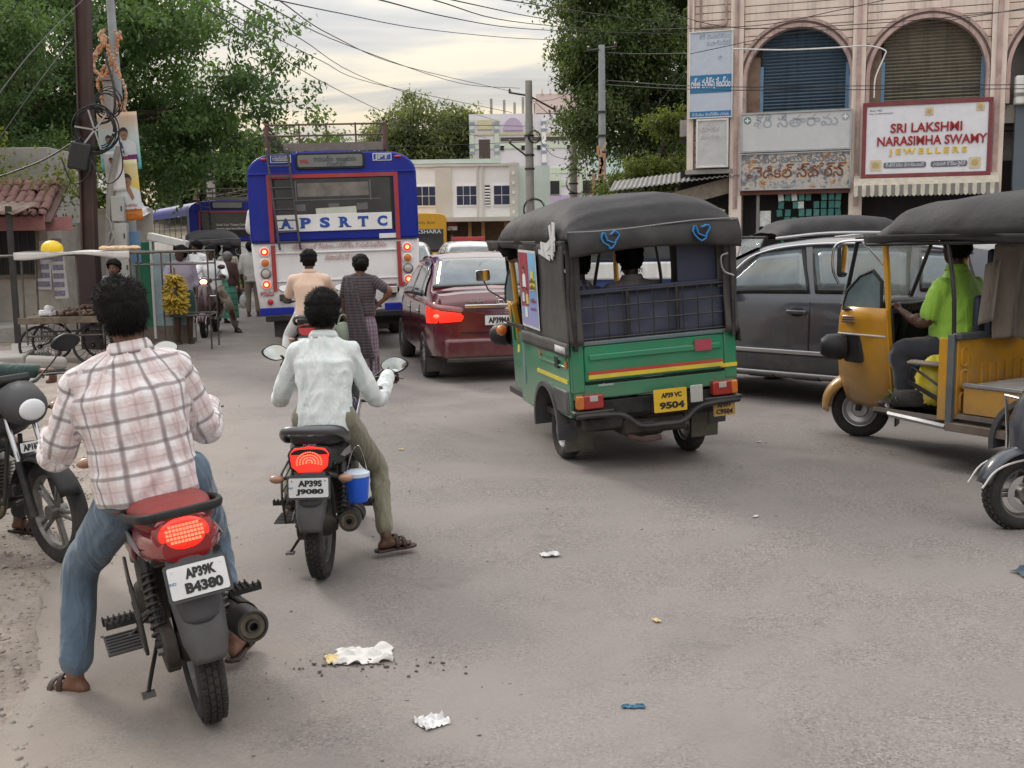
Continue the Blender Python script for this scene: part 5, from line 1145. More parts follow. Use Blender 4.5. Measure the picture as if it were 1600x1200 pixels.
#  people
SKIN=mat('skin_brown',(.155,.072,.043),.55,var=.12,vscale=9,bump=.12,bscale=90)
SKIND=mat('skin_dark',(.085,.040,.026),.55,var=.12,vscale=9,bump=.12,bscale=90)
HAIR=mat('black_hair',(.007,.006,.006),.75,spec=.15,var=.3,vscale=40,bump=.3,bscale=120)
HAIRG=mat('grey_hair',(.16,.15,.145),.6,var=.3,vscale=60,bump=.5,bscale=120)
SANDAL=mat('sandal_brown',(.035,.02,.015),.6,var=.2,dirt=.3);EYEW=mat('eye_white',(.6,.58,.55),.3,var=.02);EYEB=mat('eye_dark',(.01,.008,.007),.2)
def cloth(name,col,rough=.85,pat=None,wr=.55,wscale=7.0,var=.08,fine=True):
 """cloth using the 'cloth' attribute (u round the body, v down it, in metres)"""
 m=mat(name,col,rough,var=var,vscale=3,sheen=.25)
 N,L,b=nodes(m)
 a=N.new('ShaderNodeAttribute');a.attribute_name='cloth'
 sp=N.new('ShaderNodeSeparateXYZ');L.new(a.outputs['Vector'],sp.inputs[0])
 cur=b.inputs['Base Color'].links[0].from_socket
 for(axis,per,off,w,colr,fac)in(pat or[]):
  md=N.new('ShaderNodeMath');md.operation='MULTIPLY_ADD';md.inputs[1].default_value=1/per;md.inputs[2].default_value=off+100
  L.new(sp.outputs[axis],md.inputs[0])
  fr=N.new('ShaderNodeMath');fr.operation='FRACT';L.new(md.outputs[0],fr.inputs[0])
  s1=N.new('ShaderNodeMath');s1 .operation='SUBTRACT';s1 .inputs[1].default_value=.5;L.new(fr.outputs[0],s1 .inputs[0])
  ab=N.new('ShaderNodeMath');ab.operation='ABSOLUTE';L.new(s1 .outputs[0],ab.inputs[0])
  mr=N.new('ShaderNodeMapRange');mr.inputs[1].default_value=w/per/2+.006/per*.5;mr.inputs[2].default_value=max(0,w/per/2-.006/per*.5);mr.inputs[3].default_value=0;mr.inputs[4].default_value=fac
  L.new(ab.outputs[0],mr.inputs[0])
  mx=N.new('ShaderNodeMixRGB');mx.inputs[2].default_value=(*colr,1);L.new(mr.outputs[0],mx.inputs[0]);L.new(cur,mx.inputs[1]);cur=mx.outputs[0]
 L.new(cur,b.inputs['Base Color'])
 tcn=[n for n in N if n.type=='TEX_COORD'][0].outputs['Object']
 mpn=N.new('ShaderNodeMapping');mpn.inputs['Rotation'].default_value=(0.3,0.7,0.2);mpn.inputs['Scale'].default_value=(1.0,1.0,.42);L.new(tcn,mpn.inputs[0])
 nz=N.new('ShaderNodeTexNoise');nz.inputs['Scale'].default_value=wscale;nz.inputs['Detail'].default_value=3.5;nz.inputs['Distortion'].default_value=1.1;L.new(mpn.outputs[0],nz.inputs['Vector'])
 s2=N.new('ShaderNodeMath');s2 .operation='SUBTRACT';s2 .inputs[1].default_value=.5;L.new(nz.outputs['Fac'],s2 .inputs[0])
 a2=N.new('ShaderNodeMath');a2 .operation='ABSOLUTE';L.new(s2 .outputs[0],a2 .inputs[0])
 bp=N.new('ShaderNodeBump');bp.inputs['Strength'].default_value=wr;bp.inputs['Distance'].default_value=.06;bp.invert=True
 L.new(a2 .outputs[0],bp.inputs['Height'])
 if fine:
  n3=N.new('ShaderNodeTexNoise');n3 .inputs['Scale'].default_value=350;L.new(tcn,n3 .inputs['Vector'])
  b2=N.new('ShaderNodeBump');b2 .inputs['Strength'].default_value=.12;b2 .inputs['Distance'].default_value=.003;L.new(n3 .outputs['Fac'],b2 .inputs['Height']);L.new(bp.outputs[0],b2 .inputs['Normal']);L.new(b2 .outputs[0],b.inputs['Normal'])
 else:L.new(bp.outputs[0],b.inputs['Normal'])
 return m
def fuse(mb,name,m,parent,voxel,smooth=4,segs=None,wrinkle=0.0,wseed=0,tors=None):
 """union of the overlapping pieces of mb into ONE continuous surface"""
 me=bpy.data.meshes.new('tmp');me.from_pydata([tuple(v)for v in mb.v],[],mb.f)
 b=bmesh.new();b.from_mesh(me);bmesh.ops.recalc_face_normals(b,faces=b.faces[:]);b.to_mesh(me);b.free()
 o=bpy.data.objects.new('tmp',me);COL.objects.link(o)
 q=o.modifiers.new('r','REMESH');q.mode='VOXEL';q.voxel_size=voxel;q.use_smooth_shade=True
 q=o.modifiers.new('s','SMOOTH');q.factor=.5;q.iterations=smooth
 dg=bpy.context.evaluated_depsgraph_get()
 out_=bpy.data.meshes.new_from_object(o.evaluated_get(dg))
 bpy.data.objects.remove(o);bpy.data.meshes.remove(me)
 n=len(out_.vertices);co=np.empty(n*3);out_.vertices.foreach_get('co',co);co=co.reshape(-1,3)
 if tors is not None:
  c0,lat,up,fw,wd=[np.array(x)if not isinstance(x,float)else x for x in tors]
  d=co-c0;x=d@lat;z=d@up;y=d@fw
  uv=np.stack([np.arctan2(x/wd,-y/(wd*.62))*wd*.80,z,y*0],1)
  best=np.sqrt((x/wd)**2+(y/(wd*.7))**2);best[z>.62]+=.2
  axis_id=np.zeros(n)
  best=np.abs(best-1)*.12-.02
  off=.37
  for(a,b2,r)in(segs or[]):
   a=np.array(a);b2=np.array(b2);ab=b2-a;l=np.linalg.norm(ab);t=np.clip(((co-a)@ab)/l**2,0,1)
   pr=a+t[:,None]*ab;dv=co-pr;ds_=np.abs(np.linalg.norm(dv,axis=1)-r)
   dd=np.linalg.norm(dv,axis=1)
   ax=ab/l;uu=np.cross(ax,fw);uu/=np.linalg.norm(uu)+1e-9;vv=np.cross(ax,uu)
   ang=np.arctan2(dv@uu,dv@vv)
   sel=(dd<r*1.45)&(ds_<best+.01)&(np.abs(x)>wd*.82)
   uv[sel,0]=ang[sel]*r+off;uv[sel,1]=t[sel]*l+.13;best[sel]=ds_[sel]
  at_=out_.attributes.new('cloth','FLOAT_VECTOR','POINT');at_.data.foreach_set('vector',uv.astype(np.float32).ravel())
 if wrinkle:
  no=np.empty(n*3);out_.vertices.foreach_get('normal',no);no=no.reshape(-1,3)
  for i in range(n):
   p=Vector(co[i])
   w=noise.noise(Vector((p.x*3+wseed,p.y*3,p.z*2.2)))*1.6
   q1=noise.noise(Vector((p.x*9+w*2.2+wseed,p.y*9+w,p.z*5.2+w*2)))
   q2=noise.noise(Vector((p.x*19+w*3,p.y*19-w,p.z*12+wseed)))
   co[i]+=no[i]*max(-.0035,wrinkle*((1-abs(q1)*3.2)*.8+q2*.5-.15))
  out_.vertices.foreach_set('co',co.ravel());out_.update()
 out_.name=name;out_.materials.clear();out_.materials.append(m)
 out_.polygons.foreach_set('use_smooth',np.ones(len(out_.polygons),dtype=bool))
 o=bpy.data.objects.new(name,out_);COL.objects.link(o);o.parent=parent
 return o
def V3(p):return Vector(p)
def limb(mb,pts,rs,n=14):
 P=bez(pts,5)if len(pts)>2 else[V3(pts[0]).lerp(V3(pts[1]),t)for t in np.linspace(0,1,5)]
 R=np.interp(np.linspace(0,len(pts)-1,len(P)),range(len(pts)),rs)
 mb.tube(P,list(R),n)
 mb.sph(P[0],float(R[0]),12,8);mb.sph(P[-1],float(R[-1]),12,8)
def head_shape(mb,c,fw,up,s=1.0):
 f=V3(fw).normalized();u=V3(up);u=(u-f*u.dot(f)).normalized();x=f.cross(u)
 M_=Matrix((x,f,u)).transposed().to_4x4();M_.translation=V3(c);M_=M_@Matrix.Scale(s,4)
 old=mb.T;mb.T=M_
 mb.sph((0,-.008,.030),(.076,.096,.088),20,14)
 mb.sph((0,.020,-.030),(.060,.068,.080),18,12)
 mb.sph((0,.050,-.082),(.034,.030,.026),12,8)
 mb.sph((.036,.028,-.052),(.026,.042,.038),10,8);mb.sph((-.036,.028,-.052),(.026,.042,.038),10,8)
 mb.sph((0,.082,.022),(.050,.014,.010),12,6)
 mb.tube([(0,.084,.012),(0,.098,-.018),(0,.090,-.030)],[.009,.013,.011],8)
 mb.sph((.013,.088,-.028),(.009,.010,.008),8,6);mb.sph((-.013,.088,-.028),(.009,.010,.008),8,6)
 mb.sph((0,.083,-.050),(.022,.010,.006),10,6);mb.sph((0,.081,-.060),(.019,.010,.006),10,6)
 mb.sph((.044,.066,-.012),(.018,.014,.014),8,6);mb.sph((-.044,.066,-.012),(.018,.014,.014),8,6)
 for s_ in(-1,1):
  mb.sph((s_*.078,-.006,-.002),(.010,.020,.031),10,8,rot=(.15,0,-.35*s_))
 mb.T=old
 return M_
def hair_mesh(parent,M_,m,style='short',seed=0,strands=0,vol=1.0):
 nu,nv=56,36;keep={};V=[];Fs=[]
 def pt(a,b):
  x,y,z=math.cos(b)*math.sin(a),math.cos(b)*math.cos(a),math.sin(b)
  p=Vector((x*.082,y*.103-.008,z*.094+.030))
  th=.013*vol+(.012*vol if z>.3 else 0)
  nn=noise.fractal(Vector((x*3.2+seed,y*3.2,z*3.2)),.7,2,4)
  p+=Vector((x,y,z)).normalized()*(th+.011*vol*nn)
  return p,(x,y,z)
 def hairy(d):
  x,y,z=d
  if z>.62:return True
  if y>.30:return z>.30+.35*(y-.3)-.25*abs(x)
  if y>.02:return z>-.10-.2*(1-abs(x))
  return z>-.80 if abs(x)<.75 else z>-.35
 mb=MB();idx={}
 for j in range(nv+1):
  for i in range(nu):
   a=2*PI*i/nu;b2=-PI/2+PI*j/nv
   p,d=pt(a,b2);idx[(i,j)]=len(V);V.append(p)
   keep[(i,j)]=hairy(d)
 for j in range(nv):
  for i in range(nu):
   i2=(i+1)%nu;q=[(i,j),(i2,j),(i2,j+1),(i,j+1)]
   if sum(keep[k]for k in q)>=3:Fs.append([idx[k]for k in q])
 used=sorted({k for f in Fs for k in f});mp_={k:n for n,k in enumerate(used)}
 mb.v=[tuple(M_@V[k])for k in used];mb.f=[tuple(mp_[k]for k in f)for f in Fs];mb.mi=[0]*len(mb.f)
 h=mb.build('hair',m,parent,ang=80,solid=.016,fixn=False)
 if style=='bun':
  b_=MB();b_.T=M_;b_.sph((0,-.135,.035),(.055,.040,.050),14,10);b_.build('hair_bun',m,h,ang=80)
 if strands:
  rg=np.random.default_rng(seed+5);cand=[k for k in used]
  P=np.array([V[k][:]for k in cand]);sel=rg.integers(0,len(P),strands);p=P[sel]+rg.normal(0,.004,(strands,3))
  nrm=p-np.array([0,-.008,.03]);nrm/=np.linalg.norm(nrm,axis=1)[:,None]
  d=nrm*.40+rg.normal(0,.32,(strands,3));d[:,2]+=np.where(p[:,2]>.07,.0,-1.1);d[:,1]+=np.where(p[:,2]>.05,.55,-.1);d/=np.linalg.norm(d,axis=1)[:,None]
  L_=rg.uniform(.014,.036,(strands,1));sd_=np.cross(d,nrm);sd_/=np.linalg.norm(sd_,axis=1)[:,None]+1e-9;w=rg.uniform(.0008,.0018,(strands,1))
  p0=p-nrm*.003;p1=p0+d*L_*.55;d2=d.copy();d2[:,2]-=.6;d2/=np.linalg.norm(d2,axis=1)[:,None];p2=p1+d2*L_*.5
  Q=np.stack([p0-sd_*w,p0+sd_*w,p1+sd_*w*.8,p1-sd_*w*.8,p1-sd_*w*.8,p1+sd_*w*.8,p2+sd_*w*.2,p2-sd_*w*.2],1).reshape(-1,3)
  Mn=np.array(M_);Q=Q@Mn[:3,:3].T+Mn[:3,3]
  tag(bigmesh('hair_strands',Q,np.arange(strands*2)[:,None]*4+np.array([0,1,2,3]),m,h),kind='stuff')
 return h
def hand(mb,W,G,ax,s=1.0,curl=True,palm=None):
 """hand from wrist W around grip centre G (axis ax), five separate fingers; curl=False: relaxed hand pointing W->G"""
 W=V3(W);G=V3(G);A=V3(ax).normalized()
 d=(G-W).normalized()
 if curl:
  r=.024;rad=(W-G);rad-=A*rad.dot(A);rad.normalize()
  up=A.cross(rad)
  if up.z<0:up=-up
  pc=G+up*(r+.012)+rad*.028
  mb.loft([[W+(q[0]*A*.022+q[1]*up*.014)for q in((-1,-1),(1,-1),(1,1),(-1,1))],[pc+rad*.012+(q[0]*A*.040+q[1]*up*.013)for q in((-1,-1),(1,-1),(1,1),(-1,1))],[pc-rad*.028+(q[0]*A*.040+q[1]*up*.011)for q in((-1,-1),(1,-1),(1,1),(-1,1))]])
  mb.sph(pc,(.040*s,)*3 if False else(.030,.030,.024),10,8)
  for k,(o_,ln)in enumerate(((-.030,.9),(-.010,1.05),(.010,1.0),(.029,.8))):
   pts=[]
   for t in np.linspace(.15,1.0,6):
    a=t*PI*1.15*ln
    pts.append(G+A*o_+(up*math.cos(a)-rad*math.sin(a))*(r+.008))
   mb.tube(pts,[.0095,.0095,.009,.0085,.008,.007],7);mb.sph(pts[-1],.0072,6,5)
  sgn=1 if W.x<G.x else-1
  tp=[pc+A*.034*1+rad*.01,pc+A*.05-up*.018,G+A*.045-up*.02-rad*.012,G+A*.03-up*.030-rad*.022]
  mb.tube(bez(tp,3),list(np.linspace(.012,.008,10)),7)
 else:
  n=V3(palm or(0,1,0));n=(n-d*n.dot(d)).normalized();sdv=d.cross(n)
  mb.loft([[W+d*t+sdv*(q[0]*w)+n*(q[1]*h)for q in((-1,-.6),(-.6,-1),(.6,-1),(1,-.6),(1,.6),(.6,1),(-.6,1),(-1,.6))]for t,w,h in((-.01,.022,.017),(.03,.034,.016),(.07,.040,.014),(.092,.038,.012))])
  for k,(o_,ln)in enumerate(((-.030,.060),(-.010,.074),(.010,.070),(.029,.055))):
   p0=W+d*.088+sdv*o_
   mb.tube(bez([p0,p0+d*ln*.4+n*.004,p0+d*ln*.75+n*.018,p0+d*ln*.85+n*.036],2),[.009,.009,.0085,.008,.0075,.007,.0065],7)
  p0=W+d*.025+sdv*-.028
  mb.tube(bez([p0,p0+d*.03-sdv*.022+n*.01,p0+d*.065-sdv*.02+n*.022],3),list(np.linspace(.013,.008,7)),7)
def foot(mb,an,toe,s=1.0):
 an=V3(an);t=V3(toe);t.z=0;t.normalize();sd_=Vector((t.y,-t.x,0));g=an.z-.075*s
 base=Vector((an.x,an.y,g))
 mb.sph(an-t*.018*s-Vector((0,0,.045*s)),(.030*s,.030*s,.028*s),10,8)
 secs=[]
 for y,w,h in((-.055,.018,.030),(-.03,.032,.058),(.02,.034,.075),(.07,.040,.052),(.12,.045,.034),(.155,.043,.024)):
  secs.append([base+t*(y*s)+sd_*(w*s*math.cos(a))+Vector((0,0,h*s*(.5+.5*math.sin(a))))for a in np.linspace(0,2*PI,13)[:-1]])
 mb.loft(secs)
 limb(mb,[an,base+t*.01*s+Vector((0,0,.03))],[.034*s,.034*s],10)
 for k in range(5):
  o_=(-.034+.017*k)*s
  L_=(.040-.006*abs(k-1))*s
  p=base+t*(.145-.004*k*k*.4)*s+sd_*o_+Vector((0,0,.012*s))
  mb.tube([p,p+t*L_],[.010*s,.0085*s],7);mb.sph(p+t*L_,.0086*s,6,5)
 return base,t,sd_
def sandal(parent,base,t,sd_,m=SANDAL,s=1.0,closed=False):
 M_=Matrix((sd_,t,Vector((0,0,1)))).transposed().to_4x4();M_.translation=base
 outl=[(.034,-.065),(.038,-.02),(.036,.04),(.048,.11),(.046,.17),(.025,.20),(-.01,.203),(-.040,.185),(-.048,.13),(-.038,.04),(-.038,-.02),(-.034,-.065),(0,-.078)]
 o=MB().plate([(x*s,y*s)for x,y in outl],.016,M_@Matrix.Translation((0,0,-.016))).build('sandal',m,parent,bev=.003,seg=1)
 if closed:
  mb=MB();mb.T=M_
  mb.loft([[(w*s*math.cos(a),y*s,max(-.0,h*s*math.sin(a)))for a in np.linspace(0,PI,9)]for y,w,h in((-.07,.03,.06),(-.03,.042,.075),(.03,.042,.088),(.09,.050,.062),(.15,.050,.045),(.20,.03,.028))],closed=False,caps=False);mb.build('upper',m,o,solid=.006)
  return o
 mb=MB();mb.T=M_
 for y0,h,w in((.105,.058,.052),(.06,.080,.044)):
  secs=[[(w*s*math.cos(a),(y0+d_)*s,h*s*math.sin(a))for d_ in(-.012,.012)]for a in np.linspace(0,PI,11)]
  mb.loft(secs,closed=False,caps=False)
 mb.build('strap',m,o,solid=.005);return o
def person(name,loc,rz,label,J,skin=SKIN,shirt=None,trousers=None,hair=HAIR,hstyle='short',b=1.0,voxel=.016,group=None,grips=None,sleeve='short',shoes=SANDAL,strands=0,hvol=1.0,lean=0,scale=1.0,wrinkle=0.0,hem=.10,face=False,legs=True,beard=False,closed=False,collar=True,extra=None,belly=0.0,cuff_l=.06,moust=False,hand_palm=None,shirt_b=1.0):
 r=empty(name,loc,rz,label,'person',group,ry=-lean);r.scale=(scale,)*3
 g={k:V3(v)for k,v in J.items()}
 pel,che,nk,hd=g['pel'],g['che'],g['nk'],g['hd']
 lat=(g['shR']-g['shL']).normalized();up=(che-pel).normalized();fw=up.cross(lat).normalized();lat=fw.cross(up).normalized()
 hf=g.get('hf',fw);hup=g.get('hup',(hd-nk).normalized()*.6+Vector((0,0,.6)))
 mb=MB()
 def ring_(c,w,d,lt,fv,n=18):return[c+lt*(w*math.copysign(abs(math.cos(a))**.85,math.cos(a)))+fv*(d*math.sin(a))for a in np.linspace(0,2*PI,n+1)[:-1]]
 hl=(g['hipR']-g['hipL']).normalized()
 def torso(mb,inf=0.0,low=-.10,top=True,bl=1.0):
  st=[(low,.15,.105),(0.0,.158,.115),(.22,.146,.108),(.5,.142,.104),(.8,.16,.112),(1.0,.168,.110)]
  secs=[]
  for t,w,d in st:
   c=pel.lerp(che,t)if t>=0 else pel+up*t
   lt=hl.lerp(lat,max(0,min(1,t))).normalized()
   secs.append(ring_(c+fw*(belly*math.sin(PI*min(1,max(0,t+.1)))),w*b*bl+inf,d*b*bl+inf+(belly*.8 if.0<t<.8 else 0),lt,fw))
  shm=(g['shL']+g['shR'])/2
  secs.append(ring_(che.lerp(shm,.75),.150*b*bl+inf,.088*b+inf,lat,fw))
  secs.append(ring_(shm.lerp(nk,.35)+up*.01,.105*b+inf,.070*b+inf,lat,fw))
  secs.append(ring_(nk+up*.0,.058+inf,.056+inf,lat,fw))
  mb.loft(secs)
  for s in('L','R'):mb.sph(g['sh'+s],.048*b+inf*.5,12,8)
  for s in('L','R'):limb(mb,[shm.lerp(g['sh'+s],.3)+up*.012,g['sh'+s]],[.058*b+inf,.047*b+inf*.6])
 torso(mb)
 limb(mb,[nk-up*.03,nk.lerp(hd,.75)-V3(hf).normalized()*.012],[.056,.053])
 M_h=head_shape(mb,hd,hf,hup)
 for s in('L','R'):
  limb(mb,[g['sh'+s],g['el'+s],g['wr'+s]],[.052*b,.040*b,.026])
  mb.sph(g['sh'+s].lerp(g['el'+s],.35),.050*b,10,8)
  fm=g['el'+s].lerp(g['wr'+s],.28);mb.sph(fm,.042*b,10,8)
  if grips and s in grips:hand(mb,g['wr'+s],grips[s][0],grips[s][1])
  else:
   d=(g['wr'+s]-g['el'+s]).normalized();hand(mb,g['wr'+s],g['wr'+s]+d*.1,lat,curl=False,palm=(hand_palm or{}).get(s,tuple(lat*(1 if s=='L' else-1))))
  if legs:
   limb(mb,[g['hip'+s],g['kn'+s],g['an'+s]],[.082*b,.056*b,.036]);mb.sph(g['kn'+s].lerp(g['an'+s],.3),.055*b,10,8)
 ft={}
 if legs:
  for s in('L','R'):ft[s]=foot(mb,g['an'+s],g.get('toe'+s,fw))
 body=fuse(mb,'body',skin,r,voxel,3)
 segs=[(g['sh'+s],g['el'+s],.07)for s in 'LR']+[(g['el'+s],g['wr'+s],.055)for s in 'LR']
 T_=(pel+up*-.1,lat,up,fw,.17*b)
 if shirt is not None:
  mb=MB();torso(mb,.024,-hem,bl=shirt_b)
  for t_,w_,d_ in((-hem+.02,.178,.140),(.05,.178,.138),(.3,.170,.128),(.6,.168,.122),(.85,.172,.118)):
   c_=pel.lerp(che,t_)if t_>=0 else pel+up*t_
   mb.loft([ring_(c_+up*q_,w_*b*shirt_b*k_,d_*b*shirt_b*k_+belly,hl.lerp(lat,max(0,t_)).normalized(),fw)for q_,k_ in((-.045,.97),(0,1),(.05,.97))])
  for s in('L','R'):
   sh,el,wr=g['sh'+s],g['el'+s],g['wr'+s]
   if sleeve=='short':e=sh.lerp(el,.72);limb(mb,[sh,sh.lerp(e,.5),e],[.068*b,.066*b,.064*b])
   elif sleeve=='half':e=el.lerp(wr,.35);limb(mb,[sh,el,e],[.070*b,.060*b,.056*b])
   else:limb(mb,[sh-up*.008,el,el.lerp(wr,.90)],[.059*b,.058*b,.047*b]);d_=(wr-el).normalized();mb.tube([el.lerp(wr,.78),el.lerp(wr,.92)],[.046*b,.044*b],12)
  sho=fuse(mb,'shirt',shirt,r,voxel*.9,7,segs,wrinkle,hash(label)%50 if False else len(label),T_)
  if collar:
   cm=MB();n=20;pts=[]
   for k in range(n+1):
    a=R_(-150)+R_(300)*k/n-PI/2
    pts.append((math.cos(a),math.sin(a)))
   c=nk+up*.004+fw*.004
   secs=[[c+lat*(x*(.072+o2))+fw*(y*(.066+o2))+up*h for h,o2 in((-.018,.010),(.016,.003),(.034,.0),(.020,.009),(-.012,.019))]for x,y in pts]
   cm.loft(secs,caps=False,closed=False);cm.build('collar',shirt,sho,ang=70,solid=.004)
   at_=sho.children[0].data.attributes.new('cloth','FLOAT_VECTOR','POINT');at_.data.foreach_set('vector',np.array([(v.co.x*1.0,v.co.z,0)for v in sho.children[0].data.vertices],dtype=np.float32).ravel())
 if trousers is not None and legs:
  mb=MB();lt=hl
  mb.loft([ring_(pel+up*t,w*b+.012,d*b+.012,lt,fw)for t,w,d in((-.12,.11,.09),(-.06,.158,.118),(.0,.162,.118),(.09,.150,.108))])
  for s in('L','R'):
   hp,kn,an=g['hip'+s],g['kn'+s],g['an'+s]
   e=kn.lerp(an,1-cuff_l/max(.1,(an-kn).length));limb(mb,[hp,hp.lerp(kn,.5),kn,kn.lerp(e,.5),e],[.100*b,.086*b,.069*b,.064*b,.058*b])
   mb.sph(hp-fw*.02,.105*b,12,8)
  fuse(mb,'trousers',trousers,r,voxel,3,[(g['hip'+s],g['kn'+s],.1)for s in 'LR']+[(g['kn'+s],g['an'+s],.07)for s in 'LR'],wrinkle*.6,9,T_)
 hm=hair_mesh(r,M_h,hair,hstyle,len(label),strands,hvol)
 if shoes and legs:
  for s in('L','R'):sandal(r,*ft[s],m=shoes,closed=closed)
 if face:
  for s in(-1,1):
   e=MB();e.T=M_h;e.sph((s*.031,.077,.005),(.014,.011,.008),10,8);e=e.build('eye',EYEW,r);q=MB();q.T=M_h;q.sph((s*.031,.086,.005),(.006,.004,.006),8,6);q.build('iris',EYEB,e)
   q=MB();q.T=M_h;q.tube([(s*.012,.094,.022),(s*.03,.092,.028),(s*.05,.078,.022)],[.003,.004,.002],6);q.build('eyebrow',HAIR,r)
  if beard:
   q=MB();q.T=M_h;q.sph((0,.040,-.085),(.050,.042,.030),14,8);q.sph((.045,.025,-.055),(.018,.035,.035),10,6);q.sph((-.045,.025,-.055),(.018,.035,.035),10,6);q.sph((0,.089,-.042),(.026,.008,.006),10,6);fuse(q,'beard',HAIR,r,.006,2)
  elif moust:
   q=MB();q.T=M_h;q.tube([(-.028,.084,-.044),(0,.096,-.040),(.028,.084,-.044)],[.003,.006,.003],6);q.build('moustache',HAIR,r)
  q=MB();q.T=M_h;q.tube([(-.022,.088,-.056),(0,.094,-.0545),(.022,.088,-.056)],[.002,.0045,.002],6);q.build('lips',mat('lips',(.13,.045,.035),.5),r)
 return r,g,M_h,body
def sitJ(hipy=.33,seat=.80,lean=.08,kz=.52,foot_y=.42,foot_z=.40,knee_y=.68,sp=.22,grip=(.33,.90,1.02),H=.60,sw=.185,ft=None,kn=None,hx=0.0,el=None):
 """astride a motorcycle, facing +Y"""
 pz=seat+.09
 J=dict(pel=(0,hipy,pz),che=(hx*.7,hipy+lean*.6,pz+H*.58),nk=(hx,hipy+lean,pz+H*.86),hd=(hx*1.1,hipy+lean+.035,pz+H*.86+.135))
 shz=pz+H*.71
 for s,k in(('L',-1),('R',1)):
  J['sh'+s]=(hx*.9+k*sw,hipy+lean*.85,shz)
  J['wr'+s]=(k*(grip[0]+.0),grip[1]-.075,grip[2]+.035)
  J['el'+s]=(k*(sw+.10),(hipy+lean+grip[1])/2-.06,(shz+grip[2])/2-.10)
  J['hip'+s]=(k*.10,hipy+.02,pz-.02)
  J['kn'+s]=(k*sp,knee_y,kz);J['an'+s]=(k*(sp-.0),foot_y,foot_z)
  J['toe'+s]=(k*.2,1,0)
 if ft:
  for s,v in ft.items():J['an'+s]=v
 if kn:
  for s,v in kn.items():J['kn'+s]=v
 if el:
  for s,v in el.items():J['el'+s]=v
 J['grips']=None;del J['grips']
 return J
def gripsof(g,ax=(1,0,0)):return{'L':((-g[0],g[1],g[2]),ax),'R':(g,ax)}
PLAID=cloth('plaid_shirt',(.74,.72,.735),wr=.5,wscale=9,pat=[(0,.098,.5,.046,(.58,.42,.41),.42),(1,.104,.5,.046,(.58,.42,.41),.36),(0,.098,0.0,.012,(.16,.12,.125),.75),(1,.104,0.0,.014,(.16,.12,.125),.72),(0,.098,.5,.006,(.36,.24,.24),.5),(1,.104,.5,.006,(.36,.24,.24),.4)])
MINTS=cloth('pale_check_shirt',(.66,.70,.70),wr=.5,wscale=9,pat=[(0,.105,.2,.040,(.42,.52,.52),.20),(1,.12,.2,.045,(.42,.52,.52),.16),(0,.105,.7,.005,(.7,.7,.7),.5),(1,.12,.72,.006,(.7,.7,.7),.5)])
DENIM=cloth('denim',(.082,.125,.175),wr=.6,wscale=7,var=.28);KHAKI=cloth('khaki_cloth',(.175,.165,.115),wr=.6,wscale=7)
PEACHS=cloth('peach_shirt',(.66,.48,.37),wr=.35);WHITES=cloth('white_shirt',(.80,.81,.84),wr=.4);DARKT=cloth('dark_trousers',(.025,.028,.038),wr=.4);GREENS=cloth('lime_shirt',(.30,.56,.06),wr=.4,rough=.7)
TAN=cloth('tan_trousers',(.21,.17,.13),wr=.4);TEALS=cloth('teal_shirt',(.018,.050,.045),wr=.5);DARKC=cloth('dark_shirt',(.03,.03,.04),wr=.4)
gp=(.33,.92,1.02)
J=sitJ(hipy=.30,seat=.80,lean=.05,H=.60,sw=.185,hx=-.005,grip=gp,ft={'L':(-.44,.50,.115),'R':(.20,.46,.105)},kn={'L':(-.33,.60,.52),'R':(.215,.68,.50)},el={'L':(-.34,.44,1.04),'R':(.24,.46,1.02)})
J['pel']=(-.035,.30,.89);J['che']=(-.04,.33,1.24);J['shR']=(.155,.35,1.315);J['shL']=(-.215,.35,1.315);J['toeL']=(-.55,.55,0);J['toeR']=(.5,.9,0);J['hf']=(-.12,1,-.05)
person('person',(-1.10,3.72,.012),R_(25.5),'heavy built rider in pink and grey plaid shirt and blue jeans on the red motorcycle',J,shirt=PLAID,trousers=DENIM,b=1.12,voxel=.0105,sleeve='long',grips=gripsof(gp),strands=11000,hvol=.7,lean=R_(7),scale=.93,wrinkle=.010,hem=.04,shirt_b=1.05,belly=.02)
J=sitJ(hipy=.28,seat=.79,lean=.12,H=.53,sw=.165,hx=-.01,grip=gp,ft={'R':(.33,.36,.125),'L':(-.26,.46,.36)},kn={'R':(.27,.56,.50),'L':(-.23,.72,.60)},el={'L':(-.30,.50,.96),'R':(.28,.50,.95)})
J['toeR']=(.9,.6,0);J['hf']=(.12,1,-.08)
person('person',(-.97,5.33,.014),R_(1),'slim rider in pale green checked shirt and khaki trousers on the second motorcycle',J,skin=SKIND,shirt=MINTS,trousers=KHAKI,b=.94,voxel=.0105,sleeve='long',grips=gripsof(gp),strands=9000,hvol=.95,scale=.88,wrinkle=.010,hem=.07)
J=sitJ(hipy=.10,seat=.80,lean=-.05,H=.60,grip=gp,ft={'L':(-.36,.50,.10),'R':(.34,.55,.10)},kn={'L':(-.3,.7,.5),'R':(.3,.7,.5)})
person('person',(-3.50,6.20,0),R_(-117),'rider in a dark teal shirt cut off by the left edge on the black motorcycle',J,shirt=TEALS,trousers=DARKT,voxel=.016,sleeve='long',grips=gripsof(gp),scale=.93)
J=sitJ(hipy=.30,seat=.80,lean=.06,H=.60,grip=gp,sw=.195,ft={'L':(-.34,.34,.30),'R':(.3,.4,.34)},kn={'L':(-.30,.6,.6),'R':(.28,.65,.6)})
person('person',(-2.31,12.4,.014),R_(6),'rider in a plain peach shirt and white trousers waiting right behind the bus',J,skin=SKIND,shirt=PEACHS,trousers=cloth('white_trousers',(.55,.55,.55),wr=.4),voxel=.016,sleeve='short',grips=gripsof(gp),scale=.93,hem=.14,b=1.08)
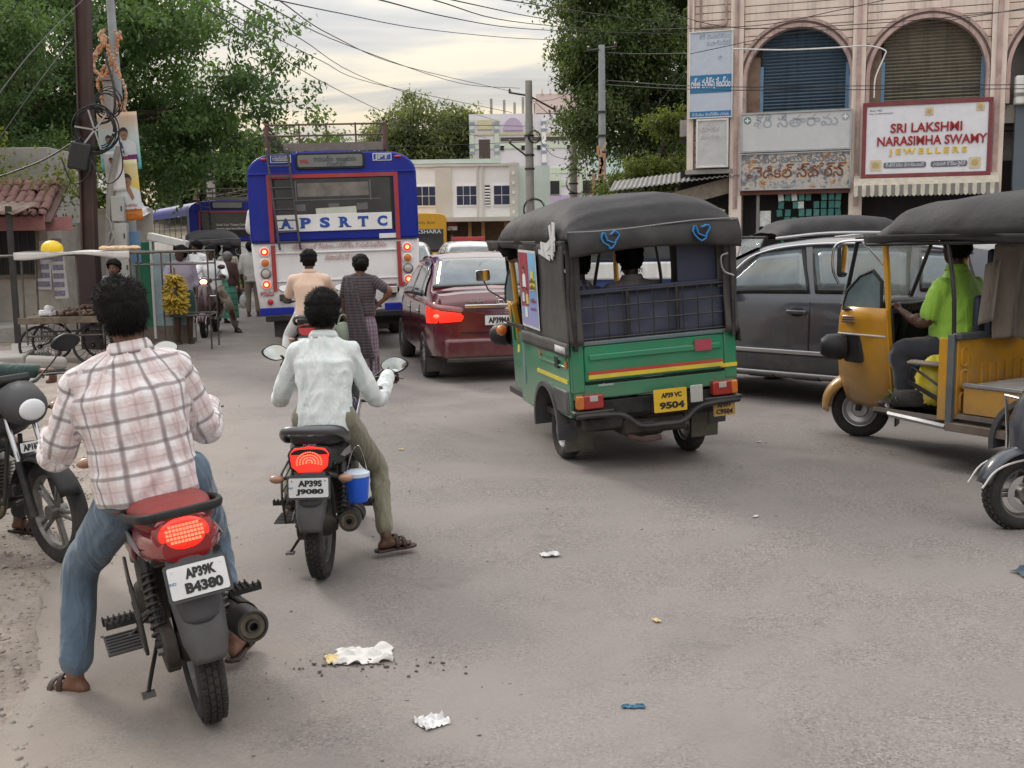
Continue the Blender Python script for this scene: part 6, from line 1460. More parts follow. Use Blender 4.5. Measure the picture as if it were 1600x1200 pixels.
#  buses
BUSB=mat('bus_blue',(.004,.016,.25),.45,coat=.1,spec=.3,var=.12,vscale=1.5,dirt=.18,dirtcol=(.10,.10,.16));BUSW=mat('bus_white',(.76,.755,.76),.45,var=.05,vscale=2,dirt=.22,dirtcol=(.36,.33,.31));BUSR=mat('bus_red',(.34,.03,.035),.45,var=.1,dirt=.2)
GLD=mat('dark_glass',(.030,.032,.036),.07,var=.5,vscale=1.5,spec=.7);GLDB=mat('window_glass',(.15,.20,.21),.06,var=.3,vscale=2.2,spec=.8);BLUL=mat('letter_blue',(.012,.07,.34),.4);SILV=mat('silver_paint',(.42,.42,.43),.3,metal=.6,var=.08,dirt=.2)
RACK=mat('roof_rack',(.10,.055,.045),.7,var=.3,dirt=.4);LADD=mat('ladder_grey',(.075,.072,.078),.5,metal=.4,var=.2);CLEARL=mat('clear_lens',(.42,.40,.38),.2)
def bus_sec(w,z0,z1,r,ztop=None):
 """outline (x,z) of a slab from z0 to z1; rounded top corners when r>0"""
 if r<=0:return[(-w,z0),(w,z0),(w,z1),(-w,z1)]
 o=[(-w,z0),(w,z0)]
 for a in np.linspace(0,90,8):o.append((w-r+r*math.cos(R_(a)),z1-r*.75+r*.75*math.sin(R_(a))))
 o.append((0,z1+.035))
 for a in np.linspace(90,180,8):o.append((-w+r+r*math.cos(R_(a)),z1-r*.75+r*.75*math.sin(R_(a))))
 return o
def bus(name,loc,rz,label,big=True,roll=0):
 r=empty(name,loc,rz,label,'bus',ry=roll)
 L_=9.6
 MB().prism(bus_sec(1.25,1.68,2.98,.42),0,L_,'y').build('upper_body',BUSB,r,bev=.035,seg=3,ang=50)
 MB().prism([(-1.25,1.68),(-1.23,1.2),(-1.17,.60),(1.17,.60),(1.23,1.2),(1.25,1.68)],.015,L_-.02,'y').build('lower_body',BUSW,r,bev=.03,seg=3,ang=50)
 B('belt_ridge',BUSB,r,(0,-.012,2.685),(2.46,.03,.03),bev=.008);B('waist_seam',mat('seam_navy',(.01,.012,.06),.6),r,(0,-.004,1.685),(2.46,.03,.02))
 for s in(-1,1):
  B('red_band',BUSR,r,(s*.935,-.014,2.17),(.065,.02,.98));B('red_band',BUSR,r,(s*.935-(.0),-.002,1.30),(.06,.02,.68))
  B('lower_strip',BUSB,r,(s*.93,-.02,.655),(.50,.07,.12),bev=.01)
 B('red_band',BUSR,r,(0,-.015,2.645),(1.93,.02,.06));B('red_line',BUSR,r,(0,.0,.985),(1.75,.02,.035));B('tail_panel_ridge',BUSW,r,(0,.0,1.52),(1.80,.03,.03),bev=.01)
 B('tail_panel_ridge',BUSW,r,(0,.0,1.10),(1.80,.025,.02),bev=.008)
 wn_=B('rear_window',GLD,r,(0,-.004,2.32),(1.70,.02,.56));B('window_gasket',BPL,wn_,(0,.0,2.25),(1.78,.012,.84),bev=.01)
 if big:
  for x in(-.55,.55):B('inner_frame',mat('inner_grey',(.12,.12,.12),.6),wn_,(x,-.016,2.42),(.022,.006,.30))
  B('inner_curtain',mat('inner_curtain',(.16,.145,.135),.7,var=.35,vscale=5),wn_,(0,-.0155,2.44),(1.05,.004,.2));B('inner_shelf',MATS['inner_grey'],wn_,(.05,-.016,2.29),(1.3,.006,.012))
  for x in(-.5,0,.42):B('seat_top',MATS['inner_grey'],wn_,(x,-.0158,2.18),(.16,.004,.10),bev=.002)
  B('pasted_note',mat('note_cream',(.50,.52,.45),.7,var=.1),wn_,(.03,-.0185,2.12),(.60,.006,.11),rot=(0,R_(-2),0))
  ls=B('letter_board',BUSW,r,(.0,-.018,1.955),(1.70,.02,.25),bev=.004)
  for k,ch in enumerate('APSRTC'):
   x=-.72+k*.285
   text(ch,.2,BLUL,ls,fl(x,1.955,-.030),bold=.010,ext=.003,width=.15,height=.155)
   if ch in 'APRT':
    for q in{'A':(-.075,.075),'P':(-.05,),'R':(-.05,.075),'T':(0,)}[ch]:B('serif',BLUL,ls,(x+q,-.030,1.885),(.065,.006,.016))
   if ch in 'PR':B('serif',BLUL,ls,(x-.07,-.030,2.025),(.03,.006,.016))
   if ch=='T':
    for q in(-.07,.07):B('serif',BLUL,ls,(x+q,-.030,2.01),(.016,.006,.05))
  B('sticker_white',BUSW,r,(.78,-.006,1.73),(.26,.008,.07))
  text('చక్రమైనపులలో ప్రయాణం ఎమ్మోక్షం పొందండి సుఖప్రదం',.1,mat('faded_red',(.40,.20,.19),.6),r,fl(.05,1.60,-.008),ext=.002,width=1.4);text('కల్యాణదుర్గం డిపో సహాయం',.1,MATS['faded_red'],r,fl(.10,1.43,-.008),ext=.002,width=.55)
  text('ఆగుము',.13,BUSR,r,fl(-1.06,.93,-.008),ext=.002,width=.2,bold=.002);text('STOP',.1,BUSR,r,fl(1.06,.985,-.008),ext=.002,width=.20,bold=.003)
 else:
  text('Book Your Tickets Online',.1,BUSW,wn_,fl(.1,2.22,-.018),ext=.002,width=1.0,bold=.003);text('www.apsrtconline.in',.1,BUSW,wn_,fl(.1,2.10,-.018),ext=.002,width=1.0,bold=.003)
 db=MB().plate(rrect(1.02,.24,.06),.03,fl(-.02,2.86,-.0)).build('board_frame',BPL,r,bev=.008)
 MB().plate(rrect(.95,.175,.03),.006,fl(-.02,2.86,-.032)).build('board_glass',mat('board_grey',(.17,.18,.175),.15,var=.1),db,ang=0)
 if big:
  text('రాయదుర్గం   అనంతపురం',.1,mat('board_faint',(.06,.07,.07),.5),db,fl(.05,2.88,-.040),ext=.001,width=.62,bold=.002);text('గుంతకల్',.1,MATS['board_faint'],db,fl(.07,2.81,-.040),ext=.001,width=.3);text('ఇటు',.09,BUSR,db,fl(-.40,2.86,-.040),ext=.001,width=.13,bold=.003)
  for x,w,s_ in((.75,.28,'JPT'),(-.74,.30,'జగ్గయ్యపేట')):
   p=MB().plate(rrect(w,.11,.01),.006,fl(x,2.90,-.002)).build('depot_plate',BUSW,r,ang=0);MB().plate(rrect(w-.02,.09,.008),.003,fl(x,2.90,-.0085)).build('plate_field',BLUL,p,ang=0);text(s_,.09,BUSW,p,fl(x,2.90,-.0135),ext=.001,width=w*.78,bold=.004)
 for x in(-.98,.98):MB().sph((x,-.005,2.90),(.06,.025,.022),12,8).build('marker_lamp',LENSR if big else LENSR,r)
 for s in(-1,1):
  for k,(z,m_)in enumerate(((1.55,LITR),(1.385,LENSA),(1.225,CLEARL),(1.065,LITR))):
   hs_=MB().lathe([(.0,0),(.075,0),(.078,.012),(.062,.022),(0,.022)],(s*1.06,.002,z),(0,-1,0),20).build('lamp_bezel',BUSW if k!=2 else ALLOY,r)
   MB().lathe([(.060,.020),(.052,.040),(.03,.050),(0,.052)],(s*1.06,.002,z),(0,-1,0),20).build('tail_lamp',(m_ if big else{LITR:LENSR}.get(m_,m_)),hs_)
   if m_ is LITR and big:MB().lathe([(.028,.050),(.015,.056),(0,.057)],(s*1.06,.002,z),(0,-1,0),16).build('lamp_core',mat('lamp_orange',(1,.4,.1),.3,emit=(1,.30,.08),estr=6),hs_)
 MB().lathe([(.0,0),(.045,0),(.045,.02),(0,.03)],(-1.02,.002,.80),(0,-1,0),16).build('reflector',LENSR,r)
 for x in(-.80,.78):B('hinge',GREASE,r,(x,-.02,.86),(.16,.06,.10),bev=.01)
 B('bumper',BPL,r,(0,-.04,.56),(2.2,.12,.10),bev=.02);B('underframe',mat('underframe_dark',(.012,.012,.012),.8),r,(0,4.5,.52),(1.9,8.6,.25))
 ld=[]
 for x0,x1 in((-.93,-.83),(-.63,-.53)):TB('ladder_rail',LADD,r,[(x0-.01,.05,3.06),(x0,-.14,3.02),(x1,-.14,1.60),(x1,-.01,1.58)],.018,8)
 for k in range(9):
  z=2.95-k*.158;t=(3.02-z)/1.42
  B('ladder_rung',LADD,r,(-.78+.10*t,-.145,z),(.31,.035,.022),bev=.004,seg=1)
 for s in(-.92,.82):B('rack_end',RACK,r,(s,.55,3.26),(.12,.9,.46))if False else TB('rack_post',RACK,r,[(s,.12,2.9),(s,.12,3.42)],.03)
 MB().prism([(.05,3.02),(.05,3.36),(.3,3.36),(.9,3.06)],-.96,-.92,'x').build('rack_side',RACK,r);MB().prism([(.05,3.02),(.05,3.36),(.3,3.36),(.9,3.06)],.78,.82,'x').build('rack_side',RACK,r)
 B('rack_plank',mat('rack_plank',(.17,.15,.14),.8,var=.2),r,(.06,.08,3.07),(1.5,.04,.12))
 for z in(3.24,3.40):TB('rack_rail',RACK,r,[(-.95,.1,z),(.80,.1,z)],.014)
 for x in(-.45,-.05,.38):TB('rack_post',RACK,r,[(x,.1,3.05),(x,.1,3.42)],.014)
 for s in(-.9,.8):
  for z in(3.24,3.40):TB('rack_rail',RACK,r,[(s,.1,z),(s,6,z)],.014)
 for s in(-1,1):
  for k in range(7):
   w_=B('side_window',GLD,r,(s*1.249,1.0+k*1.2,2.17),(.02,1.05,.72),bev=.004,seg=1)
   for q in(2.0,2.15):B('window_bar',SILV,w_,(s*1.268,1.0+k*1.2,q),(.015,1.05,.018))
  B('side_red_band',BUSR,r,(s*1.252,4.8,1.74),(.012,9.3,.05))
 for s in(-1,1):
  wheel(r,(s*.98,3.0,.46),.46,.30,m_rim=SILV,name='wheel',spokes='steel',tread=False,rimr=.55);wheel(r,(s*.98,7.8,.46),.46,.28,m_rim=SILV,name='wheel',spokes='steel',tread=False,rimr=.55)
  B('mud_flap',BPL,r,(s*.82,2.3,.40),(.42,.02,.36))
 B('hanging_flap',BPL,r,(-.86,.06,.42),(.26,.02,.30));B('exhaust_box',GREASE,r,(.5,.5,.40),(.5,.5,.2),bev=.03)
 return r
bus('city_bus',(-2.58,16.5,0),R_(9),'big blue and white state bus with APSRTC letters and a rear ladder',True,roll=R_(-1.2))
bus('city_bus',(-9.25,36.2,.0),R_(26),'second blue bus further off at the left, with a ticket notice in its rear window',False)
#  cars
class Car:
 def __init__(s,L_,wt,tt,bt,zb=.24,rr=.42,slope=.40):
  s.L=L_;s.wt=wt;s.tt=tt;s.bt=bt;s.zb=zb;s.sl=slope
 def ip(s,t,y):
  xs=[p[0]for p in t];ys_=[p[1]for p in t]
  return float(np.interp(y,xs,ys_)*.5+(np.interp(y-.06,xs,ys_)+np.interp(y+.06,xs,ys_))*.25)
 def W(s,y):return s.ip(s.wt,y)
 def T(s,y):return s.ip(s.tt,y)
 def Bt(s,y):return min(s.ip(s.bt,y),s.T(y)-.005)
 def sec(s,y):
  w,t,b_=s.W(y),s.T(y),s.Bt(y);h=max(0,t-b_);xr=.95*w-h*s.sl;zb=s.zb+.10*max(0,(.5-y))+.10*max(0,y-s.L+.5)
  e=min(1,h/.15)
  return[(0,zb),(w*.80,zb),(w*.955,zb+.05),(w*.985,.42),(w,.62),(w*.985,b_-.10),(w*.965,b_-.03),(.95*w,b_),(.95*w-h*s.sl*.5+.008*e,b_+h*.5),(xr,b_+h*.90),(xr-.03-.05*e,t-.012),(xr*.62,t+.008),(0,t+.018)]
 def side(s,y,f,sg,off=.0):
  w,t,b_=s.W(y),s.T(y),s.Bt(y);h=max(0,t-b_);xr=.95*w-h*s.sl
  x=.95*w+(xr-.95*w)*f/.9+.010+.014*math.sin(PI*min(1,f/.9))*min(1,h/.15)
  return Vector((sg*(x+off),y,b_+h*f))
 def body(s,parent,m,arches,name='body',bev=0):
  ys_=list(np.unique(np.concatenate([[0,.02,.05],np.arange(.1,s.L-.05,.09),[s.L-.05,s.L-.02,s.L]])))
  secs=[]
  for y in ys_:
   p=s.sec(y);secs.append([(x,y,z)for x,z in p]+[(-x,y,z)for x,z in p[-2:0:-1]])
  o=MB().loft(secs).build(name,m,parent,ang=32)
  for k,(y,r)in enumerate(arches):
   c=MB().cyl((-2,y,.31),(2,y,.31),r,n=40).build('cutter',m,None,ang=0)
   q=o.modifiers.new('arch','BOOLEAN');q.operation='DIFFERENCE';q.object=c;q.solver='EXACT'
   dg=bpy.context.evaluated_depsgraph_get();me=bpy.data.meshes.new_from_object(o.evaluated_get(dg));o.modifiers.clear();o.data=me
   bpy.data.objects.remove(c)
  me=o.data;me.polygons.foreach_set('use_smooth',np.ones(len(me.polygons),dtype=bool));me.set_sharp_from_angle(angle=R_(32))
  return o
 def win(s,parent,name,m,yb0,yb1,yt0,yt1,f0,f1,sg,off=.006,n=10,frame_m=None,fw_=.02):
  o=None
  if frame_m:
   c=(yb0+yb1)/2
   o=MB().sheet(lambda u,v:s.side((yb0-fw_)+(yb1-yb0+2*fw_)*u+((yt0-yb0)+((yt1-yb1)-(yt0-yb0))*u)*v,f0-.05+(f1-f0+.10)*v,sg,off-.003),n,5).build(name+'_frame',frame_m,parent,solid=.003,ang=60)
  g=MB().sheet(lambda u,v:s.side(yb0+(yb1-yb0)*u+((yt0-yb0)+((yt1-yb1)-(yt0-yb0))*u)*v,f0+(f1-f0)*v,sg,off),n,5).build(name,m,parent,solid=.003,ang=60)
  return g
 def glass(s,parent,name,m,y0,y1,k0,k1,off=.008,frame_m=None):
  fn=lambda u,v,e=0:(lambda y,kk:Vector(((u*2-1)*kk*max(.05,(.95*s.W(y)-max(0,s.T(y)-s.Bt(y))*s.sl)),y,s.T(y)+.012*(1-abs(u*2-1)**2*.9)+off+e)))(y0+(y1-y0)*v,k0+(k1-k0)*v)
  if frame_m:MB().sheet(lambda u,v:fn(-.03+1.06*u,-.05+1.10*v,-.003),14,10).build(name+'_gasket',frame_m,parent,solid=.003,ang=60)
  return MB().sheet(fn,14,10).build(name,m,parent,solid=.003,ang=60)
def side_strip(car,parent,name,m,y0,y1,z0,z1,sg,th=.012,n=16,dz=0):
 """strip laid on the flank between two heights"""
 def pt(y,z):
  p=car.sec(y);xs=[q[0]for q in p[1:8]];zs=[q[1]for q in p[1:8]];return float(np.interp(z,zs,xs))
 return MB().sheet(lambda u,v:Vector((sg*(pt(y0+(y1-y0)*u,z0+(z1-z0)*v+dz*u)+th),y0+(y1-y0)*u,z0+(z1-z0)*v+dz*u)),n,4).build(name,m,parent,solid=th*1.5,ang=50)
MAR=mat('maroon_paint',(.105,.010,.022),.16,coat=.9,var=.06,dirt=.12,dirtcol=(.12,.09,.08));GRY=mat('grey_paint',(.058,.062,.076),.24,coat=.8,metal=.2,var=.08,vscale=2,dirt=.18,dirtcol=(.16,.15,.14));CLAD=mat('cladding',(.05,.052,.058),.55,dirt=.3);LINE=mat('panel_gap',(.006,.006,.007),.8)
GLC=mat('car_glass',(.10,.13,.14),.05,var=.35,vscale=3,spec=.8,coat=.5)
sed=Car(3.99,[(0,.74),(.12,.80),(.5,.835),(1,.84),(2.9,.84),(3.6,.80),(3.85,.74),(3.99,.62)],[(0,.90),(.03,1.0),(.10,1.055),(.48,1.07),(.8,1.27),(1.10,1.43),(1.5,1.49),(2.0,1.505),(2.45,1.46),(2.7,1.34),(3.15,1.04),(3.6,.94),(3.85,.84),(3.99,.66)],[(0,.9),(.3,.98),(3.1,.92),(3.99,.7)],zb=.24)
c1=empty('maroon_car',(-.12,12.72,0),R_(12),'maroon saloon car with lit red tail lamp between the bus and the green auto','car')
bd_=sed.body(c1,MAR,[(.72,.335),(3.12,.335)])
for s in(-1,1):
 for y in(.72,3.12):wheel(c1,(s*.745,y,.30),.30,.19,m_rim=SILV,spokes='hubcap',tread=False,rimr=.66)
 sed.win(c1,'front_window',GLC,1.95,2.92,2.05,2.42,.10,.82,s,frame_m=BPL);sed.win(c1,'rear_side_window',GLC,1.05,1.90,1.25,1.98,.10,.82,s,frame_m=BPL);sed.win(c1,'quarter_window',GLC,.72,.99,.98,1.18,.16,.72,s,frame_m=BPL)
 for y in(1.0,1.925,2.95):side_strip(sed,c1,'door_gap',LINE,y,y+.012,.36,.88,s,.004,2)
 for y in(1.12,2.05):B('door_handle',SILV,c1,(s*.842,y,.80),(.03,.16,.03),bev=.01)
 MB().sph((s*.98,2.72,1.0),(.10,.07,.075),14,10).build('wing_mirror',BPL,c1);B('mirror_glass',MIRW,c1,(s*.98,2.648,1.0),(.13,.01,.09),bev=.004)
 path=[(.47,-.020,0),(.58,-.012,0),(.70,.0,0),(.775,.05,0),(.812,.16,0),(.832,.30,0)]
 def lampsec(z0f,z1f,o_):return[[(s*(x+o_*.6),y-o_*.9,z0f(i)),(s*(x+o_*.6+.01),y-o_-.012,(z0f(i)+z1f(i))/2),(s*(x+o_*.6),y-o_*.9,z1f(i)),(s*(x-.04),y+.03,(z0f(i)+z1f(i))/2)]for i,(x,y,_)in enumerate(path)]
 MB().loft(lampsec(lambda i:.735-.006*i,lambda i:.83+.016*i,.012)).build('tail_lamp',LITR,c1,ang=50);MB().loft(lampsec(lambda i:.84+.016*i,lambda i:.90+.016*i,.010)).build('clear_lamp',mat('lamp_pinkclear',(.42,.20,.20),.15,coat=.5),c1,ang=50)
 MB().sph((s*.745,.012,.80),(.05,.03,.025),10,8).build('lamp_core',LITC,c1)
 B('mud_flap',BPL,c1,(s*.74,.36,.2),(.18,.015,.16))
sed.glass(c1,'rear_window',GLC,.55,1.10,.92,.90,frame_m=BPL);sed.glass(c1,'windscreen',GLC,3.08,2.5,.9,.88,frame_m=BPL)
B('chrome_strip',CHROME,c1,(0,-.03,.905),(.86,.02,.045),bev=.008);B('boot_gap',LINE,c1,(0,-.008,.60),(.95,.012,.012));plate_(c1,fl(.05,.74,-.015),.48,.11,[('AP39MA2764',0,.4)],ind=False)
B('bumper',MAR,c1,(0,-.015,.42),(1.36,.10,.24),bev=.045,seg=3);B('bumper_lip',BPL,c1,(0,-.02,.285),(1.3,.10,.06),bev=.02);text('HONDA',.06,SILV,c1,fl(-.30,.975,-.03),bold=.002,ext=.003,width=.20)
MB().tube([(-.04,-.036,1.005),(-.03,-.036,.945)],.007,6).tube([(.04,-.036,1.005),(.03,-.036,.945)],.007,6).tube([(-.033,-.036,.975),(.033,-.036,.975)],.006,6).build('emblem',CHROME,c1)
MB().tube(rect:=[(x,-.034,.975+z)for x,z in rrect(.115,.085,.02)],.004,5,closed=True).build('emblem_ring',CHROME,c1)
for x in(-.35,.35):MB().sph((x,.95,1.13),(.13,.09,.13),12,8).build('headrest',DARKIN,c1)
suv=Car(4.3,[(0,.80),(.15,.86),(.5,.885),(1,.895),(3.2,.895),(3.8,.86),(4.1,.80),(4.3,.68)],[(0,1.08),(.05,1.24),(.18,1.45),(.40,1.61),(.7,1.66),(1.5,1.70),(2.2,1.695),(2.75,1.63),(3.05,1.49),(3.55,1.22),(3.8,1.15),(4.1,1.08),(4.3,.9)],[(0,1.08),(.4,1.15),(3.5,1.10),(4.3,.85)],zb=.27,slope=.36)
c2=empty('grey_suv',(5.0,9.76,0),R_(46),'dark grey sport utility car with silver side trim behind the green and yellow autos','car')
c2 .scale=(1,1,.97)
suv.body(c2,GRY,[(.82,.40),(3.42,.40)])
for s in(-1,1):
 for y in(.82,3.42):wheel(c2,(s*.79,y,.35),.345,.215,m_rim=ALLOY,ns=5,tread=False,rimr=.68)
 suv.win(c2,'front_window',GLC,2.12,3.18,2.28,2.72,.10,.82,s,frame_m=BPL,fw_=.03);suv.win(c2,'rear_side_window',GLC,1.12,2.0,1.20,2.14,.10,.82,s,frame_m=BPL,fw_=.03);suv.win(c2,'quarter_window',GLC,.48,.98,.66,1.06,.16,.76,s,frame_m=BPL)
 MB().tube(bez([tuple(suv.side(y,f,s,.012))for y,f in((3.42,.06),(3.05,.5),(2.78,.84),(2.2,.90),(1.2,.90),(.6,.84))],6),.011,6).build('chrome_line',CHROME,c2)
 MB().tube(bez([tuple(Vector((s*.62,y,suv.T(y)+.05)))for y in(2.6,2.0,1.2,.55)],5),.016,6).build('roof_rail',SILV,c2)
 for y in(1.10,2.06,3.20):side_strip(suv,c2,'door_gap',LINE,y,y+.014,.34,1.06,s,.004,2)
 for y in(1.22,2.20):
  h_=B('door_handle',GRY,c2,(s*.90,y,.96),(.035,.21,.04),bev=.012);MB().sph((s*.882,y,.962),(.02,.085,.05),12,8).build('handle_recess',LINE,h_)
 side_strip(suv,c2,'cladding',CLAD,1.22,3.05,.33,.54,s,.016)
 side_strip(suv,c2,'silver_strip',SILV,1.22,3.06,.535,.575,s,.026)
 side_strip(suv,c2,'silver_sill',SILV,1.20,3.08,.285,.345,s,.028)
 for k in range(3):side_strip(suv,c2,'sill_insert',CLAD,1.45+k*.5,1.75+k*.5,.292,.325,s,.040)
 for y in(.82,3.42):
  pts=[(s*.885,y+.43*math.cos(a),.33+.43*math.sin(a))for a in np.linspace(-.25,PI+.25,20)]
  MB().tube(pts,.045,8,flat=.8).build('arch_trim',CLAD,c2);
 MB().sph((s*1.03,3.02,1.20),(.11,.075,.085),16,10).build('wing_mirror',GRY,c2);B('mirror_base',BPL,c2,(s*.93,3.05,1.13),(.12,.10,.05),bev=.015);B('mirror_lamp',LENSB,c2,(s*1.05,3.085,1.20),(.12,.02,.02));
 B('tail_lamp',LENSR,c2,(s*.80,.08,.98),(.14,.16,.12),bev=.03)
suv.glass(c2,'rear_window',GLC,.08,.36,.9,.86,frame_m=BPL);suv.glass(c2,'windscreen',GLC,3.5,2.85,.92,.88,frame_m=BPL)
MB().prism([(.46,1.66),(.02,1.625),(.04,1.59),(.40,1.62)],-.55,.55,'x').build('roof_spoiler',GRY,c2,bev=.008)
B('brake_lamp',LITR,c2,(-.16,.02,1.635),(.36,.03,.035),bev=.006);B('brake_lamp_core',LITC,c2,(-.16,.001,1.635),(.20,.01,.014))
B('bumper',CLAD,c2,(0,-.02,.45),(1.55,.12,.30),bev=.05);TB('antenna',BPL,c2,[(0,.55,1.64),(0,.35,1.74)],.006)
def small_car(name,loc,rz,m,label,glass_lit=GLC,bar=None):
 r=empty(name,loc,rz,label,'car')
 c=Car(3.9,[(0,.70),(.2,.80),(3.5,.80),(3.9,.62)],[(0,.95),(.1,1.15),(.35,1.5),(.7,1.6),(2.3,1.6),(2.7,1.45),(3.1,1.05),(3.7,.92),(3.9,.7)],[(0,.95),(3.2,.95),(3.9,.7)],zb=.28)
 c.body(r,m,[(.7,.34),(3.15,.34)])
 for s in(-1,1):
  for y in(.7,3.15):wheel(r,(s*.71,y,.3),.30,.18,m_rim=SILV,spokes='hubcap',tread=False)
  c.win(r,'side_window',glass_lit,.8,1.7,.85,1.75,.1,.8,s);c.win(r,'side_window',glass_lit,1.8,2.8,1.85,2.4,.1,.8,s);B('tail_lamp',LITR,r,(s*.66,.02,1.02),(.12,.08,.2),bev=.02);B('headlamp',WHITEP,r,(s*.55,3.8,.75),(.25,.15,.12),bev=.03)
 c.glass(r,'rear_window',glass_lit,.14,.34,.9,.86);c.glass(r,'windscreen',glass_lit,3.05,2.55,.9,.86)
 B('bumper',m,r,(0,0,.45),(1.4,.12,.2),bev=.04)
 if bar:B('roof_board',bar,r,(0,1.0,1.67),(.8,.1,.09),bev=.01)
 return r
small_car('white_car',(-2.75,30.0,0),R_(183),mat('white_car_paint',(.62,.62,.63),.25,coat=.8),'white car nose on behind the bus lamp cluster')
small_car('white_van',(-.85,25.0,0),R_(8),MATS['white_car_paint'],'white hatchback with a red roof board above the maroon car',bar=mat('roof_board_red',(.4,.04,.04),.5))
sbus=empty('school_bus',(-4.2,52,0),R_(184),'yellow school bus facing us between the blue bus and white building','bus')
SY=mat('school_yellow',(.62,.33,.015),.35,coat=.4,var=.06)
MB().prism(bus_sec(1.2,.5,2.85,.35),-8,0,'y').build('body',SY,sbus,bev=.04,ang=50);B('windscreen',GLD,sbus,(0,.0,1.62),(2.1,.06,1.0),bev=.05);B('wiper_panel',BPL,sbus,(0,.0,1.08),(2.1,.05,.07));B('bonnet_band',SY,sbus,(0,.05,.85),(2.2,.2,.3),bev=.05)
text('SRI AKSHARA',.3,WHP,sbus,frame((0,.036,2.0),(-1,0,0),(0,0,1)),bold=.004,ext=.004,width=1.9,height=.18);text('SCHOOL BUS',.3,mat('sign_brown',(.2,.1,.02),.5),sbus,frame((0,.006,2.42),(-1,0,0),(0,0,1)),bold=.003,ext=.003,width=1.3,height=.10)
for s in(-1,1):
 MB().lathe([(0,0),(.12,0),(.12,.05),(0,.06)],(s*.85,.0,.85),(0,1,0),16).build('headlamp',WHITEP,sbus);TB('mirror_arm',BPL,sbus,[(s*1.2,-.1,2.2),(s*1.45,.2,2.1),(s*1.45,.2,1.7)],.02);B('mirror',BPL,sbus,(s*1.45,.2,1.6),(.18,.08,.4),bev=.02);wheel(sbus,(s*1.0,-1.5,.45),.45,.25,m_rim=SILV,spokes='steel',tread=False)
 for k in range(5):B('side_window',GLD,sbus,(s*1.2,-1.2-k*1.3,2.0),(.02,1.1,.7))
tr=empty('blue_truck',(1.95,17.6,0),R_(176),'blue and white truck cab seen through the rear opening of the green auto','truck')
TBL=mat('truck_blue',(.03,.07,.22),.4);B('cab',TBL,tr,(0,-.9,1.25),(1.7,1.7,1.3),bev=.08,seg=3);B('windscreen',GLD,tr,(0,-.02,1.55),(1.45,.06,.5),bev=.04);B('white_band',WHITEP,tr,(0,.0,1.13),(1.6,.06,.28),bev=.03)
B('bumper',TBL,tr,(0,.05,.5),(1.7,.2,.22),bev=.04);plate_(tr,frame((.0,.035,1.14),(-1,0,0),(0,0,1)),.42,.11,[('AP39T 4471',0,.36)],ind=False,frame_m=None)
B('cargo_box',mat('truck_grey',(.2,.2,.22),.6),tr,(0,-3.6,1.3),(1.75,3.4,1.4),bev=.02)
for s in(-1,1):
 MB().lathe([(0,0),(.09,0),(.09,.05),(0,.06)],(s*.65,.02,.85),(0,1,0),16).build('headlamp',CLEARL,tr);B('side_mirror',BPL,tr,(s*.98,-.1,1.5),(.14,.06,.26),bev=.02);TB('mirror_arm',BPL,tr,[(s*.8,-.2,1.65),(s*.98,-.1,1.65)],.012);wheel(tr,(s*.7,-.9,.33),.33,.2,m_rim=SILV,spokes='steel',tread=False);wheel(tr,(s*.7,-4.3,.33),.33,.2,m_rim=SILV,spokes='steel',tread=False)
#  three-wheeled autos
GRN_=mat('auto_green',(.005,.21,.095),.3,coat=.5,var=.1,vscale=3,dirt=.22,dirtcol=(.10,.12,.09));YLO=mat('auto_yellow',(.56,.27,.012),.35,coat=.35,var=.12,vscale=4,dirt=.35,dirtcol=(.20,.11,.04))
CANV=mat('black_canvas',(.026,.026,.029),.65,spec=.3,var=.2,vscale=3,bump=.9,bscale=4.5,dirt=.3,dirtcol=(.10,.095,.09));TARP=mat('tarp_blue',(.055,.06,.10),.7,var=.25,vscale=4,bump=.5,bscale=6,dirt=.4,dirtcol=(.10,.10,.11));PATCH=mat('patch_white',(.50,.50,.50),.8,var=.3,vscale=12);HEART=mat('heart_blue',(.03,.22,.52),.6)
STRY=mat('stripe_yellow',(.62,.50,.04),.5,dirt=.3);STRR=mat('stripe_red',(.42,.05,.03),.5,dirt=.3);WOODF=mat('floor_board',(.13,.11,.095),.8,var=.3,dirt=.4)
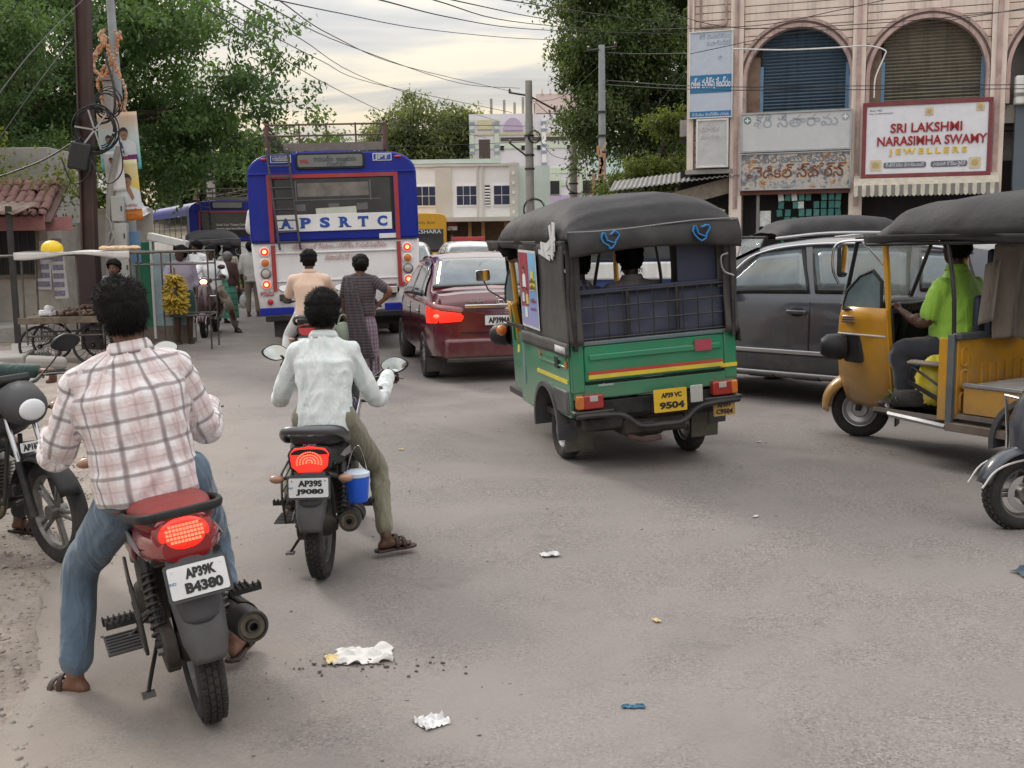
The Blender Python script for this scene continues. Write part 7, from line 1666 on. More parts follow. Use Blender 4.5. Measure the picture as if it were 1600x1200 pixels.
def auto(name,loc,rz,label,paint,roll=0.0,green=True,steer=0.0,group=None,front_m=None,simple=False):
 cab_back=.14 if green else.25
 r=empty(name,loc,rz,label,'auto rickshaw',group);fm_=front_m or paint
 hw=.625
 for s in(-1,1):wheel(r,(s*.50,0,.235),.235,.125,m_rim=SILV,spokes='steel',tread=False,rimr=.60)
 st_ax=(math.cos(steer),math.sin(steer),0)
 wheel(r,(0,1.95,.235),.235,.115,m_rim=SILV,spokes='steel',tread=False,rimr=.60,ax=st_ax)
 wheels=set(r.children)
 B('floor',FRM,r,(0,.55,.36),(1.16,2.1,.05));B('chassis',GREASE,r,(0,-.1,.30),(.5,.9,.12),bev=.02);MB().lathe([(0,-.42),(.05,-.42),(.06,-.1),(.11,0),(.06,.1),(.05,.42),(0,.42)],(0,0,.24),(1,0,0),18).build('axle',GREASE,r)
 arch=[(-.58,.42),(-.60,.93),(.78,.93),(.78,.36),(.30,.36)]+[(.01+.30*math.cos(a),.30+.28*math.sin(a))for a in np.linspace(.2,PI-.35,14)]+[(-.32,.42)]
 for s in(-1,1):
  if green or s>0:
   MB().prism(arch,s*(hw-.012),s*(hw+.012),'x').build('side_panel',paint,r,bev=.01)
  else:
   MB().prism([(-.58,.42),(-.60,.93),(.06,.93),(.06,.62),(.01,.60)]+[(.01+.30*math.cos(a),.30+.28*math.sin(a))for a in np.linspace(PI*.5,PI-.35,9)]+[(-.32,.42)],s*(hw-.012),s*(hw+.012),'x').build('side_panel',paint,r,bev=.01)
  MB().loft([[(s*(hw-.10+.14*q),.01+rr_*math.cos(a),.28+rr_*math.sin(a))for q,rr_ in((0,.30),(1,.30),(1,.335),(0,.335))]for a in np.linspace(-.15,PI+.2,18)]).build('wheel_arch',CLAD,r,ang=50)
 B('rear_sill',paint,r,(0,-.60,.60),(2*hw-.02,.05,.11),bev=.012);tg_=B('tailgate',paint,r,(0,-.615,.80),(1.06,.04,.26),bev=.012)
 B('tailgate_swage',paint,tg_,(0,-.640,.845),(1.0,.02,.045),bev=.008)
 for s in(-1,1):B('corner_post',paint,r,(s*(hw-.045),-.605,.77),(.10,.05,.35),bev=.012)
 B('tailgate_rail',mat('rail_blue',(.13,.17,.19),.5,metal=.3,dirt=.4),r,(0,-.62,.945),(1.2,.05,.03),bev=.006)
 if green:
  B('red_stripe',STRR,tg_,(0,-.643,.735),(1.02,.008,.022));B('yellow_stripe',STRY,tg_,(0,-.643,.708),(1.02,.008,.030));B('yellow_stripe',STRY,r,(.56,-.636,.695),(.13,.008,.028));B('red_patch',mat('patch_red',(.36,.05,.08),.6),tg_,(.36,-.654,.86),(.13,.006,.08))
  B('tailgate_gap',LINE,r,(0,-.630,.665),(1.06,.012,.008));text('mahaveer',.03,PLATE,tg_,fl(-.38,.645,-.636),ext=.0005)
  for s in(-1,1):B('side_stripe',STRY,r,(s*(hw+.016),-.16,.675),(.006,.80,.028))
  B('side_swage',paint,r,(-(hw+.014),-.2,.78),(.02,.72,.014),bev=.005);B('side_swage',paint,r,(-(hw+.014),-.2,.84),(.018,.70,.05),bev=.008)
  B('side_vent',BPL,r,(-(hw+.02),-.33,.80),(.015,.09,.09),bev=.006);B('reflector',LENSA,r,(-(hw+.02),-.55,.80),(.012,.04,.05));B('reflector',LENSA,r,(-(hw+.02),.12,.83),(.012,.03,.05))
  B('cladding_panel',CLAD,r,(-(hw+.014),-.38,.52),(.03,.34,.18),bev=.02);B('cladding_panel',CLAD,r,((hw+.014),-.38,.52),(.03,.34,.18),bev=.02)
 TB('bumper',FRM,r,bez([(-.62,-.66,.44),(-.42,-.69,.44),(-.28,-.70,.42),(-.16,-.70,.335),(0,-.70,.33),(.16,-.70,.335),(.28,-.70,.42),(.42,-.69,.44),(.62,-.66,.44)],4),.022,8)
 B('bumper_beam',BPL,r,(0,-.58,.47),(1.22,.06,.12),bev=.01)
 for s in(-1,1):
  lp_=B('tail_lamp',mat('lamp_dull_red',(.30,.025,.02),.25,coat=.4),r,(s*.49,-.64,.535),(.15,.07,.105),bev=.012);B('lamp_amber',LENSA,lp_,(s*.585,-.64,.535),(.055,.068,.10),bev=.012);B('lamp_clear',CLEARL,lp_,(s*.49,-.668,.558),(.06,.02,.04),bev=.004)
  B('bumper_bracket',FRM,r,(s*.49,-.62,.46),(.30,.12,.03),bev=.01)
  B('mud_flap',mat('flap_grey',(.09,.085,.07),.8,var=.2,dirt=.5),r,(s*.50,-.30,.22),(.22,.015,.22),rot=(R_(8),0,0),bev=.006)
 if green:
  plate_(r,frame((.06,-.725,.50),(1,0,0),(0,0,1)),.25,.165,[('AP39 VC',.01,.155,.038),('9504',.01,.19,.052)],m_=PLY,frame_m=None,ind=False);B('blank_plate',mat('plate_grey',(.40,.40,.38),.4),r,(.265,-.72,.525),(.095,.01,.125),bev=.01)
  plate_(r,frame((.50,-.66,.385),(1,0,0),(0,0,1)),.17,.11,[('AP39V',0,.11),('C9504',0,.13)],m_=mat('plate_worn',(.42,.24,.04),.6,var=.3,vscale=20,dirt=.5),frame_m=None,ind=False)
  MB().lathe([(0,0),(.06,.02),(.065,.1),(.065,.34),(.05,.40),(.02,.42),(.02,.52)],(-.12,-.5,.30),(1,.12,.12),18).build('silencer',mat('rust_brown',(.10,.055,.045),.7,var=.4,dirt=.5),r);TB('exhaust_pipe',MATS['rust_brown'],r,bez([(-.12,-.5,.3),(-.2,-.52,.24),(-.1,-.60,.21),(.02,-.62,.22)],4),.02,8)
  B('wheel_box',BPL,r,(-.40,-.35,.36),(.30,.5,.10),bev=.02);B('gear_housing',GREASE,r,(0,-.2,.28),(.3,.4,.2),bev=.05)
 stn=[(-.72,1.66,1.70,.60),(-.70,1.66,1.78,.61),(-.62,1.66,1.87,.63),(-.45,1.66,1.94,.64),(-.1,1.66,1.975,.64),(.6,1.655,1.955,.64),(1.2,1.65,1.90,.62),(1.6,1.64,1.84,.58),(1.9,1.62,1.77,.53),(2.02,1.62,1.70,.50)]
 def can(u,v):
  y=np.interp(u*(len(stn)-1),range(len(stn)),[q[0]for q in stn]);zs=np.interp(u*(len(stn)-1),range(len(stn)),[q[1]for q in stn]);zt=np.interp(u*(len(stn)-1),range(len(stn)),[q[2]for q in stn]);w=np.interp(u*(len(stn)-1),range(len(stn)),[q[3]for q in stn])
  a=PI*(1-v);ca,sa=math.cos(a),math.sin(a)
  x=w*math.copysign(abs(ca)**.62,ca);z=zs+(zt-zs)*abs(sa)**.75
  z+=.022*noise.noise(Vector((x*3,y*2.6,len(label))))+.006*noise.noise(Vector((x*9,y*7,3)))
  if not green and y>.8:y-=.30*(y-.8)/1.2
  return Vector((x,y,z))
 MB().sheet(can,45,26).build('canopy',CANV,r,solid=.012,ang=60)
 for s in(-1,1):
  MB().sheet(lambda u,v:Vector((s*(.645-.02*v-.10*max(0,(u-.7))+.006*math.sin(u*22)),-.68+(2.66 if green else 2.40)*u,1.67-((.075 if green else.055)+.018*math.sin(u*9+s))*v)),40,3).build('canopy_skirt',CANV,r,solid=.006)
 if green:
  MB().sheet(lambda u,v:Vector(((u-.5)*1.27,-.725-.035*math.sin(PI*v*.8)-(.014*math.sin(u*31)+.012*math.sin(u*13+1))*v,1.735-v*(.125+.075*(.28+.9*(abs(u-.42)*1.6)**1.4 if u<.42 else.28+.8*(abs(u-.42)*1.5)**2.2)))),60,8).build('rear_valance',CANV,r,solid=.008)
  TB('valance_piping',mat('piping_grey',(.22,.22,.22),.6),r,[(x,-.732,1.735+.015*math.sin(x*4))for x in np.linspace(-.63,.63,12)],.006,6)
  def heart(c,s_):
   pts=[]
   for t in np.linspace(0,2*PI,26)[:-1]:pts.append((c[0]+s_*.062*math.sin(t)**3,-.768,c[1]+s_*(.055*math.cos(t)-.021*math.cos(2*t)-.008*math.cos(3*t))))
   pts=[(x+.006*math.sin(z*90),y,z+.006*math.sin(x*120))for x,y,z in pts[:-3]]+[(c[0]-.02,-.768,c[1]-.01),(c[0]+.03,-.768,c[1]-.03)];q=MB().tube(pts,.012,5,flat=.5);return q.build('painted_heart',HEART,r)
  heart((-.34,1.665),1);heart((.33,1.665),1)
  for s in(-1,1):
   def qf(u,v):return Vector((s*(hw+.012+.010*math.sin(u*6+v*5)*math.sin(PI*v)),-.64+1.22*u,1.66-v*.74))
   MB().sheet(qf,24,16).build('side_flap',CANV,r,solid=.006)
   MB().sheet(lambda u,v:Vector((s*(hw+.012-.10*u),-.655-.012*math.sin(v*8),1.66-v*.72)),5,14).build('corner_flap',CANV,r,solid=.006)
   MB().sheet(lambda u,v:Vector((s*(hw+.026+.006*math.sin(u*14)),-.665+1.27*u,.96-v*.10)),24,3).build('flap_hem',CANV,r,solid=.006)
  for(u,z,w,h,a)in((-.48,1.70,.07,.20,8),(-.42,1.70,.05,.17,-14),(-.30,1.615,.34,.08,4),(-.40,1.66,.26,.05,-18),(-.22,1.57,.3,.03,10),(-.44,1.60,.05,.12,20)):B('white_tape',PATCH,r,(-(hw+.030+.005*abs(a)/20),u,z),(.004,w,h),rot=(R_(a),0,0))
  MB().sheet(lambda u,v:Vector((-(hw+.034),-.60+.25*u,.93-.05*v)),3,2).build('white_tape',PATCH,r,solid=.003)
  M_=frame((-(hw+.030),.28,1.31),(0,-1,0),(0,0,1))
  M_=frame((-(hw+.030),.28,1.31),(0,-1,.02),(0,0,1))
  ps=MB().plate([(-.26,-.30),(.24,-.32),(.25,.28),(-.25,.30)],.003,M_).build('poster',PAPER,r,ang=0)
  P_=lambda pts,m_,k,nm='printed_field':MB().plate(pts,.001,M_@Matrix.Translation((0,0,.004+.0015*k))).build(nm,m_,ps,ang=0)
  PB=gradmat('poster_blue',(.30,.28,.50),(.10,.30,.60),(.20,.45,.68),2,1.05,1.55);PR_=mat('poster_red',(.30,.03,.05),.5,var=.2)
  P_([(-.24,-.28),(.22,-.30),(.23,.265),(-.235,.28)],PB,0);P_([(-.235,.02),(.02,.02),(.03,.27),(-.235,.28)],PR_,1);P_([(-.235,-.14),(-.02,-.14),(.02,.02),(-.235,.02)],PR_,1)
  for(cx_,cz_,s_,m_)in((-.11,.13,.11,WHP),(-.16,-.02,.08,CYP),(-.05,-.03,.085,STRY),(-.10,-.13,.09,WHP)):
   P_([(cx_+s_*a,cz_+s_*b2)for a,b2 in((-.45,-1.1),(-.4,-.3),(-.12,-.15),(.12,-.15),(.4,-.3),(.45,-1.1))],m_,2,'printed_robe');P_([(cx_+.2*s_*math.cos(a),cz_+.08*s_+.25*s_*math.sin(a))for a in np.linspace(0,2*PI,13)[:-1]],SKINP,3,'printed_face');P_([(cx_+.2*s_*math.cos(a),cz_+.16*s_+.22*s_*math.sin(a))for a in np.linspace(0,PI,9)],HAIRP,4,'printed_hair')
  P_([(.06,-.02),(.20,-.02),(.20,.07),(.17,.07),(.17,.13),(.145,.13),(.13,.17),(.115,.13),(.09,.13),(.09,.07),(.06,.07)],STRY,2,'printed_shrine')
  for k in range(3):text('ఉత్సవం',.04,mat('poster_ink',(.16,.08,.02),.5)if k<2 else PR_,ps,M_@Matrix.Translation((.13,.055-.05*k-(.05 if k==2 else 0),.0105)),ext=.0004,bold=.0015)
  text('శుభాకాంక్షలు',.03,PR_,ps,M_@Matrix.Translation((.12,-.16,.008)),ext=.0004)
  gd=MB().sheet(lambda u,v:Vector(((u-.5)*1.14,-.575+.012*math.sin(u*19)*math.sin(v*7),.955+.34*v)),30,8).build('tarp_backing',TARP,r,solid=.01)
  B('seat_edge',mat('navy_vinyl',(.03,.035,.07),.5),r,(0,-.60,1.30),(1.18,.03,.045),bev=.012)
  for x in np.linspace(-.56,.56,4):TB('guard_upright',FRM,r,[(x,-.625,.95),(x,-.625,1.31)],.014,6)
  for z in(.975,1.085,1.195,1.295):TB('guard_bar',FRM,r,[(-.58,-.635,z),(.58,-.635,z)],.0065,6)
  for x in np.linspace(-.45,.45,9):TB('guard_rod',FRM,r,[(x,-.638,.96),(x,-.638,1.30)],.0045,5)
  for s in(-1,1):TB('corner_tube',FRM,r,[(s*.595,-.66,.90),(s*.60,-.67,1.30),(s*.59,-.66,1.66)],.017,8)
  TB('hook',GAL,r,bez([(.56,-.69,1.50),(.50,-.71,1.48),(.52,-.70,1.38),(.60,-.69,1.34)],4),.007,6);B('side_curtain',MATS['navy_vinyl'],r,(.37,-.57,1.45),(.30,.015,.36));B('clear_curtain',mat('murky_plastic',(.10,.095,.085),.25,var=.4,vscale=8),r,(.555,-.60,1.46),(.08,.012,.40))
  for(x,z)in((-.57,.96),(.56,.97)):TB('rope_knot',mat('rope',(.12,.09,.06),.9),r,[(x+.03*math.cos(t*1.9),-.655,z+.03*math.sin(t*2.3))for t in range(9)],.007,5)
  B('roof_lining',mat('roof_lining',(.03,.03,.034),.9),r,(0,.5,1.70),(1.1,2.2,.01))
 else:
  TB('roof_rail',FRM,r,[(-.60,-.6,1.63),(-.60,1.7,1.60)],.014);TB('roof_rail',FRM,r,[(.60,-.6,1.63),(.60,1.7,1.60)],.014)
 for s in(-1,1):
  TB('door_post',FRM,r,bez([(s*.60,.68,.93),(s*.60,.70,1.3),(s*.585,.78,1.66)],4),.015,8);TB('rear_post',FRM,r,[(s*.58,-.58,.9),(s*.57,-.56,1.66)],.016,8)
 VIN=mat('navy_vinyl',(.03,.035,.07),.5);B('rear_bench',VIN,r,(0,-.15,.72),(1.1,.50,.14),bev=.04);B('bench_back',VIN,r,(0,-.46,1.0),(1.1,.10,.50),bev=.04)
 B('driver_seat',VIN,r,(-.02,.96,.74),(.85 if green else.60,.36,.12),bev=.04);B('seat_back',VIN,r,(0,.76,1.06),(.9 if green else.5,.07,.34),bev=.03);B('engine_box',FRM,r,(0,.95,.52),(.8,.45,.30),bev=.02)
 if not green:
  B('partition',paint,r,(0,.66,.66),(1.20,.03,.56),bev=.005)
  B('partition_rail',mat('rail_dark',(.05,.055,.06),.5,dirt=.4),r,(0,.64,.965),(1.26,.07,.045),bev=.008)
  for k in range(9):TB('partition_rib',paint,r,[(-.33+k*.10,.640,.44),(-.33+k*.10,.640,.76)],.012,6)
  for z in(.50,.66,.82):MB().tube([(x-.525,.641,z+q)for x,q in rrect(.07,.13,.03)],.008,6,closed=True).build('pressed_oval',paint,r)
  for s in(-1,):B('post_channel',mat('steel_bluegrey',(.11,.13,.15),.5,metal=.3,dirt=.4),r,(s*(hw+.005),.675,.67),(.03,.05,.62),bev=.004);B('post_panel',paint,r,(s*(hw-.0),.735,.66),(.025,.07,.58),bev=.004)
  B('cabin_floor_step',WOODF,r,(-.30,.25,.405),(.62,.78,.03));B('seat_riser',paint,r,(.1,.30,.50),(.9,.04,.24));B('floor_sheet',mat('worn_sheet',(.42,.40,.38),.6,var=.2,dirt=.5),r,(-.10,.30,.615),(.95,.60,.02));B('step_front',paint,r,(-.57,.30,.52),(.02,.60,.18))
  B('step_edge',GAL,r,(-.58,.30,.630),(.03,.62,.03),bev=.006);MB().prism([(.70,.30),(.05,.30),(-.05,.36),(-.10,.58),(-.04,.60),(.02,.42),(.10,.36),(.70,.36)],-(hw+.02),-(hw-.05),'x').build('step_frame',mat('worn_frame',(.13,.10,.08),.6,var=.3,dirt=.6),r,bev=.004);TB('floor_edge',GAL,r,[(-.63,.70,.325),(-.60,1.2,.35),(-.42,1.62,.40)],.022,6);B('cab_floor',WOODF,r,(-.25,1.15,.37),(.7,.9,.03))
  sp_=wheel(r,(-.36,1.12,.46),.235,.13,name='spare_tyre',spokes=None,tread=False,ax=(.05,.12,1))
  MB().sheet(lambda u,v:Vector((-.60+.26*u,.78+.28*v,.745+.01*math.sin(7*u))),6,4).build('wooden_shelf',WOODD,r,solid=.02);TB('shelf_strut',FRM,r,[(-.58,1.05,.73),(-.60,.78,.60)],.01);B('strut_bar',FRM,r,(-.60,.92,.56),(.015,.32,.03),rot=(R_(22),0,0))
 apr=[]
 pre_=set(r.children)
 prof=[(.30,.15,2.20,1.62),(.36,.24,2.22,1.60),(.55,.33,2.24,1.56),(.80,.39,2.23,1.54),(1.02,.43,2.19,1.52),(1.12,.45,2.15,1.52)]
 for z,w,yf,yb in prof:
  apr.append([(-w-.06,yb,z),(-w-.035,(yf+yb)/2,z),(-w,yf-.14,z),(-w*.75,yf-.03,z),(0,yf,z),(w*.75,yf-.03,z),(w,yf-.14,z),(w+.035,(yf+yb)/2,z),(w+.06,yb,z)])
 MB().loft(apr,caps=False,closed=False).build('front_apron',fm_,r,solid=.02,ang=60)
 B('door_edge',fm_,r,(-.45,1.53,.72),(.05,.03,.80),rot=(0,R_(-8),0),bev=.008);B('door_edge',fm_,r,(.45,1.53,.72),(.05,.03,.80),rot=(0,R_(8),0),bev=.008)
 for s in(-1,1):MB().sheet(lambda u,v:Vector((s*(.475+.005*v),1.60+.45*u,.90+.012*v)),4,1).build('white_line',WHITEP,r,solid=.006)
 MB().loft([[(x*.93,min(y-.03,2.10),z)for x,y,z in q_]for q_ in apr[1:]],caps=False,closed=False).build('cab_dark_sheet',BPL,r,solid=.01,ang=60)  # added black sheet behind the apron; the cab's shade is put into its colour
 for s in(-1,1):TB('screen_pillar',fm_,r,[(s*.47,1.58,1.10),(s*.475,1.60,1.35),(s*.49,1.62,1.62)],.024,8);TB('front_pillar',BPL,r,[(s*.40,2.06,1.12),(s*.46,1.90,1.62)],.016,8)
 glc=mat('clear_glass',(.75,.82,.82),.03,alpha=.22,var=.02,spec=.6)
 MB().sheet(lambda u,v:Vector(((u-.5)*(.80+.10*v),2.10-.18*v+.05*(1-(u*2-1)**2),1.13+.48*v)),10,4).build('windscreen',glc,r,solid=.004)
 qw=MB().prism([(1.66,1.10),(2.02,1.10),(1.98,1.24),(1.86,1.36),(1.74,1.40),(1.66,1.32)],-.465,-.455,'x').build('quarter_glass',GLDB,r,ang=0);MB().tube([(-.462,y,z)for y,z in((1.66,1.10),(2.02,1.10),(1.98,1.24),(1.86,1.36),(1.74,1.40),(1.66,1.32))],.014,6,closed=True).build('glass_seal',BPL,r)
 B('dashboard',BPL,r,(0,1.92,1.10),(.80,.22,.12),bev=.03);B('screen_top',BPL,r,(0,1.88,1.63),(.98,.05,.05),bev=.01)
 TB('handlebar',FRM,r,[(-.34,1.62,1.10),(-.18,1.72,1.14),(0,1.76,1.13),(.18,1.72,1.14),(.34,1.62,1.10)],.014,8);TB('steering_column',FRM,r,[(0,1.76,1.12),(0,1.95,.5)],.03,8)
 for s in(-1,1):TB('hand_grip',RUBBER,r,[(s*.24,1.69,1.125),(s*.36,1.61,1.095)],.019,10)
 ca,sa=math.cos(steer),math.sin(steer)
 TB('front_fork',GREASE,r,[(-.09*ca,1.95-.09*sa,.235),(-.09*ca,1.93-.09*sa,.5),(0,1.90,.62)],.024,8);
 def fend(u,v):
  a=-.05+2.3*u;q=v*2-1;rr_=.30-.07*abs(q)**3+.02*math.sin(PI*u);y=rr_*math.cos(a);z=rr_*math.sin(a)*.95-.02*q*q
  x=q*.10
  return Vector((ca*x-sa*y*1.0,1.95+sa*x+ca*y,.255+z))if False else Vector((1.5*x*ca-y*sa,1.95+1.5*x*sa+y*ca,.25+z))
 MB().sheet(fend,18,6).build('front_fender',fm_,r,solid=.012,ang=60)
 B('fender_flap',BPL,r,(.28*sa*1+.0,1.95-.30*ca,.22),(.16,.015,.20),rot=(0,0,steer))
 for s in(-1,1):
  hl_=MB().lathe([(0,.02),(.09,.0),(.105,.04),(.10,.14),(.06,.19),(0,.20)],(s*.445,2.00,.80),(s*.75,.66,0),24).build('headlamp_housing',BPL,r);MB().lathe([(.09,.145),(.05,.175),(0,.185)],(s*.40,2.02,.80),(s*.1,1,0),20).build('headlamp_glass',MATS['lamp_glass'],hl_)if False else None
  B('housing_back',BPL,hl_,(s*.43,1.93,.80),(.05,.18,.24),bev=.03)
  ind_=B('front_indicator',LENSB,r,(s*.455,1.96,1.02),(.03,.13,.06),bev=.01)
  for k in range(3):B('indicator_rib',CHROME,ind_,(s*.475,1.96,1.0+.02*k),(.01,.13,.005))
 for s in((-1,)if not simple and not green else()):
  TB('mirror_arm',CHROME,r,bez([(s*.49,1.62,1.62),(s*.60,1.75,1.63),(s*.70,1.90,1.60),(s*.71,1.92,1.42),(s*.66,1.90,1.30)],6),.010,8)
  TB('mirror_strut',CHROME,r,[(s*.60,1.75,1.63),(s*.47,1.62,1.42)],.008,8)
  m_=MB().plate(rrect(.13,.25,.04),.03,frame((s*.655,1.86,1.48),(1,.25,0),(0,0,1))@Matrix.Translation((0,0,-.03))).build('mirror',BPL,r,bev=.008);MB().plate(rrect(.11,.23,.035),.002,frame((s*.655,1.86,1.48),(1,.25,0),(0,0,1))@Matrix.Translation((0,0,.001))).build('mirror_glass',GLASSM,m_,ang=0)
 if green:
  ms=TB('small_mirror_arm',FRM,r,[(-.46,1.9,1.10),(-.62,2.0,1.22),(-.66,2.02,1.32)],.007,6);MB().plate(rrect(.14,.10,.02),.02,frame((-.67,2.0,1.36),(1,.1,0),(0,0,1))).build('small_mirror',MIRW,ms,bev=.005)
  MB().sph((-.56,1.85,.86),(.05,.05,.05),12,8).build('side_indicator',LENSA,r);MB().prism([(1.60,.36),(.80,.36),(.80,.62),(1.50,.80),(1.60,1.1)],-(hw-.12),-(hw-.10),'x').build('cab_side',paint,r)
  B('door_frame_tube',FRM,r,(-.57,1.05,.95),(.03,.9,.03));TB('grab_tube',FRM,r,[(-.6,.72,.9),(-.60,.74,1.60)],.014)
  MB().plate([(-.05,-.02),(.05,0),(.03,.06),(-.02,.05)],.003,frame((-.60,.95,.75),(0,-1,0),(0,0,1))).build('yellow_tag',STRY,r,ang=0);TB('strap',mat('strap_blue',(.25,.32,.36),.6),r,[(-.635,.64,.92),(-.64,.63,.62),(-.64,.64,.52)],.012)
 for o in r.children:
  if o in wheels or o.type!='MESH' or o.name.startswith(('front_fork','front_fender','fender_flap')):continue
  for q_ in[o]+list(o.children):
   if q_.type!='MESH':continue
   n_=len(q_.data.vertices);co_=np.empty(n_*3);q_.data.vertices.foreach_get('co',co_);co_=co_.reshape(-1,3)
   if q_.matrix_basis!=Matrix.Identity(4)or not n_ or co_[:,1].max()<1.2:continue
   co_[:,1]-=cab_back*np.clip((co_[:,1]-1.2)/.38,0,1);q_.data.vertices.foreach_set('co',co_.ravel());q_.data.update()
 if roll:
  Mr=Matrix.Translation((-.5,0,.30))@Matrix.Rotation(-roll,4,'Y')@Matrix.Translation((.5,0,-.30))
  for o in r.children:
   if o not in wheels:o.matrix_basis=Mr@o.matrix_basis
 return r
splash(GRN_,z0=.35,z1=.95,sc=9);splash(YLO,z0=.3,z1=.9,sc=9);splash(MAR,z0=.1,z1=.6);splash(GRY,z0=.1,z1=.7);splash(BUSW,z0=.5,z1=1.2,fac=.5);splash(CANV,(.13,.12,.11),1.0,1.9,.45,5)
auto('green_auto',(.90,8.33,.006),R_(14),'green three wheeled auto rickshaw with black canopy, blue hearts and a yellow plate',GRN_,roll=R_(3.2),front_m=YLO)
auto('yellow_auto',(3.96,7.31,.006),R_(33),'yellow three wheeled auto rickshaw with an open cab and its driver at the right edge',YLO,green=False,steer=R_(28))
a3=auto('canopied_auto',(5.6,18.2,0),R_(100),'black canopied auto rickshaw side on between the green auto and the grey car',GRN_,green=False,simple=True)
a4=copy_tree(a3,None,(9.3,21.5,0),R_(96),'yellow topped auto rickshaw behind the black canopied one')
a5=auto('canopied_auto',(-7.55,27.8,0),R_(20),'black canopied auto rickshaw carrying passengers behind the white scooter',GRN_,simple=True)
for o in list(a5 .children):
 if o.name.startswith(('poster','painted_heart','white_tape','number_plate','red_patch')):
  for c in list(o.children):bpy.data.objects.remove(c)
  bpy.data.objects.remove(o)
#  scooters
SCM=mat('scooter_maroon',(.06,.018,.022),.25,coat=.7,dirt=.2);SCB=mat('scooter_navy',(.030,.036,.052),.3,coat=.5,dirt=.3,dirtcol=(.14,.13,.12));SCW=mat('scooter_silver',(.52,.51,.48),.3,metal=.3,var=.06)
def scooter(name,loc,rz,label,m,lit=False,ns=5):
 r=empty(name,loc,rz,label,'scooter')
 R=.22
 for y in(0,1.25):wheel(r,(0,y,R),R,.095,m_rim=ALLOY,name='rear_wheel' if y==0 else 'front_wheel',ns=ns,tread=True,rimr=.66,disc=(-1 if y else False))
 def fg(u,v):
  a=R_(-75+150*u);q=v*2-1;rr_=R+.045-.028*abs(q)**2.5
  return Vector((q*.068*(1-.25*max(0,u-.8)*5*.3),1.25+rr_*math.sin(-a),R+rr_*math.cos(a)))
 fd=MB().sheet(fg,20,8).build('front_mudguard',m,r,solid=.006)
 for s in(-1,1):
  B('orange_reflector',mat('reflector_orange',(.60,.10,.01),.3),fd,(s*.082,1.20,R+.24),(.014,.10,.045),rot=(R_(-12),0,0),bev=.004)
  TB('mudguard_trim',SCW,fd,bez([(s*.074,1.25+.28,R+.05),(s*.078,1.25+.20,R+.15),(s*.08,1.25+.05,R+.20),(s*.078,1.1,R+.20)],4),.006,5)
  TB('fork',GREASE,r,[(s*.07,1.25,R),(s*.065,1.16,.52)],.018,8)
 secs=[]
 for z,w,y,dp in((.34,.10,1.12,.06),(.45,.17,1.14,.07),(.60,.22,1.13,.08),(.75,.20,1.08,.08),(.88,.13,1.02,.07),(.95,.09,.98,.05)):
  secs.append([(w*math.cos(a),y+(dp+.09)*max(0,math.sin(a))-dp*max(0,-math.sin(a))*.6,z)for a in np.linspace(0,2*PI,25)[:-1]])
 ap=MB().loft(secs).build('front_apron',m,r,ang=60)
 for s in(-1,1):MB().loft([[(s*(x),1.235+dy-.35*x*x*4,z)for x,dy in((.06,.0),(.13,.005),(.15,-.01),(.07,-.02))]for z in(.45,.55,.66,.74)]).build('lamp_cluster',SCW,ap,ang=50)
 MB().prism([(-.07,.70),(.07,.70),(.035,.50),(0,.44),(-.035,.50)],1.20,1.245,'y').build('grille_panel',BPL,ap,bev=.01)
 secs=[]
 for y,w,z0,z1 in((.86,.10,.95,1.05),(.95,.14,.93,1.08),(1.03,.12,.93,1.06),(1.08,.08,.95,1.03)):secs.append([(w*math.cos(a),y,(z0+z1)/2+(z1-z0)/2*math.sin(a))for a in np.linspace(0,2*PI,21)[:-1]])
 hc=MB().loft(secs).build('handlebar_cowl',m,r,ang=60)
 MB().sph((0,1.065,.985),(.075,.03,.045),16,10).build('headlight',mat('headlight_lit',(1,.7,.35),.3,emit=(1.0,.62,.25),estr=4)if lit else CLEARL,hc)
 for s in(-1,1):
  TB('hand_grip',RUBBER,r,[(s*.15,.93,1.01),(s*.34,.86,1.03)],.016,8);TB('brake_lever',ALLOY,r,[(s*.14,.98,1.02),(s*.34,.93,1.03)],.005,6)
  TB('mirror_stem',FRM,r,[(s*.18,.92,1.03),(s*.28,.93,1.20)],.006,6);MB().sph((s*.30,.94,1.24),(.07,.02,.045),14,8).build('mirror',m,r)
  MB().loft([[(s*w*k,y,z)for k,z in((.6,.30),(1,.38),(1.0,.58),(.8,.68),(.3,.70))]for y,w in((.42,.12),(.25,.17),(-.05,.18),(-.30,.13),(-.40,.07))],closed=False,caps=False).build('rear_body',m,r,solid=.01,ang=60)
 MB().tube([(-.20,1.22,.32),(-.24,1.2,.50),(-.24,1.22,.74),(.24,1.22,.74),(.24,1.2,.50),(.20,1.22,.32)],.011,8).build('leg_guard',CHROME,r)
 B('floorboard',BPL,r,(0,.68,.30),(.34,.52,.05),bev=.02);B('underbody',GREASE,r,(0,.3,.25),(.2,.8,.12),bev=.03)
 MB().loft([[(w*math.cos(a),y,zc_+h*math.sin(a))for a in np.linspace(0,2*PI,17)[:-1]]for y,w,zc_,h in((.48,.06,.73,.03),(.40,.13,.74,.05),(.1,.15,.76,.055),(-.2,.14,.78,.055),(-.38,.09,.79,.04))]).build('seat',SEATB,r,ang=60)
 TB('grab_rail',SCW,r,[(.12,-.15,.78),(.12,-.42,.82),(-.12,-.42,.82),(-.12,-.15,.78)],.014);B('tail_lamp',LENSR,r,(0,-.41,.66),(.16,.05,.07),bev=.02);MB().cyl((.15,.15,.2),(.16,-.32,.26),.05,.055,14).build('silencer',MATS['muffler_black'],r)
 B('front_plate',PLATE,ap,(0,1.262,.40),(.18,.008,.05))
 return r
scooter('scooter',(-5.56,20.45,0),R_(186),'maroon scooter with lit headlamp coming towards us beside the banana stall',SCM,lit=True)
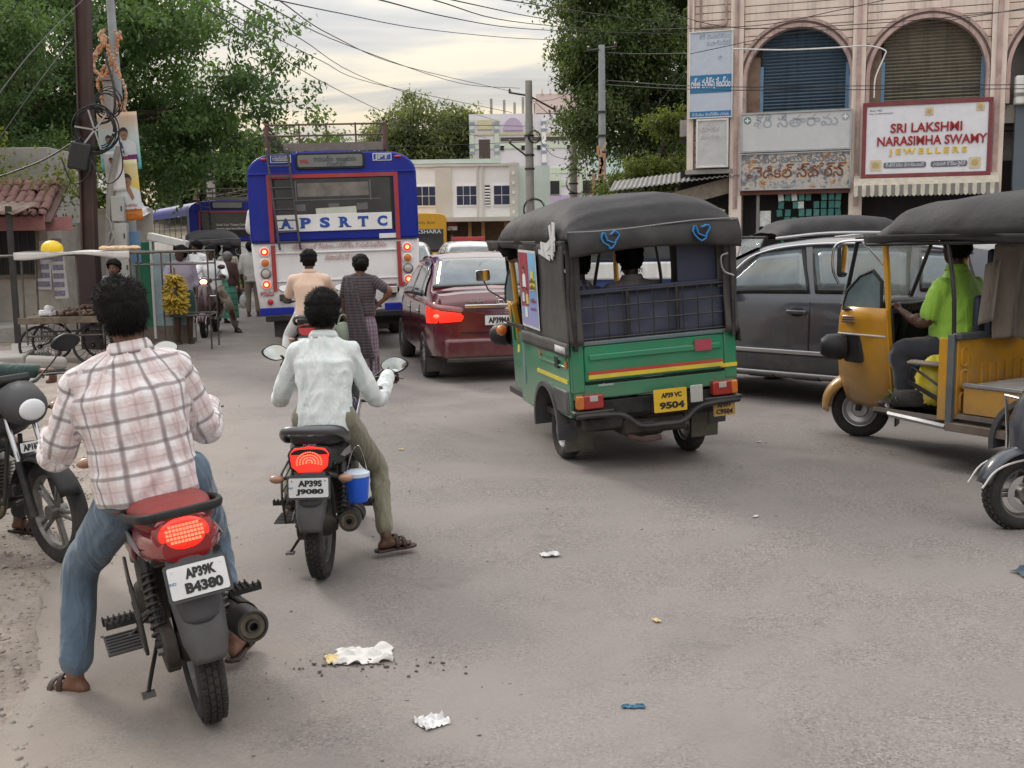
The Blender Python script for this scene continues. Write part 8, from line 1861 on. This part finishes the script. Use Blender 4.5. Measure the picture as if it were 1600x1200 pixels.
scooter('scooter',(4.12,6.18,.006),R_(97),'dark navy scooter whose front wheel enters the picture at the right edge',SCB,ns=3)
#  more people
def benchJ(x,y,seat,H=.56,fwd_knee=.45,sw=.175,hand=None,kz=None,az=.42,tilt=.04,spread=.12):
 pz=seat+.09
 J=dict(pel=(x,y,pz),che=(x,y+tilt*.5,pz+H*.58),nk=(x,y+tilt,pz+H*.86),hd=(x,y+tilt+.03,pz+H*.86+.135))
 for s,k in(('L',-1),('R',1)):
  J['sh'+s]=(x+k*sw,y+tilt,pz+H*.72);J['el'+s]=(x+k*(sw+.05),y+.10,pz+.16);J['wr'+s]=(x+k*.12,y+.30,pz+.06)
  J['hip'+s]=(x+k*.09,y+.02,pz-.02);J['kn'+s]=(x+k*spread,y+fwd_knee,kz or pz+.0);J['an'+s]=(x+k*spread,y+fwd_knee,az)
 return J
def standJ(h=1.65,stride=0.0,face=None):
 s_=h/1.70
 J=dict(pel=(0,0,.93),che=(0,.0,1.24),nk=(0,-.01,1.43),hd=(0,.02,1.565))
 for s,k in(('L',-1),('R',1)):
  J['sh'+s]=(k*.18,-.01,1.375);J['el'+s]=(k*.235,-.03,1.11);J['wr'+s]=(k*.24,.06,.87)
  J['hip'+s]=(k*.09,0,.90);J['kn'+s]=(k*.10,k*stride*.5+.03,.50);J['an'+s]=(k*.105,k*stride,.09)
 return{k:tuple(Vector(v)*s_)for k,v in J.items()}
def wr_(r0,rz):return r0
GA=(.90,8.33,.006)
BLUEP=cloth('patterned_shirt',(.10,.11,.17),wr=.3,pat=[(0,.06,.3,.02,(.42,.42,.46),.8),(1,.055,.1,.02,(.42,.42,.46),.6)])
LILACS=cloth('lilac_shirt',(.36,.32,.40),wr=.4);GREYS=cloth('grey_shirt',(.40,.36,.37),wr=.5);GREENL=cloth('green_lungi',(.012,.055,.045),wr=.6)
CREAMS=cloth('cream_cloth',(.46,.42,.34),wr=.4,pat=[(0,.07,.3,.02,(.12,.10,.10),.7),(1,.06,.1,.015,(.12,.10,.10),.6)])
J=benchJ(.06,-.16,.79,H=.56);J['hf']=(.1,1,-.05)
person('person',GA,R_(14),'passenger in a grey mauve shirt seen from behind through the green auto opening',J,skin=SKIND,shirt=GREYS,trousers=DARKT,voxel=.017,sleeve='half',strands=0,lean=R_(3.2))
J=benchJ(-.34,-.10,.79,H=.54,sw=.14)
person('person',GA,R_(14),'passenger in a blue spotted shirt behind the left canvas flap of the green auto',J,skin=SKIND,shirt=BLUEP,trousers=DARKT,voxel=.018,sleeve='half',lean=R_(3.2))
J=benchJ(-.12,.96,.78,H=.54,sw=.165);J['wrL']=(-.27,1.40,1.10);J['elL']=(-.30,1.15,1.08);J['wrR']=(.27,1.42,1.10);J['elR']=(.2,1.15,1.05)
person('person',GA,R_(14),'driver of the green auto leaning his head out at its left side',{**J,'hd':(-.50,1.30,1.60),'nk':(-.36,1.18,1.47),'che':(-.24,1.05,1.22),'hf':(-.2,1,0)},skin=SKIN,shirt=KHAKI,trousers=KHAKI,voxel=.018,sleeve='half',lean=R_(3.2))
YA=(3.96,7.31,.006)
J=benchJ(-.12,.98,.76,H=.60,sw=.19,tilt=.02)
J['wrL']=(-.33,1.34,1.10);J['elL']=(-.36,1.10,1.02);J['elR']=(.16,1.15,1.08);J['wrR']=(.24,1.35,1.10);J['knL']=(-.42,1.26,.80);J['anL']=(-.40,1.22,.46);J['knR']=(.10,1.38,.80);J['anR']=(.08,1.32,.46);J['hf']=(.15,1,0);J['hd']=(-.11,1.04,1.555);J['nk']=(-.12,1.01,1.41)
for s in 'LR':J['toe'+s]=(-.3,1,0)
person('person',YA,R_(33),'driver in a bright lime green shirt holding the yellow auto handlebar',J,skin=SKIND,shirt=GREENS,trousers=DARKT,voxel=.0125,sleeve='short',grips={'L':((-.31,1.42,1.10),(1,-.3,0)),'R':((.31,1.42,1.10),(1,.3,0))},wrinkle=.007,b=1.14,hem=.10,strands=2500,closed=True,shoes=SANDAL,belly=.03)
ks=empty('khaki_shirt',(3.56,7.74,.98),R_(33),'khaki uniform shirt draped over the driver seat back in the yellow auto','shirt')
KS=cloth('khaki_uniform',(.17,.145,.115),wr=.9,wscale=5,var=.15)
def kd(u,v):
 x=(u-.5)*(.50-.06*v+.03*math.sin(v*7));y=-.02+(.035*math.sin(u*13+v*3)+.02*math.sin(u*27))*v-.05*math.sin(PI*u)
 return Vector((x,y,.62-.66*v+.02*math.sin(u*6)))
MB().sheet(kd,40,24).build('cloth',KS,ks,solid=.012,ang=70);MB().sheet(lambda u,v:Vector((-.25-.06*v+.03*math.sin(u*6),-.06+.10*u,.52-.42*v-.04*u)),8,14).build('sleeve',KS,ks,solid=.01,ang=70);MB().sph((.0,-.03,.60),(.22,.05,.05),16,8).build('shoulder_fold',KS,ks)
B('seat_frame',MATS['navy_vinyl'],ks,(0,.05,.28),(.42,.05,.62),bev=.03)
def baggy(name,loc,r3,m,label,seed=1,cat='bag'):
 o=MB().sph((0,0,0),r3,26,18).build(name,m,None,ang=80);n=len(o.data.vertices)
 for v in o.data.vertices:
  d=noise.fractal(Vector((v.co.x*14+seed,v.co.y*14,v.co.z*14)),.6,2,3)*.16;v.co*=1+d
  v.co.z=max(v.co.z,-r3[2]*.8)
 o.location=loc;return tag(o,label,cat)
baggy('yellow_sack',(3.10,7.88,.60),(.14,.12,.20),mat('sack_yellow',(.62,.50,.02),.45,var=.3,vscale=9,dirt=.5,dirtcol=(.5,.48,.42)),'yellow and white plastic sack under the wooden shelf of the yellow auto')
baggy('teal_packet',(3.06,8.22,.72),(.12,.09,.09),mat('packet_cyan',(.04,.36,.42),.4,var=.35,vscale=14),'teal plastic packet beside the driver legs in the yellow auto',4,'packet')
mb=MB()
for k in range(26):
 a=RNG.normal(0,.5);x=RNG.normal(0,.07);L_=RNG.uniform(.10,.20)
 mb.add([(x,0,.01*k*.3),(x+.018,.01,.01*k*.3),(x+.018+L_*math.sin(a),-L_*math.cos(a),.03-.002*k),(x+L_*math.sin(a),-L_*math.cos(a)-.01,.02)],[(0,1,2,3)])
o=mb.build('leaf_bundle',mat('cut_leaves',(.10,.15,.06),.6,var=.4,vscale=20),None,solid=.003,ang=0);o.location=(2.95,8.1,.46);tag(o,'bundle of cut green leaves on the floor of the yellow auto','leaves',kind='stuff')
mb=MB();
for z in(1.28,1.33,1.38,1.43,1.48):mb.sph((0,0,z),(.012,.02,.014),8,6)
mb.cyl((0,0,1.24),(0,0,1.52),.005,n=6);o=mb.build('lemon_chilli_charm',WHITEP,None);o.location=(2.86,8.28,0);tag(o,'white beaded charm hanging by the pillar of the yellow auto','charm')
def saree(r,g,m,mp_,low=.09,wst=.98,sc=1.0,dirn=1,seed=0):
 mb=MB();secs=[]
 for t in np.linspace(0,1,14):
  z=wst*sc*(1-t)+low*t;w=(.15+.05*math.sin(min(1,t*3)*PI/2)+.03*t)*sc;d=(.11+.045*math.sin(min(1,t*3)*PI/2)+.04*t)*sc
  secs.append([(w*math.cos(a)*(1+.035*math.sin(9*a+seed)*t),d*math.sin(a)*(1+.07*math.sin(11*a+2*t+seed)*t),z)for a in np.linspace(0,2*PI,61)[:-1]])
 o=mb.loft(secs).build('saree_skirt',m,r,ang=80)
 def at(o):
  a=o.data.attributes.new('cloth','FLOAT_VECTOR','POINT');a.data.foreach_set('vector',np.array([(math.atan2(v.co.x,v.co.y)*.2,v.co.z,0)for v in o.data.vertices],dtype=np.float32).ravel())
 at(o)
 sh=g['shL'];P=bez([(.16*sc,.12*sc,1.02*sc),(.02*sc,.16*sc,1.18*sc),(-.10*sc,.08*sc,1.38*sc),(-.12*sc,-.04*sc,1.43*sc),(-.09*sc,-.15*sc,1.25*sc),(-.05*sc,-.18*sc,.95*sc),(.02*sc,-.21*sc,.62*sc),(.06*sc,-.20*sc,.34*sc)],5)
 w=[.10,.11,.09,.075,.09,.12,.14,.15]
 def f(u,v):
  i=u*(len(P)-1);k=int(min(i,len(P)-2));p=P[k].lerp(P[k+1],i-k);ww=np.interp(u*7,range(8),w)*sc
  return p+Vector(((v-.5)*2*ww,.012*math.sin(v*19+seed),.012*math.sin(v*12)))
 q=MB().sheet(f,44,16).build('saree_end',mp_,r,solid=.008,ang=80);at(q);return o
PATW=cloth('mauve_print',(.26,.21,.27),wr=.5,pat=[(0,.05,.3,.018,(.09,.05,.08),.7),(1,.05,.2,.018,(.09,.05,.08),.5)]);PATD=cloth('dark_print',(.030,.026,.032),wr=.5,pat=[(1,.035,.2,.008,(.16,.13,.15),.7),(0,.05,.2,.006,(.14,.05,.06),.6)]);GRNS=cloth('green_saree',(.06,.24,.16),wr=.7,var=.3,pat=[(1,.12,.2,.03,(.02,.07,.055),.6)])
J=standJ(1.50);J['elR']=(.36,-.05,1.08);J['wrR']=(.20,.02,.92);J['hf']=(-.35,1,0)
r,g,Mh,_=person('person',(-1.78,12.95,0),R_(-6),'woman in a mauve and black printed saree standing with her hand on her hip',J,shirt=PATD,trousers=None,voxel=.015,sleeve='short',hem=-.12,hstyle='bun',hvol=.7,collar=False,b=.98,group=None)
saree(r,g,PATW,PATD,sc=.88,low=.10)
MB().sheet(lambda u,v:Vector((.19*math.cos(u*2*PI)*(1+.04*math.sin(u*60)),.155*math.sin(u*2*PI)*(1+.05*math.sin(u*60)),.30-.24*v)),60,4).build('saree_border',PATD,r,solid=.006)
bg_=empty('shopping_bag',(-1.99,12.9,.50),0,'pale green shopping bag hanging from the hand of the woman in the mauve saree','bag');MB().sph((0,0,.10),(.11,.05,.13),16,10).build('body',mat('bag_green',(.38,.46,.36),.5,var=.2),bg_)
for y in(-.03,.03):TB('handle',MATS['bag_green'],bg_,bez([(-.07,y,.18),(-.03,y,.30),(.03,y,.30),(.07,y,.18)],4),.006)
J=standJ(1.48);J['hf']=(.1,1,0);J['hd']=(0,.05,1.34)
r,g,Mh,_=person('person',(-5.82,22.5,0),R_(-8),'old woman with white hair in a green saree walking away beside the bus',J,skin=SKIND,shirt=cloth('brown_blouse',(.05,.022,.022)),trousers=None,voxel=.016,sleeve='short',hem=-.12,hair=HAIRG,hvol=.6,collar=False)
saree(r,g,GRNS,GRNS,sc=.87,low=.12,seed=2);o=MB().sph((0,0,.12),(.08,.06,.15),14,8).build('cloth_bag',mat('bag_check',(.4,.4,.38),.8,var=.3,vscale=20),None);o.location=(-5.50,22.4,.34);tag(o,'small pale bag carried by the old woman in the green saree','bag')
gp2=(.28,.86,1.05)
J=sitJ(hipy=.10,seat=.74,lean=.02,H=.60,grip=gp2,ft={'L':(-.42,.32,.10),'R':(.14,.62,.42)},kn={'L':(-.34,.52,.55),'R':(.20,.58,.66)},sw=.19)
J['hf']=(.75,.7,0);J['toeL']=(-.6,.9,0)
person('person',(-5.56,20.45,0),R_(186),'scooter rider in a white shirt and grey trousers looking to his right',J,skin=SKIND,shirt=WHITES,trousers=TAN,voxel=.0145,sleeve='half',grips=gripsof(gp2),face=True,moust=True)
J=standJ(1.40);J['wrL']=(-.22,.16,.70);J['wrR']=(.22,.16,.70)
person('person',(-6.15,17.0,0),R_(176),'bearded young vendor in a dark blue patterned shirt behind the push cart',J,skin=SKIN,shirt=BLUEP,trousers=DARKT,voxel=.0135,sleeve='long',face=True,beard=True,hvol=1.1)
J=standJ(1.62);J['hf']=(.8,.6,0);J['elR']=(.26,.12,1.10);J['wrR']=(.18,.32,1.05)
r,g,Mh,_=person('person',(-5.45,18.1,0),R_(200),'banana seller in a lilac shirt and short dark green cloth beside the iron rack',J,skin=SKIND,shirt=LILACS,voxel=.0145,sleeve='half')
MB().loft([[(w*math.cos(a)*(1+.04*math.sin(8*a)),d*math.sin(a)*(1+.05*math.sin(9*a)),z)for a in np.linspace(0,2*PI,41)[:-1]]for z,w,d in((.95,.16,.13),(.82,.20,.16),(.60,.22,.18),(.46,.22,.18))]).build('wrap_cloth',GREENL,r,ang=80)
J=standJ(1.70);J['hf']=(.6,.8,0)
person('person',(-6.45,22.6,0),R_(150),'man in a plain white shirt standing behind the scooter rider',J,skin=SKIND,shirt=WHITES,trousers=DARKT,voxel=.016,sleeve='half',face=True)
J=standJ(1.66)
person('person',(-5.75,24.3,0),R_(10),'man in a loose white shirt partly hidden by the woman in the green saree',J,skin=SKIND,shirt=cloth('offwhite_shirt',(.50,.49,.47),wr=.4),trousers=TAN,voxel=.017,sleeve='half')
J=standJ(1.68);J['hf']=(-.5,1,0)
person('person',(-7.0,23.2,0),R_(170),'man in a cream shirt standing between the banana rack and the scooter rider',J,skin=SKIND,shirt=cloth('cream_shirt',(.50,.46,.38),wr=.4),trousers=DARKT,voxel=.018,sleeve='half',face=True)
person('person',(-6.55,25.4,0),R_(20),'person in a cream and black printed cloth near the auto behind the scooter',standJ(1.58),skin=SKIND,shirt=CREAMS,trousers=CREAMS,voxel=.019,sleeve='half')
J=benchJ(.1,-.16,.79,H=.52)
person('person',(-7.55,27.8,0),R_(20),'passenger wrapped in cream printed cloth inside the auto behind the scooter',J,skin=SKIND,shirt=CREAMS,trousers=CREAMS,voxel=.02)
J=standJ(1.5);J['hf']=(.3,1,0);J['elR']=(.40,.02,1.02);J['wrR']=(.42,.2,1.2)
person('person',(-4.22,18.6,.95),R_(-20),'bus passenger in a white shirt leaning out of the left side of the big bus',J,skin=SKIND,shirt=WHITES,trousers=DARKT,voxel=.017,sleeve='half')
#  poles and wires in the distance
def uni_pole(name,loc,h,r0,r1,label,arm=None,m=CONC,lean=0.0,wrap=False):
 r=empty(name,loc,0,label,'pole');MB().tube([(0,0,0),(lean*.5,0,h*.5),(lean,0,h)],[r0,(r0+r1)/2,r1],10).build('shaft',m,r)
 for z in(.72,.62,.55):MB().lathe([(r1+.07,-.04),(r1+.07,.04)],(lean*z,0,h*z),(0,0,1),12).build('clamp_band',FRM,r)
 if arm:
  for(a,b_)in arm:
   TB('cross_arm',FRM,r,[a,b_],.045,6)
   for t in(.05,.95):MB().sph(Vector(a).lerp(Vector(b_),t)+Vector((0,0,.1)),(.06,.06,.09),8,6).build('insulator',mat('insulator_brown',(.10,.05,.035),.3),r)
 return r
p1=uni_pole('utility_pole',(.93,50,0),8.6,.24,.16,'tall concrete utility pole tangled with wires in the middle distance',arm=[((-.9,0,8.1),(.0,.0,7.95)),((.0,0,7.95),(1.2,.0,7.3)),((-.9,0,5.9),(0,0,5.2))])
p2=uni_pole('utility_pole',(3.2,55,0),6.9,.24,.18,'shorter concrete utility pole between the tall pole and the lamp pole')
p3=uni_pole('lamp_pole',(3.55,42,0),8.75,.17,.12,'grey metal lamp pole with torn cloth strips in front of the dark tree',m=MATS['pole_grey'],lean=-.02,arm=[((-.55,0,8.55),(.55,0,8.7))])
uni_pole('utility_pole',(-13.5,50,0),6.2,.22,.17,'pale concrete pole in front of the dark trees behind the second blue bus')
for k in range(14):B('cloth_strip',ORG2 if k%2 else ORG,p3,(RNG.normal(-.05,.06),-.2,3.2+k*.14),(.10+.08*RNG.random(),.03,.35),rot=(0,R_(RNG.normal(0,12)),0),bev=.01)
B('plank_post',mat('pale_plank',(.40,.26,.17),.8),p3,(-.35,-.1,2.0),(.12,.1,4.0))
coil('cable_coil',(1.15,49.7,6.1),.26,6,'oval coil of cable high on the tall concrete utility pole');coil('cable_coil',(1.1,49.7,2.9),.5,7,'wide tangle of cable low on the tall concrete utility pole');coil('cable_coil',(3.35,54.7,4.3),.5,5,'loop of cable on the shorter utility pole');coil('cable_coil',(3.2,41.7,3.0),.4,4,'thin loops of cable low on the lamp pole')
WIRES=[('running overhead to the dark tree, lowest of the long spans',[(-2.91,14.0,4.66),(-2.96,20.0,5.67),(-2.14,28.0,6.86),(0.13,36.0,8.01),(2.57,42.0,8.94)]),('ending at the corner of the shop building',[(-1.37,12.0,4.22),(-0.98,18.0,5.2),(0.09,24.0,6.12),(1.94,30.0,7.1),(5.04,31.0,7.17)]),('ending behind the dark tree crown',[(-0.96,14.0,4.64),(0.09,24.0,6.25),(3.35,41.0,9.12)]),('ending at the lamp pole top',[(-0.83,16.0,5.05),(0.11,24.0,6.42),(2.33,36.0,8.28),(3.44,41.5,8.45)]),('crossing the top of the sky to the shop building',[(-0.11,16.0,5.04),(2.18,26.0,6.75),(5.04,31.0,7.39)]),('sagging to the tip of the tall utility pole',[(-3.58,16.0,5.09),(-4.01,28.0,6.5),(-1.79,42.0,7.44),(0.53,50.0,8.28)]),('passing over the round leafy tree',[(-3.64,15.0,4.88),(-4.77,26.0,6.3),(-4.57,38.0,7.0),(-0.44,54.0,7.24)]),('leaving the top of the neem crown',[(-4.63,18.0,5.41),(-5.01,30.0,6.45),(-4.81,40.0,7.21),(0.17,50.0,7.22)]),('lowest of those slanting down from the top left',[(-4.17,15.0,4.89),(-5.55,34.0,6.4),(-4.08,46.0,6.47),(-1.08,54.0,6.49)]),('reaching the cross arm of the tall utility pole',[(-3.26,16.0,5.09),(-3.72,24.0,6.0),(-3.35,36.0,7.19),(0.18,50.0,8.14)]),('level with the coloured flats roof',[(-4.7,40.0,5.75),(-2.39,44.0,6.12),(0.74,50.0,6.62)]),('just above the white building roof',[(-6.8,40.0,4.99),(-3.57,46.0,5.48),(0.79,50.0,5.92)]),('between the tall and the short utility pole',[(0.92,50.0,7.94),(2.26,52.0,7.0),(3.18,55.0,6.52)]),('drooping between the tall and the short utility pole',[(0.97,50.0,6.81),(1.95,52.0,5.54),(3.24,55.0,5.43)]),('from the tall utility pole up to the lamp pole',[(0.98,50.0,7.66),(2.27,46.0,7.42),(3.52,42.0,8.07)]),('from the short utility pole to the lamp pole',[(3.27,55.0,5.75),(3.47,50.0,6.5),(3.57,42.0,7.37)]),('from the lamp pole top to the shop corner',[(3.62,42.0,8.49),(4.49,38.0,7.78),(5.04,31.0,6.66)]),('upper one of the pair strung across the shutters',[(3.62,42.0,7.48),(5.0,28.5,5.43),(8.54,26.8,5.17),(12.26,25.0,4.91)]),('lower one of the pair strung across the shutters',[(3.62,42.0,7.32),(5.0,28.5,5.35),(8.54,26.8,5.08),(12.27,25.0,4.82)]),('slanting up over the first arch',[(3.9,33.0,7.67),(6.17,28.0,6.82),(7.79,27.0,6.94),(8.96,26.0,7.04)]),('crossing the arch tops to the upper right corner',[(4.72,29.0,6.32),(7.16,27.5,6.56),(9.53,26.7,6.53),(12.17,25.0,6.66)]),('crossing above the arches',[(4.22,30.0,7.55),(5.86,28.0,6.76),(9.16,26.5,6.59),(12.17,25.0,6.59)]),('rising beside the shop corner past the tall clinic sign',[(3.48,40.0,3.49),(4.46,36.0,5.33),(5.04,31.0,6.37)]),('short steep one at the left edge',[(-6.4,14.0,3.03),(-6.29,15.0,3.83),(-6.38,16.5,4.67)]),('steep one crossing the upper left corner',[(-5.6,12.0,3.14),(-5.84,14.0,4.15),(-6.42,18.0,5.82)])]
for lab,pts in WIRES:
 mid_y=np.mean([p[1]for p in pts]);o=MB().tube(bez(pts,6),.005+.00017*mid_y,5).build('overhead_wire',BLK,None);tag(o,'thin black overhead wire '+lab,'wire','overhead wires')
o=MB().tube(bez([(5.9,29.4,6.5),(7.2,29.2,6.42),(8.4,28.85,6.4),(9.2,28.75,6.42),(9.62,28.6,6.28),(9.6,28.6,6.1),(9.4,28.6,5.6),(9.38,28.6,5.1)],5),.02,6).build('white_cable',WHITEP,None);tag(o,'white cable looping from the first arch down beside the brown shutter','cable')
#  litter
def crumple(name,loc,w,l,m,label,amp=.03,seed=0,rot=0,cat='litter'):
 def f(u,v):
  x,y=(u-.5)*w,(v-.5)*l;e=noise.noise(Vector((u*4+seed,v*4,0)))
  return Vector((x+.12*w*noise.noise(Vector((v*5,seed,u*2))),y+.14*l*noise.noise(Vector((u*5,seed+3,v*2))),.006+amp*max(0,e+.25*noise.noise(Vector((u*14,v*14,seed))))))
 o=MB().sheet(f,26,18).build(name,m,None,solid=.0015,ang=25);o.location=loc;o.rotation_euler.z=rot;return tag(o,label,cat)
PAP=mat('torn_paper',(.62,.61,.58),.8,var=.12,vscale=8,dirt=.2)
crumple('paper_sheet',(-.62,4.24,.014),.235,.17,PAP,'torn crumpled white paper sheet lying on the road',amp=.035,seed=2,rot=.12)
crumple('paper_scrap',(-.74,4.20,.018),.05,.09,mat('yellow_paper',(.62,.48,.22),.8),'yellow corner scrap at the left end of the crumpled paper sheet',amp=.01,seed=4,rot=.3)
crumple('plastic_scrap',(-.30,3.62,.014),.10,.10,mat('pale_plastic',(.62,.62,.62),.3,var=.1),'small crumpled white plastic scrap near the bottom of the picture',amp=.035,seed=7,rot=.6)
crumple('plastic_scrap',(.19,5.62,.016),.10,.06,MATS['pale_plastic'],'little white plastic scrap in the middle of the open road',amp=.02,seed=9,rot=.1)
crumple('wrapper',(.42,3.72,.015),.08,.03,mat('wrapper_blue',(.03,.12,.20),.4),'tiny dark blue wrapper on the road near the bottom',amp=.01,seed=11)
crumple('rag',(2.62,5.18,.016),.28,.16,mat('rag_blue',(.05,.09,.12),.7),'dark blue rag at the right edge of the road',amp=.05,seed=13,rot=.2)
for k,(x,y)in enumerate(((-.9,8.6),(1.45,6.35),(.62,4.6),(2.0,8.7))):
 crumple('paper_scrap',(x,y,.016),.04,.025,PAP if k%2 else MATS['yellow_paper'],['pale paper scrap left of the green auto','pale paper scrap right of centre on the road','yellowish paper scrap in the lower middle','pale scrap under the yellow auto','yellowish scrap behind the second rider','pale scrap below the yellow auto','yellowish scrap left of the green auto wheel','pale scrap at the bottom of the road'][k],amp=.01,seed=20+k,rot=k)
